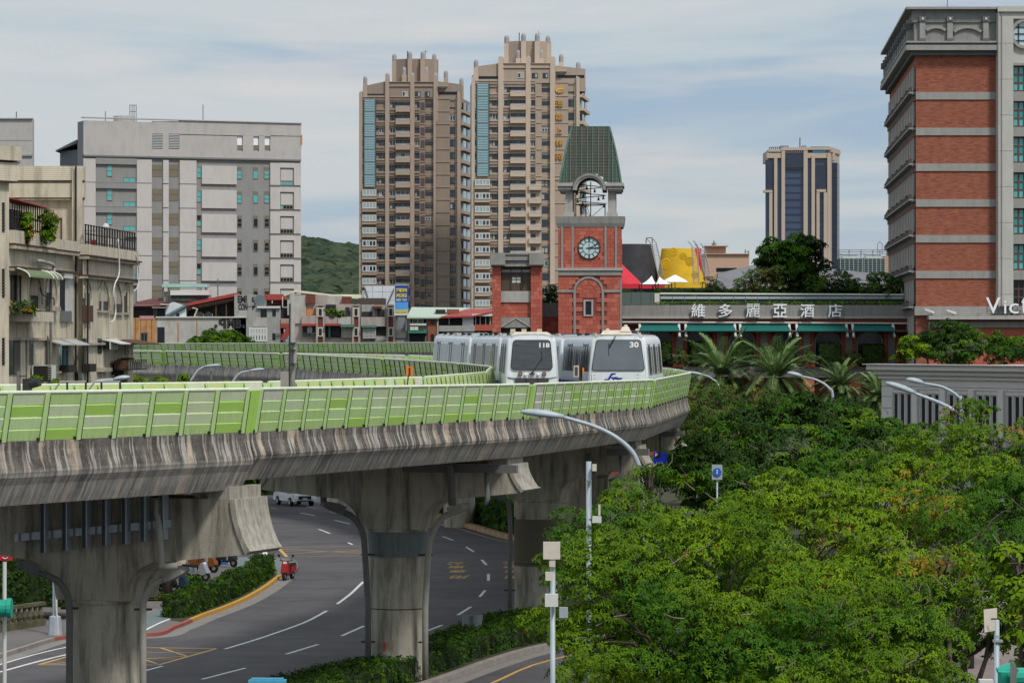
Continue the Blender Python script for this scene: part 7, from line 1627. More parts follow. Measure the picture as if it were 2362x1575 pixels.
# ------------------------------------------------------------ jumble of low houses behind the far line
def houses():
 D = 500; X, Y = zm(300, 640, 3.36); F = Fac(X(0), D, X(1344), D)
 m_maroon = mat('maroon_roof', (.14,.045,.045), .8, c2=(.09,.035,.035), scale=1); m_red = mat('red_tin_roof', (.38,.06,.05), .7, c2=(.26,.05,.04), scale=.6, c3=(.15,.06,.05), s3=.4, amt3=.5)
 m_tinw = mat('white_tin', (.62,.65,.66), .6, c2=(.5,.52,.53), scale=1, stretch=(8,8,.3)); m_or = mat('orange_tiles', (.50,.30,.13), .8, c2=(.36,.15,.06), scale=.8, amt=.8, streak=((.25,.09,.04),.7,1.5))
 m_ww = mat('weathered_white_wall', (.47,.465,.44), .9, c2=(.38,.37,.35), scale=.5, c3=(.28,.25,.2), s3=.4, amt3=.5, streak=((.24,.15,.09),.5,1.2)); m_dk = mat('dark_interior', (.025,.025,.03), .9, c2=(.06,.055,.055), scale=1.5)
 m_gr = mat('grey_tile_wall', (.36,.36,.34), .85, c2=(.27,.27,.25), scale=1, streak=((.15,.13,.11),.5,2)); m_tl = mat('pale_teal_tin', (.36,.56,.50), .6, c2=(.28,.45,.4), scale=1)
 g = 'low houses behind the far line'
 def house(lab, vm, nm='low_house'): return empty(nm, (xat(X(vm),D),D,0), lab, 'house', g)
 def W(root, nm, bx, m_): return merge(F, nm, root, bx, m_ if isinstance(m_, list) else [m_])
 h = house('dark timber house with a sagging maroon roof beside the tiled house', 140)
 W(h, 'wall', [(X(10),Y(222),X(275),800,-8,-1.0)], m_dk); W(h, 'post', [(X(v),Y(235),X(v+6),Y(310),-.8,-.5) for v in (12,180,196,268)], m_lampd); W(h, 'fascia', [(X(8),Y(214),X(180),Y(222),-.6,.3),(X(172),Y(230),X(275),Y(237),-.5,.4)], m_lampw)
 mb = MB(); pts = [F.pt(F.u(X(5)),F.z(X(5),Y(218)),.4),F.pt(F.u(X(235)),F.z(X(235),Y(218)),.4),F.pt(F.u(X(278)),F.z(X(278),Y(195)),-5),F.pt(F.u(X(150)),F.z(X(150),Y(160)),-7),F.pt(F.u(X(40)),F.z(X(40),Y(185)),-5)]; mb.prism(pts, (0,0,-.15)); mb.build('roof', [m_maroon], h)
 W(h, 'pink_signboard', [(X(75),Y(297),X(185),Y(322),-.5,.1)], mat('faded_pink_sign',(.45,.2,.22),.7,c2=(.55,.4,.4),scale=3))
 h = house('small white gabled tin house behind the long wall', 340); mb = MB(); a = [(272,305),(272,222),(325,190),(430,225),(430,305)]; mb.prism([F.pt(F.u(X(v)),F.z(X(v),Y(y)),-.6) for v,y in a][::-1], Vector((0,5,0))); mb.build('wall', [m_tinw], h); W(h, 'roof_edge', [(X(232),Y(205),X(300),Y(212),-1,.1)], m_wf)
 W(h, 'small_window', [(X(355),Y(278),X(380),Y(305),-.6,-.5)], g_dark)
 mb = MB(); mb.tube([F.pt(F.u(X(275)),F.z(X(275),Y(308)),-.2),F.pt(F.u(X(430)),F.z(X(430),Y(222)),-.2)], .3, 4); mb.build('slanting_beam', [mat('blue_grey_beam',(.10,.15,.17),.6)], h)
 h = house('orange rust stained tile wall with a dark window', 100); W(h, 'wall', [(X(12),Y(312),X(205),800,-6,0)], m_or); 
 for k in range(4): W(h, 'tile_joint', [(X(40+42*k),Y(312),X(42+42*k),790,0,.05)], m_rust)
 W(h, 'window', [(X(85),Y(428),X(135),Y(512),0,.08),(X(212),Y(385),X(268),Y(505),0,.08)], g_dark); W(h, 'window_frame', [(X(83),Y(425),X(137),Y(431),0,.2),(X(83),Y(428),X(88),Y(512),0,.2),(X(132),Y(428),X(137),Y(512),0,.2),(X(108),Y(428),X(112),Y(512),0,.2)], m_lampd)
 h = house('long weathered white wall with black graffiti letters', 550, 'graffiti_wall'); W(h, 'wall', [(X(206),Y(310),X(900),800,-6,0)], m_ww); W(h, 'coping', [(X(200),Y(303),X(905),Y(312),-6,.3)], m_wf)
 W(h, 'rust_stain_pipe', [(X(370),Y(345),X(378),Y(490),0,.1),(X(516),Y(290),X(521),Y(500),0,.12)], [m_or]); 
 for ch, v0, v1, y0, y1 in (('q',685,745,318,395),('M',752,812,318,392),('B',818,866,318,395),('.',870,892,365,395),('.',652,678,362,390)):
  me = fit_text(textmesh(ch, 1, .05, m_dark, bold=.05), (v1-v0)/3.36*D/FPX, (y1-y0)/3.36*D/FPX); mkobj('graffiti_letter', me, h, mat=F.place(F.u(X((v0+v1)/2)), F.z(X(v0),Y((y0+y1)/2)), .05) @ Matrix.Rotation(R(90),4,'X'))
 for v in (525, 592): 
  ac = empty('air_conditioner', F.pt(F.u(X(v+20)),F.z(X(v),Y(304)),-1), 'beige air conditioner on the %s of the graffiti wall top' % ('left' if v < 550 else 'right'), 'air conditioner', 'air conditioners on the wall'); W(ac, 'casing', [(X(v),Y(280),X(v+42),Y(304),-1.2,-.3)], m_cream); mb = MB(); disc(F, mb, F.u(X(v+16)), F.z(X(v),Y(292)), .55, -.3, -.25, 14); mb.build('fan_grille', [m_dark], ac)
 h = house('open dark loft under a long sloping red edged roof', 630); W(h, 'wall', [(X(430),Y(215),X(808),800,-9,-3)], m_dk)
 mb = MB(); pts = [F.pt(F.u(X(440)),F.z(X(440),Y(196)),-.5),F.pt(F.u(X(810)),F.z(X(810),Y(120)),-.5),F.pt(F.u(X(810)),F.z(X(810),Y(112)),-9),F.pt(F.u(X(440)),F.z(X(440),Y(185)),-9)]; mb.prism(pts, (0,0,-.5)); mb.build('roof', [m_red], h)
 mb = MB(); mb.tube([F.pt(F.u(X(420)),F.z(X(420),Y(240)),-1),F.pt(F.u(X(810)),F.z(X(810),Y(165)),-1)], .35, 4); mb.tube([F.pt(F.u(X(300)),F.z(X(300),Y(300)),-1.4),F.pt(F.u(X(640)),F.z(X(640),Y(165)),-1.4)], .25, 4); mb.build('rafters', [m_rust], h)
 W(h, 'dark_gable', [(X(470),Y(190),X(808),Y(225),-3,-2.8),(X(620),Y(160),X(808),Y(192),-3,-2.8),(X(720),Y(135),X(808),Y(162),-3,-2.8)], m_dk)
 W(h, 'pillar', [(X(v),Y(150),X(v+10),Y(305),-1.6,-1.2) for v in (735,655,800)], m_rust); mb = MB(); mb.tube([F.pt(F.u(X(495)),F.z(X(495),Y(300)),-.8),F.pt(F.u(X(518)),F.z(X(518),Y(245)),-.8),F.pt(F.u(X(480)),F.z(X(480),Y(235)),-.8)], .14, 6); mb.build('flue', [m_cream], h)
 h = house('old brown roof ridge behind the timber house', 250); mb = MB(); pts = [F.pt(F.u(X(12)),F.z(X(12),Y(185)),-6),F.pt(F.u(X(160)),F.z(X(160),Y(150)),-8),F.pt(F.u(X(520)),F.z(X(520),Y(155)),-8),F.pt(F.u(X(620)),F.z(X(620),Y(170)),-6),F.pt(F.u(X(430)),F.z(X(430),Y(215)),-4),F.pt(F.u(X(250)),F.z(X(250),Y(190)),-4)]; mb.prism(pts[::-1], (0,2,-.2)); mb.build('roof', [mat('brown_old_roof',(.13,.10,.085),.9,c2=(.08,.065,.06),scale=.8,stretch=(3,3,1))], h)
 W(h, 'under_wall', [(X(14),Y(186),X(600),Y(312),-12,-8)], m_dk)
 h = house('glazed rooftop shed with a pale teal tin roof', 400, 'rooftop_shed'); W(h, 'roof', [(X(226),Y(46),X(578),Y(72),-9,-4)], m_tl); W(h, 'post', [(X(v),Y(72),X(v+7),Y(170),-4.6,-4.3) for v in (232,268,560,572)], m_lampd); W(h, 'beam', [(X(285),Y(80),X(575),Y(86),-4.6,-4.3)], m_wf); W(h, 'white_eave', [(X(292),Y(96),X(595),Y(134),-8,-3.6)], m_wf)
 W(h, 'window', [(X(v),Y(135),X(v+88),Y(158),-5,-4) for v in (295,388,480)], g_dark); W(h, 'wall', [(X(236),Y(105),X(590),Y(320),-9,-5)], m_ww)
 h = house('tall graffiti covered tile block with a white barred window', 1030); W(h, 'wall', [(X(808),Y(133),X(905),800,-6,.0),(X(905),Y(225),X(1165),800,-6,0),(X(905),Y(133),X(975),Y(230),-6,.0)], m_gr)
 W(h, 'coping', [(X(985),Y(222),X(1165),Y(238),-4,.4)], m_wf); W(h, 'plain_panel', [(X(840),Y(255),X(905),Y(312),0,.06),(X(950),Y(310),X(1062),Y(380),0,.06)], m_ww)
 for s_, v0, v1, y0, y1 in (('EMI',835,905,140,195),('CON',840,910,200,255),('K',945,968,150,190),('P',948,970,215,250)): me = fit_text(textmesh(s_, 1, .05, m_dark, bold=.03), (v1-v0)/3.36*D/FPX, (y1-y0)/3.36*D/FPX); mkobj('graffiti_letter', me, h, mat=F.place(F.u(X((v0+v1)/2)), F.z(X(v0),Y((y0+y1)/2)), .05) @ Matrix.Rotation(R(90),4,'X'))
 mb = MB(); disc(F, mb, F.u(X(1008)), F.z(X(1008),Y(178)), .85, .1, .2, 16); mb.build('graffiti_disc', [mat('grey_blue_patch',(.16,.19,.2),.8,c2=(.1,.12,.13),scale=1)], h)
 W(h, 'window', [(X(1012),Y(248),X(1060),Y(308),0,.06),(X(1103),Y(250),X(1130),Y(300),0,.06),(X(1103),Y(432),X(1128),Y(484),0,.06)], g_dark)
 fwin(F, h, X(920), Y(386), X(1065), Y(497), 6, 2, m_wf, [g_dark, g_cur], out=.05, fw=.3)
 W(h, 'roof', [(X(1040),Y(128),X(1218),Y(172),-7,-1.5)], m_red); W(h, 'roof_shade', [(X(1046),Y(172),X(1218),Y(222),-7,-3)], m_maroon); W(h, 'white_post', [(X(1176),Y(148),X(1182),Y(232),-1,-.8),(X(1096),Y(178),X(1101),Y(200),-1,-.8)], m_wf)
 sg = empty('store_sign', (xat(X(1218),D-1),D-1,zat(Y(505),D)), 'white convenience store sign with red, orange and green stripes beside the street post', 'sign')
 W(sg, 'panel', [(X(1195),Y(402),X(1242),Y(468),.6,1.0)], m_wf); W(sg, 'blue_panel', [(X(1190),Y(474),X(1240),Y(500),.6,1.0)], mat('pale_blue_panel',(.25,.4,.5),.5)); 
 me = fit_text(textmesh('7', 1, .05, m_red, bold=.06), 2.1, 2.7); mkobj('numeral', me, sg, mat=F.place(F.u(X(1219)), F.z(X(1219),Y(426)), 1.05) @ Matrix.Rotation(R(90),4,'X')); W(sg, 'green_stripe', [(X(1200),Y(430),X(1238),Y(436),1.0,1.04)], mat('sign_green',(.02,.25,.1),.5)); W(sg, 'orange_stripe', [(X(1200),Y(411),X(1216),Y(415),1.0,1.03)], MATS['orange_plastic']) 
 me = fit_text(textmesh('ELEVEn', 1, .03, m_red), 2.3, .55); mkobj('sign_word', me, sg, mat=F.place(F.u(X(1219)), F.z(X(1219),Y(446)), 1.05) @ Matrix.Rotation(R(90),4,'X')); W(sg, 'red_dot', [(X(1212),Y(454),X(1226),Y(462),1.0,1.04)], m_red)
 h = house('dim shop front with a rusty drum behind the street post', 1230); W(h, 'wall', [(X(1160),Y(235),X(1345),800,-7,-1.2)], m_dk); W(h, 'drum', [(X(1168),Y(318),X(1245),Y(392),-1,.2)], mat('rusty_drum',(.42,.33,.27),.8,c2=(.22,.1,.06),scale=1)); W(h, 'upper_wall', [(X(1218),Y(132),X(1345),Y(292),-6,-.2)], m_ww); W(h, 'side_wall', [(X(1300),Y(300),X(1345),800,-6,-.4)], m_gr)
 # second block of houses
 D2 = 470; X, Y = zm(650, 640, 2.688); F = Fac(X(60), D2, X(1305), D2); D = D2
 m_br = mat('brown_tile_pillar', (.17,.05,.04), .8, c2=(.12,.04,.035), scale=1.5); m_pk = mat('greyish_pink_wall', (.40,.35,.31), .9, c2=(.32,.28,.25), scale=.6, streak=((.2,.16,.14),.5,1.5)); m_gt = mat('green_tin', (.10,.22,.18), .7, c2=(.07,.16,.13), scale=1); m_cr = mat('cream_tin_roof', (.62,.60,.46), .7, c2=(.5,.48,.36), scale=.6, stretch=(3,3,1)); m_pg = mat('pale_green_roof', (.42,.50,.40), .7, c2=(.35,.42,.33), scale=.6, stretch=(4,4,1)); m_brick = mat('dull_brick', (.27,.10,.06), .85, c2=(.2,.08,.05), scale=1.5)
 def pillar(h, v0, v1):
  W(h, 'edge_strip', [(X(v0),Y(168),X(v0+12),800,0,.6),(X(v1-12),Y(168),X(v1),800,0,.6),(X(v0),Y(166),X(v1),Y(176),0,.7)], m_pk); W(h, 'brown_pillar', [(X(v0+12),Y(176),X(v1-12),800,0,.4)], m_br)
  vm = (v0+v1)/2
  for y0, y1 in ((186,243),(308,366)): W(h, 'window_surround', [(X(vm-17),Y(y0),X(vm+17),Y(y1),.4,.65)], mat('cream_surround',(.55,.5,.43),.8)); W(h, 'window', [(X(vm-9),Y(y0+8),X(vm+9),Y(y1-8),.65,.7)], g_dark)
 h = house('white plaster house with one brown pillar right of the street post', 160); W(h, 'wall', [(X(60),Y(108),X(270),800,-7,-.3)], m_pk); W(h, 'white_upper', [(X(78),Y(108),X(150),Y(285),-.3,0)], m_ww); W(h, 'dark_tank', [(X(150),Y(108),X(207),Y(160),-.3,.3)], m_br); W(h, 'window', [(X(152),Y(186),X(202),Y(234),-.3,-.2)], mat('orange_blind',(.5,.22,.1),.8)); W(h, 'balcony_front', [(X(125),Y(236),X(216),Y(286),-.3,.5)], m_pk); W(h, 'awning', [(X(124),Y(286),X(210),Y(300),-.2,1.2)], m_red); W(h, 'dark_balcony', [(X(128),Y(302),X(208),Y(368),-.3,-.1)], m_dk); W(h, 'railing', [(X(128+8*k),Y(340),X(130+8*k),Y(372),.3,.4) for k in range(10)] + [(X(126),Y(345),X(210),Y(348),.3,.4)], m_lampd); W(h, 'curtain', [(X(158),Y(306),X(188),Y(345),-.1,0)], g_cur); pillar(h, 213, 268)
 h = house('house with green awnings and a plant covered balcony', 370); W(h, 'wall', [(X(270),Y(165),X(440),800,-7,-.3)], m_pk); W(h, 'dark_opening', [(X(274),Y(168),X(335),Y(238),-.3,-.15),(X(272),Y(298),X(368),Y(372),-.3,-.15),(X(395),Y(185),X(420),Y(238),-.3,-.1)], m_dk); W(h, 'balcony_front', [(X(270),Y(240),X(345),Y(288),-.3,.5)], m_pk); W(h, 'white_sheet', [(X(348),Y(243),X(437),Y(292),-.3,.3)], m_ww); W(h, 'awning', [(X(270),Y(286),X(368),Y(299),-.2,1.3)], m_red); W(h, 'green_awning', [(X(368),Y(291),X(452),Y(307),-.2,1.5)], m_gt); W(h, 'green_curtain', [(X(290),Y(300),X(302),Y(372),-.1,.1)], m_gt); W(h, 'lattice', [(X(370),Y(308),X(450),Y(374),-.1,.1)], mat('lattice_cream',(.42,.42,.33),.7)); W(h, 'lattice_bar', [(X(372+8*k),Y(308),X(374+8*k),Y(374),.1,.25) for k in range(10)] + [(X(370),Y(316+12*k),X(450),Y(318+12*k),.1,.22) for k in range(5)], m_wf); W(h, 'roof', [(X(0),Y(100),X(475),Y(130),-14,-8)], m_cr); pillar(h, 437, 487)
 mb = MB(); mb.prism([F.pt(F.u(X(v)),F.z(X(v),Y(y)),-6) for v,y in ((-10,103),(66,73),(475,122),(475,132),(66,88),(0,112))][::-1], (0,6,0)); mb.build('cream_roof', [m_cr], h); W(h, 'upper_tank', [(X(372),Y(118),X(427),Y(166),-3,-.5)], m_br); W(h, 'upper_wall', [(X(255),Y(114),X(372),Y(168),-6,-2)], m_ww)
 ac = empty('air_conditioner', F.pt(F.u(X(310)),F.z(X(310),Y(240)),.6), 'white air conditioner on the plant covered balcony', 'air conditioner', 'air conditioners'); W(ac, 'casing', [(X(296),Y(216),X(326),Y(240),.0,.6)], m_wf); mb = MB(); disc(F, mb, F.u(X(314)), F.z(X(314),Y(228)), .55, .6, .65, 12); mb.build('fan_grille', [m_dark], ac)
 h = house('house with a white barred bay and brown pillar by the blue billboard', 570); W(h, 'wall', [(X(487),Y(170),X(655),800,-7,-.3)], m_pk); W(h, 'grey_upper', [(X(495),Y(168),X(575),Y(242),-.3,0)], m_gr); W(h, 'dark_opening', [(X(498),Y(212),X(562),Y(243),0,.1),(X(592),Y(198),X(634),Y(245),-.2,-.1),(X(585),Y(305),X(645),Y(372),-.3,-.15)], m_dk); W(h, 'roof_tank', [(X(472),Y(128),X(640),Y(178),-4,-.5)], mat('dark_brown_screen',(.09,.07,.06),.9,c2=(.06,.05,.045),scale=2)); W(h, 'balcony_front', [(X(492),Y(245),X(643),Y(303),-.3,.5)], m_pk); W(h, 'green_awning', [(X(500),Y(296),X(590),Y(310),-.2,1.4)], m_gt); W(h, 'barred_bay', [(X(505),Y(310),X(584),Y(378),-.1,.8)], g_cur); W(h, 'bay_bar', [(X(506+8*k),Y(310),X(508+8*k),Y(378),.8,.95) for k in range(10)] + [(X(505),Y(325+16*k),X(584),Y(327+16*k),.8,.92) for k in range(4)], m_wf); W(h, 'balustrade', [(X(588+7*k),Y(362),X(591+7*k),Y(392),.2,.35) for k in range(9)] + [(X(586),Y(374),X(652),Y(378),.2,.4)], m_wf); pillar(h, 650, 703); W(h, 'canopy_shelf', [(X(560),Y(178),X(620),Y(190),-.3,1.0)], m_br)
 h = house('flat grey metal clad infill below the billboard', 740); W(h, 'wall', [(X(704),Y(245),X(782),800,-6,-.6)], mat('grey_cladding',(.24,.26,.28),.6,c2=(.18,.2,.21),scale=1,stretch=(4,4,.3))); fwin(F, h, X(706), Y(318), X(780), Y(375), 5, 1, m_lampd, [mat('dull_glass',(.2,.22,.22),.3)], out=-.5, fw=.25)
 h = house('small house with a green awning and white balcony rail', 850); W(h, 'wall', [(X(782),Y(245),X(905),800,-6,-.3)], m_pk); W(h, 'dark_opening', [(X(800),Y(252),X(895),Y(288),-.3,-.15),(X(790),Y(348),X(890),Y(400),-.3,-.15)], m_dk); W(h, 'curtain', [(X(815),Y(254),X(872),Y(284),-.15,-.05)], g_navy); W(h, 'white_rail', [(X(795),Y(285),X(897),Y(297),-.2,.5)] + [(X(810+32*k),Y(252),X(813+32*k),Y(290),-.1,.1) for k in range(3)], m_wf); W(h, 'green_awning', [(X(784),Y(332),X(900),Y(345),-.2,1.6)], mat('bright_green_awning',(.02,.22,.14),.7))
 for v in (796, 822): W(h, 'air_conditioner_unit', [(X(v),Y(305),X(v+24),Y(327),-.2,.5)], m_wf)
 mb = MB(); mb.prism([F.pt(F.u(X(775)),F.z(X(775),Y(246)),.8),F.pt(F.u(X(975)),F.z(X(975),Y(246)),.8),F.pt(F.u(X(1165)),F.z(X(1165),Y(182)),-12),F.pt(F.u(X(790)),F.z(X(790),Y(178)),-12)], (0,0,-.2)); mb.build('roof', [m_pg], h)
 h = house('narrow brick house with a small window', 935); W(h, 'wall', [(X(905),Y(250),X(968),800,-6,.1)], m_brick); W(h, 'corner_trim', [(X(962),Y(258),X(972),800,0,.3)], m_pk); W(h, 'window', [(X(925),Y(262),X(948),Y(290),.1,.2),(X(925),Y(352),X(945),Y(400),.1,.2)], g_dark)
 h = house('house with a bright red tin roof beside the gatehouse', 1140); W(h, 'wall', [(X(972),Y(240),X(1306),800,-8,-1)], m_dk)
 mb = MB(); mb.prism([F.pt(F.u(X(985)),F.z(X(985),Y(243)),.6),F.pt(F.u(X(1175)),F.z(X(1175),Y(238)),.6),F.pt(F.u(X(1306)),F.z(X(1306),Y(212)),.4),F.pt(F.u(X(1306)),F.z(X(1306),Y(190)),-8),F.pt(F.u(X(1130)),F.z(X(1130),Y(196)),-8)], (0,0,-.2)); mb.build('roof', [m_red], h)
 W(h, 'white_panel', [(X(1120),Y(242),X(1188),Y(300),-1,-.3)], m_tinw); W(h, 'white_eave', [(X(1178),Y(225),X(1306),Y(240),-3,.4)], m_wf); W(h, 'grey_parapet', [(X(974),Y(298),X(1196),Y(334),-1,0)], m_gr); W(h, 'brick_parapet', [(X(1196),Y(292),X(1306),Y(330),-1,0)], m_redb[1]); W(h, 'post', [(X(v),Y(240),X(v+4),Y(292),-.6,-.4) for v in (1200,1228,1262,1290,1035)], m_wf); W(h, 'roof_box', [(X(950),Y(197),X(1010),Y(226),-6,-3)], m_dk); W(h, 'roof_box', [(X(1020),Y(195),X(1096),Y(222),-6,-3)], m_brick)
 # billboards
 bb = empty('billboard', (xat(X(740),D-3),D-3,zat(Y(240),D)), 'blue billboard with yellow characters in front of the brown tower', 'billboard'); FF = Fac(X(700), D-3, X(790), D-3)
 merge(FF, 'board', bb, [(X(700),Y(50),X(785),Y(236),-.3,0)], [mat('billboard_blue',(.02,.05,.42),.5,c2=(.02,.1,.5),scale=.3)]); merge(FF, 'lower_sky_panel', bb, [(X(701),Y(152),X(784),Y(198),0,.03)], [mat('billboard_sky',(.05,.30,.70),.5,c2=(.2,.45,.75),scale=.4)]); merge(FF, 'beach_panel', bb, [(X(701),Y(198),X(784),Y(222),.03,.05)], [mat('billboard_beach',(.6,.45,.2),.6,c2=(.1,.35,.15),scale=.7)]); merge(FF, 'frame', bb, [(X(697),Y(46),X(702),Y(240),-.3,.1),(X(697),Y(46),X(788),Y(50),-.3,.1),(X(701),Y(222),X(785),Y(235),0,.04)], [m_wf])
 my = mat('billboard_yellow',(.75,.65,.05),.5)
 for s_, y0, y1, m_ in (('繼電咖啡',66,92,my),('磁扣淋浴',98,125,my),('專業批發設計',130,148,m_wf),('2677-0277',206,218,my)): me = fit_text(textmesh(s_, 1, .04, m_, bold=.02), 66/2.688*D/FPX, (y1-y0)/2.688*D/FPX); mkobj('billboard_text', me, bb, mat=FF.place(FF.u(X(743)), FF.z(X(743),Y((y0+y1)/2)), .08) @ Matrix.Rotation(R(90),4,'X'))
 mb = MB()
 for v in (712, 770): p = FF.pt(FF.u(X(v)),0,-.5); mb.cyl(p.x,p.y,zat(Y(330),D),zat(Y(60),D),.14,6)
 mb.build('support', [m_lampd], bb)
 bw = empty('white_hoarding', (xat(X(600),D-1),D+6,zat(Y(180),D)), 'bare white panelled hoarding frame beside the blue billboard', 'billboard'); F6 = Fac(X(510), D+6, X(698), D+6); mw_ = mat('hoarding_white',(.60,.64,.67),.6,c2=(.48,.52,.55),scale=.5)
 for v0, v1, y0, y1 in ((512,562,52,88),(564,624,52,88),(626,696,52,88),(512,562,90,128),(564,624,90,128),(626,696,90,140),(626,696,142,178)): merge(F6, 'panel', bw, [(X(v0),Y(y0),X(v1),Y(y1),0,.15)], [mw_])
 merge(F6, 'frame_bar', bw, [(X(v),Y(48),X(v+3),Y(235),-.3,0) for v in (512,563,625,694)], [m_lampd]); mb = MB(); mb.tube([F6.pt(F6.u(X(648)),F6.z(X(648),Y(182)),.5),F6.pt(F6.u(X(698)),F6.z(X(698),Y(70)),.5)],.12,5); mb.tube([F6.pt(F6.u(X(514)),F6.z(X(514),Y(60)),.3),F6.pt(F6.u(X(535)),F6.z(X(535),Y(125)),.3)],.08,5); mb.build('brace', [m_lampd], bw)
 mb = MB(); p = P(X(66),Y(40),D-2); q = empty('thin_antenna_pole', (P(680,650,515).x,515,0), 'thin antenna pole above the low houses', 'pole'); X1, Y1_ = zm(300, 640, 3.36); MB().cyl(P(X1(680),0,515).x,515,0,zat(Y1_(10),515),.09,5).build('pole',[m_lampd],q)
houses()
# ------------------------------------------------------------ wooded hill
def hill():
 mb = MB(); nx, ny = 90, 14; D0, D1 = 1500, 2300; prof = [(-400,640),(300,640),(560,600),(640,565),(690,556),(745,552),(790,566),(830,575),(900,600),(1080,640),(1500,690),(2600,760)]
 def yt(px):
  for (a, b), (c, d) in zip(prof, prof[1:]):
   if a <= px <= c: return b+(d-b)*(px-a)/(c-a)
  return 760
 V = []; 
 for j in range(ny):
  t = j/(ny-1); D = D0+(D1-D0)*t
  for i in range(nx):
   px = -400+3000*i/(nx-1); zt_ = zat(yt(px), 2140)-10; z = zt_*math.sin(min(1,t*1.25)*math.pi/2) if t < .8 else zt_*(1-(t-.8)*.8)
   V.append((xat(px, D), D, max(0, z*(1 if j else 0)) + (6*noise.noise(Vector((px*.01, D*.01, 0))) if j else -1)))
 F_ = [(j*nx+i, j*nx+i+1, (j+1)*nx+i+1, (j+1)*nx+i) for j in range(ny-1) for i in range(nx-1)]
 me = bpy.data.meshes.new('hill'); me.from_pydata(V, [], F_); m_ = mat('hill_green', (.035,.055,.025), 1.0, c2=(.025,.04,.02), scale=.03); me.materials.append(m_); o = mkobj('hill', me); tag(o, kind='structure')
 return V, nx, ny
HILLV = hill()
# ------------------------------------------------------------ vegetation
def leaf_mat(name, c, c2, rough=.6, tr=.16, spec=.1):
 M = bpy.data.materials.new(name); M.use_nodes = True; nt = M.node_tree; N = nt.nodes; L = nt.links; b = N['Principled BSDF']
 b.inputs['Roughness'].default_value = rough; b.inputs['Specular IOR Level'].default_value = spec
 g = N.new('ShaderNodeNewGeometry'); n = N.new('ShaderNodeTexNoise'); n.inputs['Scale'].default_value = 1.3; n.inputs['Detail'].default_value = 6; L.new(g.outputs['Position'], n.inputs['Vector'])
 r = N.new('ShaderNodeMapRange'); r.inputs[1].default_value = .35; r.inputs[2].default_value = .65; L.new(n.outputs['Fac'], r.inputs[0])
 x = N.new('ShaderNodeMixRGB'); L.new(r.outputs[0], x.inputs[0]); x.inputs[1].default_value = col(c); x.inputs[2].default_value = col(c2)
 L.new(x.outputs[0], b.inputs['Base Color'])
 t = N.new('ShaderNodeBsdfTranslucent'); L.new(x.outputs[0], t.inputs['Color']); ms = N.new('ShaderNodeMixShader'); ms.inputs[0].default_value = tr
 L.new(b.outputs[0], ms.inputs[1]); L.new(t.outputs[0], ms.inputs[2]); L.new(ms.outputs[0], N['Material Output'].inputs['Surface'])
 return M
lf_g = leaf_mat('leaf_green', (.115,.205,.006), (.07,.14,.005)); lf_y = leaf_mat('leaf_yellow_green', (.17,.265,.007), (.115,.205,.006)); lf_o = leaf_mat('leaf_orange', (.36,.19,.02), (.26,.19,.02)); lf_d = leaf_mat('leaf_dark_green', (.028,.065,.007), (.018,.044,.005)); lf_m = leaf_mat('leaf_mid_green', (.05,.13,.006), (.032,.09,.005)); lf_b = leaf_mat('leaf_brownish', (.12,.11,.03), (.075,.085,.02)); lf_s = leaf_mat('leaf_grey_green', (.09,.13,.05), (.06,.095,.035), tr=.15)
m_bark = mat('bark', (.085,.068,.05), .95, c2=(.045,.036,.028), scale=3, c3=(.15,.13,.1), s3=2, amt3=.4, bump=.5); m_barkp = mat('pale_bark', (.20,.17,.13), .9, c2=(.1,.085,.065), scale=4)
def clusters_mesh(name, C, A, nleaf, L, Wd, droop, mats, mi, seed, jit=.35):
 """C (N,3) cluster centres, A (N,3) axes; whorls of drooping leaves around each axis"""
 r = np.random.default_rng(seed); N = len(C)
 A = A/np.linalg.norm(A, axis=1, keepdims=True); ref = np.tile(np.array([0,0,1.0]), (N,1)); ref[np.abs(A[:,2]) > .95] = [1,0,0]
 U = np.cross(A, ref); U /= np.linalg.norm(U, axis=1, keepdims=True); V = np.cross(A, U)
 ph = r.uniform(0, 2*np.pi, (N,1)) + np.arange(nleaf)[None]*2*np.pi/nleaf + r.normal(0, .3, (N,nleaf))
 d = np.cos(ph)[...,None]*U[:,None] + np.sin(ph)[...,None]*V[:,None]                      # N,k,3
 s = np.cross(np.repeat(A[:,None], nleaf, 1), d)
 ll = L*r.uniform(1-jit, 1+jit, (N,nleaf,1)); ww = Wd*r.uniform(.8,1.2,(N,nleaf,1)); dr = (droop+r.normal(0,.22,(N,nleaf,1)))
 Ax = A[:,None]; base = C[:,None] + d*ll*.06
 mid = base + d*ll*.5 + Ax*ll*(.18-.25*dr); tip = base + d*ll*(.95-.25*np.abs(dr)) - Ax*ll*(.75*dr)
 v = np.stack([base, mid + s*ww/2 - Ax*ww*.1, tip, mid - s*ww/2 - Ax*ww*.1], 2).reshape(-1,3)
 n = N*nleaf; me = bpy.data.meshes.new(name); me.vertices.add(n*4); me.vertices.foreach_set('co', v.astype(np.float32).ravel())
 me.loops.add(n*4); me.loops.foreach_set('vertex_index', np.arange(n*4, dtype=np.int32)); me.polygons.add(n); me.polygons.foreach_set('loop_start', np.arange(n, dtype=np.int32)*4)
 for m_ in mats: me.materials.append(m_)
 me.polygons.foreach_set('material_index', np.repeat(mi, nleaf).astype(np.int32)); me.update(calc_edges=True); return me
def patch_noise(C, sc, off):
 return np.array([noise.noise(Vector((c[0]*sc+off, c[1]*sc, c[2]*sc))) for c in C])
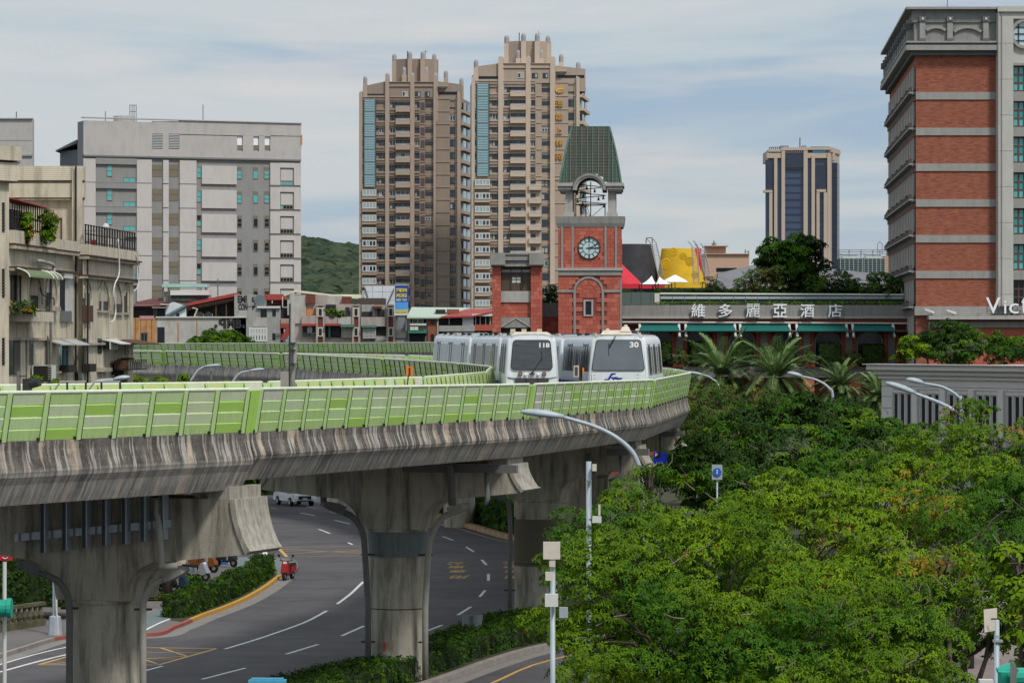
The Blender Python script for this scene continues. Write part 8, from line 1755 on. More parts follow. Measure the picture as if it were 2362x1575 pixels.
def crown_points(lumps, dens, seed, shell=.8, up=.25, sub=None):
 """points on the surfaces of many small lobes that cover the big lumps"""
 r = np.random.default_rng(seed); lobes = []
 for (c, rad) in lumps:
  c = np.array(c); rad = np.array(rad); n = max(10, int((11 if np.mean(rad) > 1.3 else 15)*np.mean(rad)**2 if sub is None else sub*np.mean(rad)**2))
  d = r.normal(size=(n,3)); d /= np.linalg.norm(d,axis=1,keepdims=True); d = d[d[:,2] > -.55]
  q = c + d*rad*r.uniform(.66,1.02,(len(d),1)); lr = r.uniform(.28,.48,len(d))*np.mean(rad)**.5
  for a, b in zip(q, lr): lobes.append((a, b))
 LC = np.array([l[0] for l in lobes]); LR = np.array([l[1] for l in lobes]); pts = []; nr = []
 for i, (c, rr) in enumerate(lobes):
  n = int(dens*4*math.pi*rr*rr); d = r.normal(size=(n,3)); d /= np.linalg.norm(d,axis=1,keepdims=True)
  d = d[(d[:,2] > -.15) | (r.random(len(d)) < .2)]
  p = c + d*np.array([rr*1.2,rr*1.2,rr*.7])*r.uniform(.86,1.05,(len(d),1)); 
  pts.append(p); nr.append(d)
 p = np.concatenate(pts); d = np.concatenate(nr)
 keep = np.ones(len(p), bool)      # drop what is buried in a neighbouring lobe
 for s in range(0, len(p), 4000):
  q = p[s:s+4000]; e = ((q[:,None,:]-LC[None])/np.array([1.2,1.2,.7]))
  keep[s:s+4000] = ((np.sqrt((e**2).sum(-1))/LR[None]) > .62).all(1) | (r.random(len(q)) < .12)
 return p[keep], d[keep]
def tree(name, label, base, lumps, group, mats=(None,), weights=(1,), dens=14, leaf=.15, lw=.05, nleaf=7, droop=.5, seed=1, trunk=.22, limbs=True, bark=None, patch=.35, sub=None, upb=.9):
 bx, by = base; root = empty(name, (bx,by,0), label, 'tree', group); bark = bark or m_bark
 C, Nn = crown_points(lumps, dens, seed, sub=sub); A = Nn*1.0; A[:,2] += upb
 r = np.random.default_rng(seed+5); A += r.normal(0,.25,A.shape); ci = []
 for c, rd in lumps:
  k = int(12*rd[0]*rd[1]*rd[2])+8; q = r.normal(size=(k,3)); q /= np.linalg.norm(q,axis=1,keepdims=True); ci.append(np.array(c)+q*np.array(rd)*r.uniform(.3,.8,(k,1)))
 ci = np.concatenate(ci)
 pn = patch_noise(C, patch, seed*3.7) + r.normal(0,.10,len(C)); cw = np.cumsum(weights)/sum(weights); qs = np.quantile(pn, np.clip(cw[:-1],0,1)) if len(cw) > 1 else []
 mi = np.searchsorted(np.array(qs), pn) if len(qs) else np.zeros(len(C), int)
 C = np.concatenate([C, ci]); A = np.concatenate([A, r.normal(0,1,ci.shape)+[0,0,1.2]]); mi = np.concatenate([mi, np.full(len(ci), len(mats))])  # inner clusters take the dark leaf colour so crown gaps read as shade
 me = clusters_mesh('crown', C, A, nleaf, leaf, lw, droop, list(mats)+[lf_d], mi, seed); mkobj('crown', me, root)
 hz = min(c[2]-rd[2] for c, rd in lumps); fork = max(1.2, hz*.75)
 mb = MB(); mb.tube([(bx,by,0),(bx+.05,by,fork*.5),(bx,by+.05,fork)], [trunk*1.25,trunk,trunk*.85], 9); mb.build('trunk', [bark], root, smooth=True)
 if limbs:
  mb = MB(); tw = MB(); rr = random.Random(seed)
  for (c, rd) in lumps:
   e = Vector(c); s = Vector((bx,by,fork)); m_ = s.lerp(e,.5)+Vector((rr.uniform(-.3,.3),rr.uniform(-.3,.3),-.35)); pts = spline3([s, m_, e], 4); mb.tube(pts, [trunk*.6*(1-.75*i/len(pts)) for i in range(len(pts))], 6, caps=False)
   for k in range(7):
    a = rr.uniform(0,6.28); el = rr.uniform(-.1,1.1); q = e + Vector((math.cos(a)*math.cos(el)*rd[0]*.88, math.sin(a)*math.cos(el)*rd[1]*.88, math.sin(el)*rd[2]*.9))*1.0; h = e.lerp(q,.5)+Vector((rr.uniform(-.2,.2),rr.uniform(-.2,.2),.1)); mb.tube([m_.lerp(e,.6), h, q], [trunk*.2, trunk*.12, trunk*.04], 5, caps=False)
   for k in range(5):
    a = rr.uniform(0,6.28); q = e + Vector((math.cos(a)*rd[0]*.8, math.sin(a)*rd[1]*.8, rd[2]*.62)); h = q+Vector((rr.uniform(-.5,.5),rr.uniform(-.4,.2),rr.uniform(.1,.45))); tw.tube([q,q.lerp(h,.6)+Vector((.05,0,-.05)),h],[.022,.016,.01],4,caps=False)
  mb.build('limbs', [bark], root, smooth=True); tag(tw.build('bare_twigs', [m_barkp], root), kind='stuff')
 return root
def PL(px, py, D, r, ry=None, rz=None): return ((xat(px,D), D, zat(py,D)), (r*D/FPX, (ry or r)*D/FPX if ry is None else ry, (rz if rz is not None else r*.75*D/FPX)))
def lump(px, py, D, rpx, rz=None, ry=None):
 R_ = rpx*D/FPX; return ((xat(px,D), D, zat(py,D)-(rz or R_*.7)), (R_, ry or R_, rz or R_*.7))      # py = top of the lump
G1 = 'street trees right of the viaduct'
MX = (lf_d, lf_g, lf_g, lf_y, lf_o)
tree('street_tree', 'large nearest street tree with bright green crown filling the lower middle right', (xat(1700,79),79), [lump(1640,1195,79,250),lump(1420,1245,78,200),lump(1900,1290,79,230),lump(1375,1400,77,130),lump(1540,1350,75,230),lump(1790,1370,75,240),lump(2030,1420,77,180),lump(1690,1480,73,260),lump(1430,1500,74,165),lump(2080,1500,75,150),lump(1930,1480,72,200)], G1, (lf_m,lf_g,lf_y,lf_o), (.25,.60,.14,.01), dens=30, leaf=.135, lw=.044, seed=3, trunk=.3)
tree('street_tree', 'green street tree below the head of the big curved lamp', (xat(1500,97),97), [lump(1515,1100,97,120),lump(1400,1160,95,120),lump(1620,1165,96,130),lump(1345,1230,93,90),lump(1500,1200,92,150),lump(1500,1065,99,55)], G1, (lf_m,lf_g,lf_y), (.27,.6,.13), dens=19, leaf=.165, lw=.054, seed=7)
tree('street_tree', 'yellowish green street tree in the middle behind the nearest crown', (xat(1830,96),96), [lump(1780,1085,98,110),lump(1880,1105,96,130),lump(1990,1130,96,120),lump(1720,1130,95,90),lump(1850,1180,91,170),lump(2000,1210,90,140)], G1, (lf_g,lf_y,lf_y,lf_o), (.25,.45,.27,.03), dens=19, leaf=.165, lw=.054, seed=12)
tree('street_tree', 'orange tinged street tree with bare dark limbs at the right', (xat(2150,92),92), [lump(2110,1120,98,150),lump(2250,1140,95,140),lump(2330,1220,90,130),lump(2200,1270,88,120),lump(2120,1330,86,90),lump(2360,1320,86,120)], G1, (lf_m,lf_g,lf_y,lf_o), (.3,.4,.2,.10), dens=17, leaf=.165, lw=.054, seed=15, trunk=.3)
tree('street_tree', 'yellow green street tree below the paired lamps at the right edge', (xat(2230,122),122), [lump(2180,975,122,120),lump(2290,960,124,120),lump(2370,1000,120,120),lump(2120,1040,118,120),lump(2250,1060,112,160),lump(2340,1100,110,130),lump(2240,925,128,60)], G1, (lf_m,lf_g,lf_y,lf_o), (.25,.42,.26,.07), dens=14, leaf=.19, lw=.062, seed=21)
tree('street_tree', 'street tree between the dark trees and the yellow green ones', (xat(2010,118),118), [lump(1960,1040,120,110),lump(2060,1010,122,100),lump(1900,1090,114,110),lump(2030,1100,110,130)], G1, (lf_m,lf_g,lf_y), (.35,.45,.2), dens=14, leaf=.19, lw=.062, seed=24)
tree('street_tree', 'darker street tree in shade at the lower right below the orange one', (xat(2180,84),84), [lump(2190,1340,86,110),lump(2290,1390,88,110),lump(2120,1400,88,80)], G1, (lf_d,lf_m,lf_g), (.45,.4,.15), dens=17, leaf=.165, lw=.054, seed=29)
tree('street_tree', 'tree with large pale leaves cut by the right edge at the bottom', (xat(2400,66),66), [lump(2375,1265,66,85),lump(2400,1350,66,80),lump(2385,1440,66,70),lump(2400,1500,66,75)], G1, (lf_y,lf_g), (.7,.3), dens=20, leaf=.2, lw=.1, nleaf=5, droop=.3, seed=31, sub=10)
G2 = 'dark trees between the street and the hotel'
MD = (lf_d,lf_d,lf_m,lf_g)
tree('broadleaf_tree', 'wide dark green tree below the slim street lamp', (xat(1870,172),172), [lump(1850,905,172,120),lump(1960,925,172,110),lump(1760,935,170,100),lump(2030,970,170,80),lump(1860,1000,165,140),lump(1980,1010,165,110),lump(1800,1060,160,90)], G2, MD, (.3,.3,.3,.1), dens=7, leaf=.3, lw=.11, seed=41, trunk=.35)
tree('broadleaf_tree', 'dark green tree beside the right tip of the viaduct barrier', (xat(1690,165),165), [lump(1700,975,165,110),lump(1640,1000,160,80),lump(1750,1010,160,90),lump(1690,1060,158,110),lump(1620,1080,156,60)], G2, MD, (.3,.25,.3,.15), dens=7, leaf=.31, lw=.1, seed=44, trunk=.3)
tree('broadleaf_tree', 'thin brownish crowned tree before the palms', (xat(1670,205),205), [lump(1650,885,205,90),lump(1730,895,207,90),lump(1790,905,208,70),lump(1620,930,202,70),lump(1690,935,200,100)], G2, (lf_m,lf_b,lf_g), (.3,.5,.2), dens=5, leaf=.26, lw=.07, seed=47, bark=m_barkp)
tree('broadleaf_tree', 'small light leaved tree below the slim lamp in front of the dark one', (xat(1880,140),140), [lump(1880,985,140,60),lump(1850,1020,138,75),lump(1920,1030,138,70)], G2, (lf_m,lf_g,lf_s), (.4,.3,.3), dens=12, leaf=.24, lw=.1, nleaf=6, seed=52)
tree('broadleaf_tree', 'dark tree behind the crossheads at the right bend', (xat(1600,225),225), [lump(1600,1000,225,90),lump(1560,1040,222,80),lump(1650,1060,220,90)], G2, (lf_d,lf_m), (.6,.4), dens=6, leaf=.32, lw=.1, seed=55)
G3 = 'trees of the hotel roof garden'
def rtree(lab, px, D, lumps_, mats, w, seed, leaf=.3, dens=6, tr=.25, zb=None, **k):
 t = tree('garden_tree', lab, (xat(px,D),D), lumps_, G3, mats, w, dens=dens, leaf=leaf, lw=leaf*.38, seed=seed, trunk=tr, **k); return t
rtree('big round dark tree in front of the distant office tower', 1820, 325, [lump(1800,550,325,55),lump(1850,545,325,50),lump(1780,585,325,40),lump(1870,590,326,38),lump(1825,600,324,60),lump(1850,640,325,35)], (lf_d,lf_d,lf_m), (.4,.3,.3), 61, leaf=.4, dens=7, tr=.35)
rtree('brownish sparse tree left of the big round one on the roof garden', 1755, 322, [lump(1745,618,322,40),lump(1785,612,322,35),lump(1720,640,321,28),lump(1770,645,321,40)], (lf_b,lf_b,lf_m), (.4,.3,.3), 64, leaf=.26, dens=4)
rtree('flat topped green tree on the roof garden before the cooling units', 1915, 322, [lump(1885,632,322,32),lump(1930,625,322,42),lump(1965,640,322,28),lump(1905,650,321,40)], (lf_m,lf_g,lf_d), (.5,.25,.25), 67, leaf=.26, dens=7)
rtree('bright green tree against the base of the hotel tower', 2045, 318, [lump(2030,632,318,34),lump(2070,640,318,30),lump(2010,655,317,28),lump(2050,662,317,42)], (lf_m,lf_g,lf_s), (.45,.35,.2), 70, leaf=.27, dens=7)
rtree('small dark conical tree below the yellow cone', 1645, 322, [lump(1642,632,322,18,rz=1.0),lump(1645,650,322,22)], (lf_d,lf_m), (.6,.4), 73, leaf=.22, dens=9, tr=.12)
rtree('dark shrubby tree at the cornice between clock tower and cones', 1450, 330, [lump(1440,668,330,24),lump(1475,672,330,20)], (lf_d,lf_m), (.6,.4), 76, leaf=.22, dens=9, tr=.1)
G4 = 'trees at the foot of the hotel tower'
tree('broadleaf_tree', 'dark rounded tree at the foot of the hotel tower', (xat(2190,240),240), [lump(2165,738,240,55),lump(2225,755,240,55),lump(2130,765,240,45),lump(2190,775,238,60)], G4, (lf_d,lf_m,lf_g), (.55,.35,.1), dens=8, leaf=.28, lw=.11, seed=81)
tree('broadleaf_tree', 'bright yellow green bush at the left end above the corniced roof', (xat(2095,236),236), [lump(2100,775,236,28),lump(2085,800,236,24),lump(2125,795,236,26)], G4, (lf_y,lf_g), (.7,.3), dens=12, leaf=.22, lw=.11, seed=84, limbs=False)
tree('broadleaf_tree', 'greyish green shrub in the middle above the corniced roof', (xat(2240,234),234), [lump(2225,790,234,34),lump(2270,785,234,36),lump(2200,810,234,26)], G4, (lf_s,lf_m), (.6,.4), dens=11, leaf=.22, lw=.1, seed=87, limbs=False)
tree('broadleaf_tree', 'dark green bush at the right edge above the corniced roof', (xat(2330,236),236), [lump(2300,765,238,40),lump(2350,772,238,45),lump(2330,800,234,50)], G4, (lf_d,lf_m,lf_g), (.4,.4,.2), dens=10, leaf=.24, lw=.1, seed=90, limbs=False)
tree('broadleaf_tree', 'round leafy tree in front of the graffiti wall', (xat(507,492),492), [lump(455,775,492,26),lump(490,762,492,24),lump(530,760,492,28),lump(565,775,492,22),lump(505,775,490,45)], 'trees by the low houses', (lf_m,lf_g,lf_d), (.4,.35,.25), dens=7, leaf=.36, lw=.16, seed=93)
tree('broadleaf_tree', 'small leafy creeper tree on the balcony of the pillared house', (xat(785,466),466), [lump(785,718,466,12),lump(770,712,466,10),lump(757,713,466,9)], 'trees by the low houses', (lf_m,lf_g), (.5,.5), dens=14, leaf=.25, lw=.12, seed=96, limbs=False, trunk=.08)
tree('broadleaf_tree', 'dark hedge like trees between gatehouse and clock tower', (xat(1269,310),310), [lump(1262,655,310,18,rz=1.2),lump(1282,658,310,16,rz=1.2),lump(1270,675,309,24,rz=1)], 'hedge trees', (lf_d,lf_m), (.7,.3), dens=14, leaf=.2, lw=.08, seed=99, limbs=False, trunk=.1)
for i, (lab, px, D, ls) in enumerate((('small bright bush rising behind the barrier beside the tiled house', 322, 172, [(310,870,190,14),(335,875,190,16)]), ('small bright bush left of the first s-curved lamp', 380, 192, [(370,868,192,16),(392,872,192,14)]), ('tiny bush between the two s-curved lamps', 425, 190, [(424,865,190,8)]), ('small bush below the second s-curved lamp', 500, 192, [(490,876,192,12),(510,876,192,12)]), ('tiny green shoots behind the signal box at the far left', 92, 148, [(90,862,148,10)]), ('small bush in front of the tiled house below the middle window', 135, 152, [(132,874,152,10)]), ('small bush at the foot of the tiled house corner', 275, 168, [(277,866,168,9)]))):
 tree('young_tree', lab, (xat(px,D),D), [lump(a,b,c,d,rz=d*c/FPX*1.3) for a,b,c,d in ls], 'bushes inside the loop', (lf_g,lf_y), (.6,.4), dens=34, leaf=.17, lw=.07, seed=110+i, limbs=False, trunk=.06)
# palms
def palm(label, px, ytop, D, spread, seed, fruits=True):
 r = random.Random(seed); cz = zat(ytop, D); cx_ = xat(px, D); root = empty('date_palm', (cx_, D, 0), label, 'palm', 'date palms before the hotel wing')
 mb = MB(); mb.tube([(cx_,D,0),(cx_,D,cz*.5),(cx_,D,cz)], [.42,.38,.45], 10)
 for k in range(14):
  a = k*2.4; z = cz-1.3+k*.09; mb.tube([(cx_+.4*math.cos(a),D+.4*math.sin(a),z),(cx_+.62*math.cos(a),D+.62*math.sin(a),z+.22)], .06, 4)
 mb.build('trunk', [m_bark], root)
 S_ = spread*D/FPX; V = []; F_ = []; 
 def addleaf(a_, b_, w):
  i = len(V); d = (b_-a_).normalized(); s = d.cross(Vector((0,0,1)));
  s = (s.normalized() if s.length > .01 else Vector((1,0,0)))*w; m_ = a_.lerp(b_,.4); V.extend([tuple(a_),tuple(m_+s),tuple(b_),tuple(m_-s)]); F_.append((i,i+1,i+2,i+3))
 nf = 84
 for k in range(nf):
  a = k*2.399963+r.uniform(-.2,.2); t = k/nf; el = R(74-104*t+r.uniform(-8,8)); L = S_*r.uniform(.85,1.1)*(1.12 if t < .5 else .95); prev = Vector((cx_,D,cz)); d = Vector((math.cos(a)*math.cos(el), math.sin(a)*math.cos(el), math.sin(el))); n = 13; 
  pts = [prev]
  for j in range(n): d = (d + Vector((0,0,-.10*(1+.3*t)))).normalized(); prev = prev + d*L/n; pts.append(prev)
  mi_ = len(F_)
  for j in range(1, n): 
   p, q = pts[j], pts[j+1]; t_ = (q-p).normalized(); side = t_.cross(Vector((0,0,1)))
   if side.length < .05: side = Vector((math.sin(a),-math.cos(a),0))
   side.normalize(); up = side.cross(t_); ll = L*.20*math.sin(math.pi*min(1,(j+1.5)/(n+2)))**.6
   for s in (-1, 1):
    for m_ in (0,.33,.66):
     b0 = p.lerp(q,m_); addleaf(b0, b0 + (t_*.75 + side*s*.7 + up*r.uniform(-.05,.2)).normalized()*ll, .045)
   i = len(V); w = .03; V.extend([tuple(p+side*w),tuple(q+side*w),tuple(q-side*w),tuple(p-side*w)]); F_.append((i,i+1,i+2,i+3))
 me = bpy.data.meshes.new('fronds'); me.from_pydata(V, [], F_); me.materials.append(lf_palm); me.materials.append(lf_palm2); me.polygons.foreach_set('material_index', [1 if (i//120)%3 == 0 else 0 for i in range(len(F_))]); me.update(); mkobj('fronds', me, root)
 if fruits:
  mb = MB()
  for k in range(9):
   a = r.uniform(0,6.28); c = Vector((cx_+.9*math.cos(a), D-.3+.6*math.sin(a), cz-.5-r.uniform(0,.9))); mb.tube([Vector((cx_,D,cz-.1)), c+Vector((0,0,.4)), c], .035, 4)
   for j in range(16): p = c+Vector((r.gauss(0,.22),r.gauss(0,.2),-.25+r.gauss(0,.28))); mb.tube([c, p], .02, 3, caps=False); mb.box(p.x-.05,p.y-.05,p.z-.05,p.x+.05,p.y+.05,p.z+.05)
  mb.build('fruit_bunches', [mat('date_orange',(.42,.13,.03),.7,c2=(.3,.09,.03),scale=6)], root)
lf_palm = leaf_mat('palm_green', (.21,.30,.11), (.15,.23,.08), tr=.15); lf_palm2 = leaf_mat('palm_dark_green', (.12,.19,.065), (.08,.14,.045), tr=.15)
palm('left of the two big date palms with orange fruit bunches', 1666, 868, 272, 108, 5); palm('right of the two big date palms with orange fruit bunches', 1790, 874, 270, 112, 8)
palm('small palm right of the big ones before the grey ledge', 1938, 898, 268, 72, 11, False); palm('partly hidden dim palm beside the corniced building', 2030, 925, 262, 80, 14, False); palm('small palm tuft just right of the barrier tip', 1560, 905, 285, 60, 17, False)
# hedges and clipped bushes
def bushbox(name, label, cat, boxes, dens, leaf, mats, w, seed, group=None, kind=None, core=True, h=.0):
 """boxes: (corner polygon in plan as list of Vector, z0, z1)"""
 r = np.random.default_rng(seed); P_ = []; N_ = []; mb = MB()
 for poly, z0, z1 in boxes:
  n = len(poly); ar = 0
  for i in range(n):
   a, b = poly[i], poly[(i+1)%n]; L = (b-a).length; k = int(L*(z1-z0)*dens); t = r.random(k); zz = r.random(k); nn = np.array([(b-a).y/L, -(b-a).x/L, 0]) if L > 0 else np.array([0,-1,0])
   p = np.array([a.x,a.y,0])[None]*(1-t)[:,None] + np.array([b.x,b.y,0])[None]*t[:,None]; p[:,2] = z0+(z1-z0)*zz; P_.append(p + nn*r.normal(.02,.07,(k,1))); N_.append(np.tile(nn,(k,1)))
  c = sum(poly, Vector((0,0,0)))/n
  for i in range(n):
   a, b = poly[i], poly[(i+1)%n]; area = abs((a.x-c.x)*(b.y-c.y)-(b.x-c.x)*(a.y-c.y))/2; k = int(area*dens); s = np.sqrt(r.random(k)); t = r.random(k); p = (1-s)[:,None]*np.array([c.x,c.y,0]) + (s*(1-t))[:,None]*np.array([a.x,a.y,0]) + (s*t)[:,None]*np.array([b.x,b.y,0]); p[:,2] = z1 + r.normal(0,.05,k); P_.append(p); N_.append(np.tile([0,0,1.0],(k,1)))
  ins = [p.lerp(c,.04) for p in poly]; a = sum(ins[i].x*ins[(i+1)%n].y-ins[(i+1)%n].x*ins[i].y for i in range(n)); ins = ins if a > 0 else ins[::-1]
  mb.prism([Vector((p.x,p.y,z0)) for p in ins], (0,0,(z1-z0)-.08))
 C = np.concatenate(P_); A = np.concatenate(N_)+r.normal(0,.45,(len(C),3)); A[:,2] += .3; pn = patch_noise(C,.8,seed)+r.normal(0,.2,len(C)); cw = np.cumsum(w)/sum(w); qs = np.quantile(pn, cw[:-1]) if len(w) > 1 else []; mi = np.searchsorted(np.array(qs), pn) if len(w) > 1 else np.zeros(len(C),int)
 me = clusters_mesh(name, C, A, 4, leaf, leaf*.5, .15, list(mats), mi, seed); c0 = C.mean(0); root = empty(name, (c0[0],c0[1],float(C[:,2].min())), label, cat, group)
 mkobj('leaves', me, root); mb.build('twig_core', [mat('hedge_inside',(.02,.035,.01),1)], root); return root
ORD = 'first second third fourth fifth sixth seventh eighth ninth'.split()
def strip(front, back, i, n, t0, t1):
 f = lambda L_, t: L_[min(len(L_)-1,int(t*(len(L_)-1)))].lerp(L_[min(len(L_)-1,int(t*(len(L_)-1))+1)], (t*(len(L_)-1))%1)
 return [f(front,t0), f(front,t1), f(back,t1), f(back,t0)]
hf = [q.lerp(p,.10) for q, p in zip(off(GP([(700,1690),(860,1625),(1008,1577),(1136,1531),(1250,1499),(1420,1470)], 6), -.5), GP([(560,1640),(751,1588),(870,1562),(1000,1512),(1140,1460),(1400,1440)], 6))]; hb = off(GP([(560,1640),(751,1588),(870,1562),(1000,1512),(1140,1460),(1400,1440)], 6), .25)
n = 12; bushbox('median_hedge', 'long low clipped hedge on the median around the middle pier', 'hedge', [(strip(hf,hb,i,n,i/n,(i+1)/n), .12, .95) for i in range(n)], 38, .12, (lf_m,lf_g,lf_d), (.45,.15,.4), 201)
kh = GP([(404,1432),(438,1428),(472,1414),(515,1398),(558,1378),(593,1358),(618,1342),(632,1330)], 3); kb = off(kh, -.95); n = 9
for i in range(n):
 t0, t1 = i/n+.006, (i+1)/n-.004; bushbox('kerb_shrub', ORD[i]+' glossy shrub clump from the lower left pier in the row behind the yellow kerb', 'shrub', [(strip(kh,kb,i,n,t0,t1), .12, .95+.1*((i*7)%3))], 45, .13, (lf_d,lf_m,lf_g), (.5,.4,.1), 210+i, group='shrub row behind the yellow kerb')
ih = GP([(1000,1186),(1060,1204),(1110,1217),(1178,1236),(1290,1258)], 3); bh_ = [p+Vector((1.5,22,0)) for p in ih]
n = 6; bushbox('island_hedge', 'clipped hedge behind the kerb with orange patches', 'hedge', [(strip(ih,bh_,i,n,i/n,(i+1)/n), .12, 1.5) for i in range(n)], 16, .2, (lf_d,lf_m,lf_g), (.35,.45,.2), 230)
def boxat(px0, px1, y0, y1, D, dep): a, b = xat(px0,D), xat(px1,D); return ([Vector((a,D,0)),Vector((b,D,0)),Vector((b,D+dep,0)),Vector((a,D+dep,0))], zat(y1,D), zat(y0,D))
for i, (a, b, y0, y1) in enumerate(((1890,1938,792,842),(1990,2038,795,842),(1595,1640,790,840),(1690,1735,792,835),(1790,1835,792,835),(1527,1545,790,832))):
 bushbox('clipped_shrub', ('box clipped shrub in the right hand but one hotel arch','box clipped shrub in the rightmost hotel arch','box clipped shrub behind the left big palm','box clipped shrub in the arch between the two big palms','box clipped shrub just right of the right big palm','narrow box clipped shrub beside the train numbered 30')[i], 'shrub', [boxat(a,b,y0,y1,310.6,1.2)], 22, .18, (lf_d,lf_m), (.6,.4), 240+i, group='box clipped shrubs in the hotel arches')
for i, (px, y) in enumerate(((1563,822),(1865,822),(1965,822),(1762,822))):
 tree('planter_shrub', ('shrub on the red planter pier beside the train numbered 30','shrub on the red planter pier just right of the big palms','shrub on the rightmost red planter pier','shrub on the red planter pier behind the palms')[i], (xat(px,310.3),310.3), [lump(px,806,310.3,16,rz=.7),lump(px+12,818,310.1,14,rz=.5),lump(px-12,820,310.1,13,rz=.5)], 'shrubs on the red planter piers', (lf_s,lf_m,lf_b), (.4,.4,.2), dens=12, leaf=.25, lw=.06, seed=250+i, limbs=False, trunk=.05)
bushbox('terrace_hedge', 'thin bright hedge line along the top of the hotel sign parapet', 'hedge', [boxat(1512,2092,698,706,313,1.0)], 20, .16, (lf_y,lf_g), (.6,.4), 260)
bushbox('terrace_hedge', 'darker hedge band behind the hotel terrace railing', 'hedge', [boxat(1515,2090,668,690,322,2.5)], 9, .25, (lf_d,lf_m,lf_b), (.5,.3,.2), 261)
bushbox('plant_row', 'flowering plants spilling from the tiled balcony box', 'plants', [boxat(23,72,702,722,146.2,.8)], 40, .2, (lf_m,lf_o,lf_s), (.5,.2,.3), 262)
for i, (lab, px, y, D, r_) in enumerate((('leafy shrub at the right end of the terrace cage', 110, 482, 152, 14),('small shrub in the middle of the terrace cage', 60, 490, 149, 9))):
 tree('terrace_shrub', lab, (xat(px,D),D), [lump(px,y,D,r_,rz=.6),lump(px+4,y+22,D,r_*.9,rz=.5),lump(px-2,y+44,D,r_*.7,rz=.4)], 'shrubs on the roof terrace', (lf_g,lf_m,lf_o), (.5,.35,.15), dens=30, leaf=.18, lw=.07, seed=270+i, limbs=False, trunk=.04)
# dim planting under the trees and beyond the road
bushbox('roadside_shrubs', 'dark roadside shrubs beyond the far end of the road', 'shrubs', [boxat(560,1010,1085,1150,262,5)], 4, .5, (lf_d,lf_m), (.7,.3), 280)
bushbox('roadside_shrubs', 'dark shrubbery in the shade below the broadleaf trees', 'shrubs', [boxat(1530,1760,1010,1120,240,6)], 4, .5, (lf_d,lf_m), (.8,.2), 281)
bushbox('roadside_shrubs', 'shaded shrubbery behind the trees along the hotel wall', 'shrubs', [boxat(1560,2330,925,1010,290,4)], 3, .55, (lf_d,lf_m), (.8,.2), 282)
# wooded hillside: uncountable trees
def woodland():
 V, nx, ny = HILLV; r = np.random.default_rng(5); ico = bpy.data.meshes.new('t'); import bmesh; bm = bmesh.new(); bmesh.ops.create_icosphere(bm, subdivisions=2, radius=1); bm.to_mesh(ico); bm.free()
 iv = np.empty(len(ico.vertices)*3); ico.vertices.foreach_get('co', iv); iv = iv.reshape(-1,3); itr = np.array([p.vertices[:] for p in ico.polygons])
 A = np.array(V).reshape(ny,nx,3); N_ = 3600; t = r.random(N_); px = r.uniform(560, 1000, N_); out = []; fc = []; mi = []
 for k in range(N_):
  j = t[k]*(ny-3); i = (px[k]+400)/3000*(nx-1); j0, i0 = int(j), int(i); p = A[j0,i0]*(1-(j-j0))*(1-(i-i0)) + A[j0,i0+1]*(1-(j-j0))*(i-i0) + A[j0+1,i0]*(j-j0)*(1-(i-i0)) + A[j0+1,i0+1]*(j-j0)*(i-i0)
  s = r.uniform(3.6,9); q = iv*(s*np.array([1,1,.75]))*(1+r.normal(0,.16,(len(iv),1))) + p + [0,0,s*.5]; fc.append(itr+len(iv)*k); out.append(q); mi += [int(r.integers(0,3))]*len(itr)
 v = np.concatenate(out); f = np.concatenate(fc); me = bpy.data.meshes.new('woodland'); me.from_pydata(v.tolist(), [], f.tolist())
 for m_ in (mat('wood_dark',(.018,.034,.018),1,c2=(.027,.046,.022),scale=.5,amt=.8),mat('wood_mid',(.028,.046,.022),1,c2=(.018,.034,.018),scale=.5),mat('wood_light',(.05,.065,.034),1,c2=(.03,.045,.025),scale=.5)): me.materials.append(m_)
 me.polygons.foreach_set('material_index', mi); me.update(); tag(mkobj('woodland', me), 'dense green woodland covering the distant hill', 'woodland', kind='stuff')
woodland()
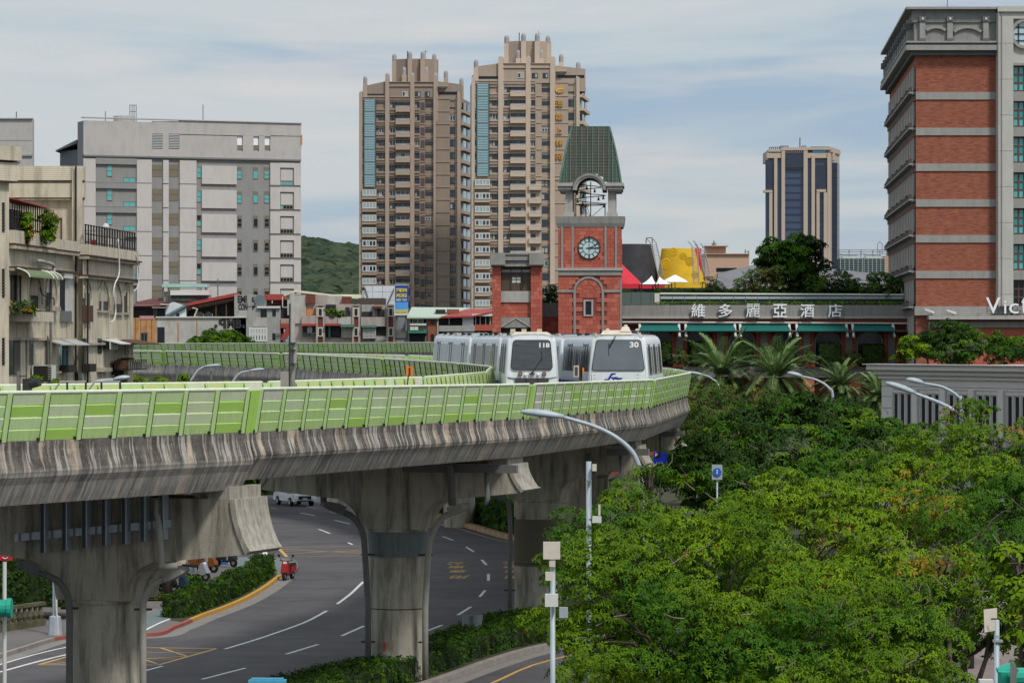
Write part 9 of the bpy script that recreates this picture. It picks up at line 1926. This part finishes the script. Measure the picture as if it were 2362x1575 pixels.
# ------------------------------------------------------------ vehicles and street things
m_carw = mat('car_white', (.72,.74,.76), .25, spec=.6, coat=.5); m_cark = mat('car_black', (.02,.02,.025), .25, spec=.6); m_carb = mat('car_blue', (.05,.10,.25), .3); m_cars = mat('car_silver', (.42,.44,.46), .3, metal=.3)
m_tyre = mat('tyre', (.015,.015,.015), .9); m_rim = mat('rim', (.4,.41,.42), .4, metal=.5); m_glass = glass('car_glass', (.02,.025,.03))
def vcar(x, y, rz, m_, label, cat='car', hgt=1.46, sc=1.0):
 r = empty('parked_car' if 'parked' in label else 'car', (x,y,.008), label, cat, rz=rz); L, w = 4.45, .9
 side = [(-2.2,.35),(-2.22,.62),(-2.15,.86),(-1.75,.93),(1.05,.98),(1.95,.96),(2.2,.82),(2.22,.35)]      # front at -y
 V = []; F_ = []; st = [(-.86,.93),(-.9,1),(0,1),(.9,1),(.86,.93)]; n = len(side)
 for x_, s in st:
  for (yy, z) in side: V.append((x_*(1-.06*max(0,z-.6)/.4), yy*s*(1 - .06*(abs(x_) < .01 and 0)), z))
 for i in range(4):
  for k in range(n): k2 = (k+1)%n; F_.append((i*n+k,i*n+k2,(i+1)*n+k2,(i+1)*n+k))
 F_ += [tuple(range(n-1,-1,-1)), tuple(4*n+k for k in range(n))]; me = bpy.data.meshes.new('body'); me.from_pydata(V,[],F_); me.materials.append(m_); o = mkobj('body', me, r, local=True); smooth_angle(o, 35)
 def fr(nm, y0, y1, y2, y3, z0, z1, w0, w1, mm): MB().hexa([(-w0,y0,z0),(w0,y0,z0),(w0,y3,z0),(-w0,y3,z0),(-w1,y1,z1),(w1,y1,z1),(w1,y2,z1),(-w1,y2,z1)]).build(nm, [mm], r, local=True)
 fr('windows', -1.05,-.28,1.35,1.95,.92,hgt-.07,.8,.62,m_glass); fr('roof', -.32,-.25,1.3,1.4,hgt-.08,hgt,.64,.6,m_)
 for s in (-1, 1):
  for yy in (-.35, .5): MB().tube([(s*.8,yy,.93),(s*.64,yy+.1,hgt-.06)],.035,5).build('window_pillar',[m_],r,local=True)
  MB().box(s*.88,-.95,.93,s*1.03,-.78,1.08).build('mirror',[m_],r,local=True)
  MB().hexa([(s*.72-.15,-2.2,.68),(s*.72+.15,-2.1,.68),(s*.72+.16,-1.8,.7),(s*.72-.1,-1.8,.7),(s*.72-.15,-2.16,.8),(s*.72+.15,-2.04,.82),(s*.72+.16,-1.8,.88),(s*.72-.1,-1.8,.88)]).build('headlight',[m_glass],r,local=True)
  for yy in (-1.38, 1.3):
   MB().tube([(s*.70,yy,.32),(s*.915,yy,.32)],.33,18).build('wheel',[m_tyre],r,local=True); MB().tube([(s*.90,yy,.32),(s*.93,yy,.32)],.2,10).build('rim',[m_rim],r,local=True)
 MB().box(-.5,-2.24,.5,.5,-2.15,.76).build('grille',[m_cark],r,local=True); MB().box(-.62,-2.235,.36,.62,-2.15,.44).build('lower_intake',[m_cark],r,local=True); MB().box(-.19,-2.27,.52,.19,-2.24,.62).build('number_plate',[mat('plate_blue_white',(.4,.6,.68),.5)],r,local=True)
 return r
p = G(676,1167); vcar(p.x, p.y+1.6, R(24), m_carw, 'white hatchback car driving under the middle crosshead')
p = G(742,1146); vcar(p.x, p.y+4, R(60), m_cark, 'black car half hidden behind the white hatchback on the far road')
p = G(1145,1152); vcar(p.x, p.y+2, R(75), m_carb, 'dark blue parked car behind the clipped island hedge')
p = G(1172,1158); vcar(p.x, p.y, R(70), m_cars, 'silver parked car beside the shadowed pier above the island hedge')
def scooter(x, y, rz, m_, label, z=0.008, box=None, mirrors=True):
 r = empty('scooter', (x,y,z), label, 'scooter', 'parked scooters', rz=rz)
 for yy, nm in ((-.62,'front_wheel'),(.6,'rear_wheel')): MB().tube([(-.055,yy,.24),(.055,yy,.24)],.24,14).build(nm,[m_tyre],r,local=True); MB().tube([(-.06,yy,.24),(.06,yy,.24)],.12,8).build('wheel_hub',[m_rim],r,local=True)
 MB().tube([(0,-.62,.3),(0,-.5,.62),(0,-.4,.95)],[.05,.05,.04],8).build('fork',[m_tyre],r,local=True)
 mb = MB(); mb.prism([(-.0,-.78,.42),(-.0,-.5,.3),(-.0,-.34,.34),(-.0,-.36,.9),(-.0,-.5,.97)][::-1], (.17,0,0)); mb.prism([(-.17,-.78,.42),(-.17,-.5,.3),(-.17,-.34,.34),(-.17,-.36,.9),(-.17,-.5,.97)][::-1], (.17,0,0)); mb.build('front_shield',[m_],r,local=True)
 MB().box(-.15,-.4,.26,.15,.15,.34).build('footboard',[m_tyre],r,local=True); MB().hexa([(-.13,.05,.34),(.13,.05,.34),(.15,.85,.45),(-.15,.85,.45),(-.15,.05,.68),(.15,.05,.68),(.14,.92,.72),(-.14,.92,.72)]).build('rear_body',[m_],r,local=True)
 MB().hexa([(-.13,.03,.685),(.13,.03,.685),(.14,.85,.725),(-.14,.85,.725),(-.12,.06,.79),(.12,.06,.79),(.12,.82,.83),(-.12,.82,.83)]).build('seat',[m_tyre],r,local=True)
 MB().tube([(-.34,-.3,1.02),(-.15,-.42,.98),(.15,-.42,.98),(.34,-.3,1.02)],.025,6).build('handlebar',[m_tyre],r,local=True); MB().box(-.09,-.56,.84,.09,-.44,.96).build('headlight',[m_hl],r,local=True)
 if mirrors:
  for s in (-1, 1): MB().tube([(s*.25,-.36,1.02),(s*.36,-.38,1.2)],.012,5).lathe((s*.38,-.38,1.2),[(.03,0),(.07,.03),(.07,.09),(.03,.12)],8).build('mirror',[m_tyre],r,local=True)
 if box: MB().box(-.2,.78,.72,.2,1.12,1.05).build('luggage_box',[box],r,local=True)
 return r
m_sr = mat('scooter_red', (.30,.012,.015), .25, spec=.6); m_sw = mat('scooter_silver', (.35,.38,.42), .35, metal=.3); m_sb = mat('scooter_dark_blue', (.02,.035,.07), .3)
p = G(664,1338); scooter(p.x, p.y+.4, R(-15), m_sr, 'red scooter parked at the tip of the yellow kerb')
for i, (px, py, rz, m_, b, lab) in enumerate(((400,1372,70,m_sb,None,'dark scooter parked beside the brown tree trunk near the lower left pier'),(452,1345,60,m_sw,m_cream,'silver blue scooter with a tan box on the pavement'),(372,1372,80,m_cark,None,'black scooter half hidden by the lamp right of the lower left pier'),(470,1325,65,mat('scooter_orange',(.2,.07,.02),.4),None,'orange and black scooter farther along the pavement'),(520,1312,50,m_cark,None,'black scooter under the corner of the lower left crosshead'),(70,1395,75,m_cark,None,'dark scooter in the shade above the balustrade'))):
 p = G(px, py); scooter(p.x, p.y, R(rz), m_, lab, z=.13, box=b, mirrors=i < 3)
def trunkthing(px, py, top, r_, lab):
 p = G(px, py); D = p.y; t = tree('street_tree', lab, (p.x,D), [((p.x,D,5.6),(1.8,1.8,1.0)),((p.x+.8,D+1.2,5.3),(1.4,1.4,.9))], 'pavement trees under the viaduct', (lf_d,lf_m), (.6,.4), dens=6, leaf=.25, lw=.09, seed=int(px), trunk=r_, limbs=False)
trunkthing(384, 1374, 1200, .2, 'pavement tree with thick brown trunk right of the lower left pier'); trunkthing(488, 1318, 1200, .18, 'pavement tree with brown trunk behind the silver scooter')
bushbox('verge_plants', 'low green tuft between the parked scooters', 'plants', [([G(432,1372),G(470,1372),G(456,1355),G(428,1355)],.12,.55)], 30, .2, (lf_d,lf_m), (.5,.5), 301); bushbox('verge_plants', 'grassy patch around the nearest pavement tree trunk', 'plants', [([G(338,1392),G(410,1392),G(404,1376),G(345,1376)],.12,.2)], 30, .12, (lf_m,lf_b), (.5,.5), 302)
bushbox('backdrop_shrubs', 'dark shrubs behind the balustrade at the lower left, extended to darken the background', 'shrubs', [boxat(-80,165,1275,1400,143,2.5)], 14, .22, (lf_d,lf_m), (.85,.15), 303)  # dark planting extended to cover the bright wall and darken the background
p = G(506,1306); root = empty('barrier_stand', (p.x,p.y,.12), 'blue plastic stand with a pole on the far pavement', 'stand'); MB().box(p.x-.45,p.y-.25,.12,p.x+.45,p.y+.25,.3).build('base',[mat('blue_plastic',(.02,.16,.42),.5)],root); MB().cyl(p.x,p.y,.3,1.5,.05,6).build('pole',[MATS['blue_plastic']],root)
# balustrade
a, b = G(-40,1470), G(100,1448); root = empty('balustrade', ((a.x+b.x)/2,(a.y+b.y)/2,.12), 'mossy stone balustrade at the lower left corner', 'balustrade'); m_ms = mat('mossy_stone', (.13,.115,.07), .95, c2=(.06,.065,.03), scale=3, amt=.9); d = (b-a).normalized(); s = Vector((d.y,-d.x,0))*.13
for z0, z1, nm in ((.12,.42,'base_course'),(1.0,1.14,'coping')): u = Vector((0,0,z0)); h = Vector((0,0,z1-z0)); MB().hexa([a-s+u,b-s+u,b+s+u,a+s+u,a-s+u+h,b-s+u+h,b+s+u+h,a+s+u+h][:8]).build(nm,[m_ms],root)
for k in range(11): q = a.lerp(b,(k+.5)/11); MB().lathe((q.x,q.y,0),[(.08,.42),(.13,.6),(.07,.8),(.1,1.0)],8).build('baluster',[m_ms],root)
# grey lamp base, traffic signals, red sign
p = G(127,1470); root = empty('street_lamp', (p.x,p.y,.12), 'grey street lamp post with a flared base left of the lower left pier', 'street lamp'); MB().lathe((p.x,p.y,.12),[(.3,0),(.24,.75),(.13,.8)],8).build('base',[m_lamp],root); MB().cyl(p.x,p.y,.9,9.5,.11,10).build('pole',[m_lamp],root); MB().tube([(p.x+.18,p.y-.2,.12),(p.x+.08,p.y-.2,1.2),(p.x+.05,p.y-.15,3.3)],.035,6).build('conduit',[m_wf],root)
m_tg2 = mat('signal_green', (.02,.36,.25), .45, c2=(.02,.3,.21), scale=4); p = P(8,1402,80); root = empty('traffic_signal', (p.x,p.y,0), 'teal green round traffic signal housing cut by the left edge', 'traffic signal'); MB().tube([(p.x-.35,p.y,p.z),(p.x+.12,p.y,p.z)],.21,16).tube([(p.x+.1,p.y,p.z),(p.x+.2,p.y,p.z)],.25,16).build('housing',[m_tg2],root,smooth=False); MB().cyl(p.x-.02,p.y+.3,0,p.z+1.1,.05,8).build('pole',[m_wf],root); MB().box(p.x-.05,p.y,p.z-.02,p.x+.0,p.y+.3,p.z+.02).build('bracket',[m_lampd],root)
a = P(-10,1292,130); root = empty('shop_sign', (a.x,130,a.z), 'red sign with a white emblem cut by the left edge under the viaduct', 'sign'); MB().box(xat(-20,130),130,zat(1292,130),xat(28,130),130.2,zat(1272,130)).build('board',[mat('sign_red',(.45,.02,.03),.5)],root); mb = MB(); c = P(12,1281,129.98)
pts = [(c.x+.12*math.cos(R(t)),129.97,c.z+.12*math.sin(R(t))) for t in range(-150,-29,20)]; mb.tube(pts,.02,5); mb.build('emblem_smile',[m_wf],root)
# antennas and poles at the front trees
def pole(lab, px, yt, D, r_, yb=None, m_=None, cat='pole', nm='utility_pole'):
 x = xat(px,D); z = zat(yt,D); root = empty(nm, (x,D,0), lab, cat); MB().cyl(x,D,0,z,r_,10).build('pole',[m_ or m_lamp],root,smooth=True); return root
r1 = pole('pole with a square cream antenna panel left of the nearest tree', 1275, 1290, 68, .055, cat='antenna mast', nm='antenna_mast'); m_an = mat('antenna_cream',(.62,.57,.48),.6,c2=(.52,.45,.36),scale=6)
def bx(root, nm, x0,y0,x1,y1,D,d,m_): return MB().box(xat(x0,D),D-d/2,zat(y1,D),xat(x1,D),D+d/2,zat(y0,D)).build(nm,[m_],root)
bx(r1,'square_panel',1253,1249,1292,1289,67.8,.08,m_an); bx(r1,'small_box',1267,1293,1281,1306,67.8,.12,m_an); bx(r1,'small_box',1258,1318,1277,1338,67.8,.1,m_an); bx(r1,'white_box',1257,1369,1287,1398,67.8,.15,m_wf); bx(r1,'side_box',1290,1400,1310,1424,67.9,.12,m_lamp)
r2 = pole('blue grey pole with white devices in front of the shadowed pier', 1358, 1064, 90, .075, cat='antenna mast', nm='antenna_mast'); bx(r2,'white_device',1366,1070,1376,1086,89.8,.12,m_an); bx(r2,'pole_band',1351,1108,1365,1111,89.8,.2,m_lampd); MB().tube([P(1371,1086,89.8),P(1370,1105,89.8),P(1368,1150,89.8),P(1372,1180,89.8)],.015,5).build('cable',[m_iron],r2); bx(r2,'white_box',1366,1190,1387,1205,89.7,.15,m_wf); bx(r2,'cream_stick',1380,1163,1385,1188,89.7,.05,m_an); bx(r2,'bracket',1358,1196,1368,1200,89.8,.05,m_lampd)
r3 = pole('short blue grey pole with a white rusty antenna box at the lower right', 2299, 1428, 60, .05, cat='antenna mast', nm='antenna_mast'); MB().hexa([P(2271,1458,59.8),P(2300,1453,60.0),P(2300,1453,60.08),P(2271,1458,59.88),P(2269,1405,59.8),P(2300,1401,60.0),P(2300,1401,60.08),P(2269,1405,59.88)]).build('antenna_panel',[m_an],r3); MB().tube([P(2286,1427,59.75),P(2303,1426,59.7),P(2318,1440,59.8),P(2318,1465,59.9)],.015,5).build('cable',[m_iron],r3); bx(r3,'clamp',2290,1475,2312,1480,60,.16,m_rim); bx(r3,'white_foot',2258,1566,2290,1590,59.9,.2,m_wf)
r4 = pole('teal traffic signal heads with a grey back plate at the lower right corner', 2322, 1530, 58, .045, cat='traffic signal', nm='traffic_signal'); MB().tube([P(2306,1560,57.9),P(2345,1545,57.9)],.17,12).tube([P(2318,1590,57.6),P(2318,1548,57.6)],.13,10).build('housing',[m_tg2],r4); MB().tube([P(2340,1560,57.5),P(2375,1560,57.5)],.16,12).build('housing',[m_tg2],r4); MB().hexa([P(2330,1590,57.2),P(2350,1590,57.4),P(2350,1590,57.44),P(2330,1590,57.24),P(2330,1517,57.2),P(2350,1545,57.4),P(2350,1545,57.44),P(2330,1517,57.24)]).build('back_plate',[m_lampd],r4)
r5 = pole('blue round pedestrian and cycle sign before the dark trees', 1654, 1072, 150, .04, cat='sign', nm='round_sign'); bx(r5,'plate',1642,1071,1666,1106,149.9,.03,mat('sign_pale',(.35,.4,.42),.5)); c = P(1654,1089,149.85); MB().prism([(c.x+.2*math.cos(R(t)),c.y,c.z+.2*math.sin(R(t))) for t in range(0,360,20)],(0,.03,0)).build('blue_disc',[mat('sign_blue',(.02,.12,.5),.5)],r5); MB().prism([(c.x+.04*math.cos(R(t)),c.y-.02,c.z+.09+.04*math.sin(R(t))) for t in range(0,360,40)],(0,.02,0)).box(c.x-.03,c.y-.02,c.z-.08,c.x+.03,c.y,c.z+.05).build('pictogram',[m_wf],r5)
q = P(1523,1055,205); root = empty('blue_banner', (q.x,205,0), 'blue sign board under the crosshead at the right bend', 'sign'); bx(root,'board',1508,1043,1538,1068,205,.1,mat('deep_blue',(.01,.03,.5),.5)); bx(root,'white_mark',1511,1046,1517,1053,204.9,.05,m_wf); MB().cyl(q.x,205.2,0,q.z,.06,6).build('pole',[m_lampd],root)
p = G(1092,1500); root = empty('sign_back', (p.x,p.y,.12), 'grey back of a square road sign standing in the median hedge', 'sign'); D = p.y; MB().hexa([P(1064,1466,D),P(1107,1470,D),P(1107,1470,D+.03),P(1064,1466,D+.03),P(1066,1416,D),P(1114,1417,D),P(1114,1417,D+.03),P(1066,1416,D+.03)]).build('plate',[mat('sign_back_grey',(.3,.31,.31),.6,c2=(.22,.23,.23),scale=4)],root); MB().cyl(xat(1088,D),D+.1,.12,zat(1420,D),.035,6).build('pole',[m_lampd],root); bx(root,'stiffener',1085,1420,1091,1466,D-.03,.03,m_lampd)
p = P(616,1575,84); root = empty('blue_sign_box', (p.x,84,0), 'top of a pale blue sign box at the bottom edge', 'sign'); MB().box(xat(574,84),83.8,zat(1600,84),xat(660,84),84.2,zat(1567,84)).box(xat(580,84),83.85,zat(1567,84),xat(654,84),84.15,zat(1563,84)).build('sign_box',[mat('pale_blue_box',(.10,.36,.50),.5,c2=(.05,.25,.4),scale=5)],root); MB().cyl(p.x,84,0,zat(1600,84),.05,8).build('pole',[m_lampd],root)
p = P(886,1492,116.9); tag(MB().box(p.x-.02,116.95-.02,p.z-.14,p.x+.02,117.4,p.z+.14).build('red_tally_mark',[m_rc2 if 'm_rc2' in globals() else mat('tally_red',(.4,.04,.02),.7)]), 'thin red painted stroke near the foot of the middle pier', 'mark')
q = MB().box(xat(1668,190),190,0,xat(1730,190),190.4,zat(1098,190)); tag(q.build('low_wall',[mat('pink_wall_low',(.42,.33,.27),.9,c2=(.35,.2,.16),scale=2,stretch=(1,1,6))]), 'low pinkish wall right of the blue round sign', 'wall')
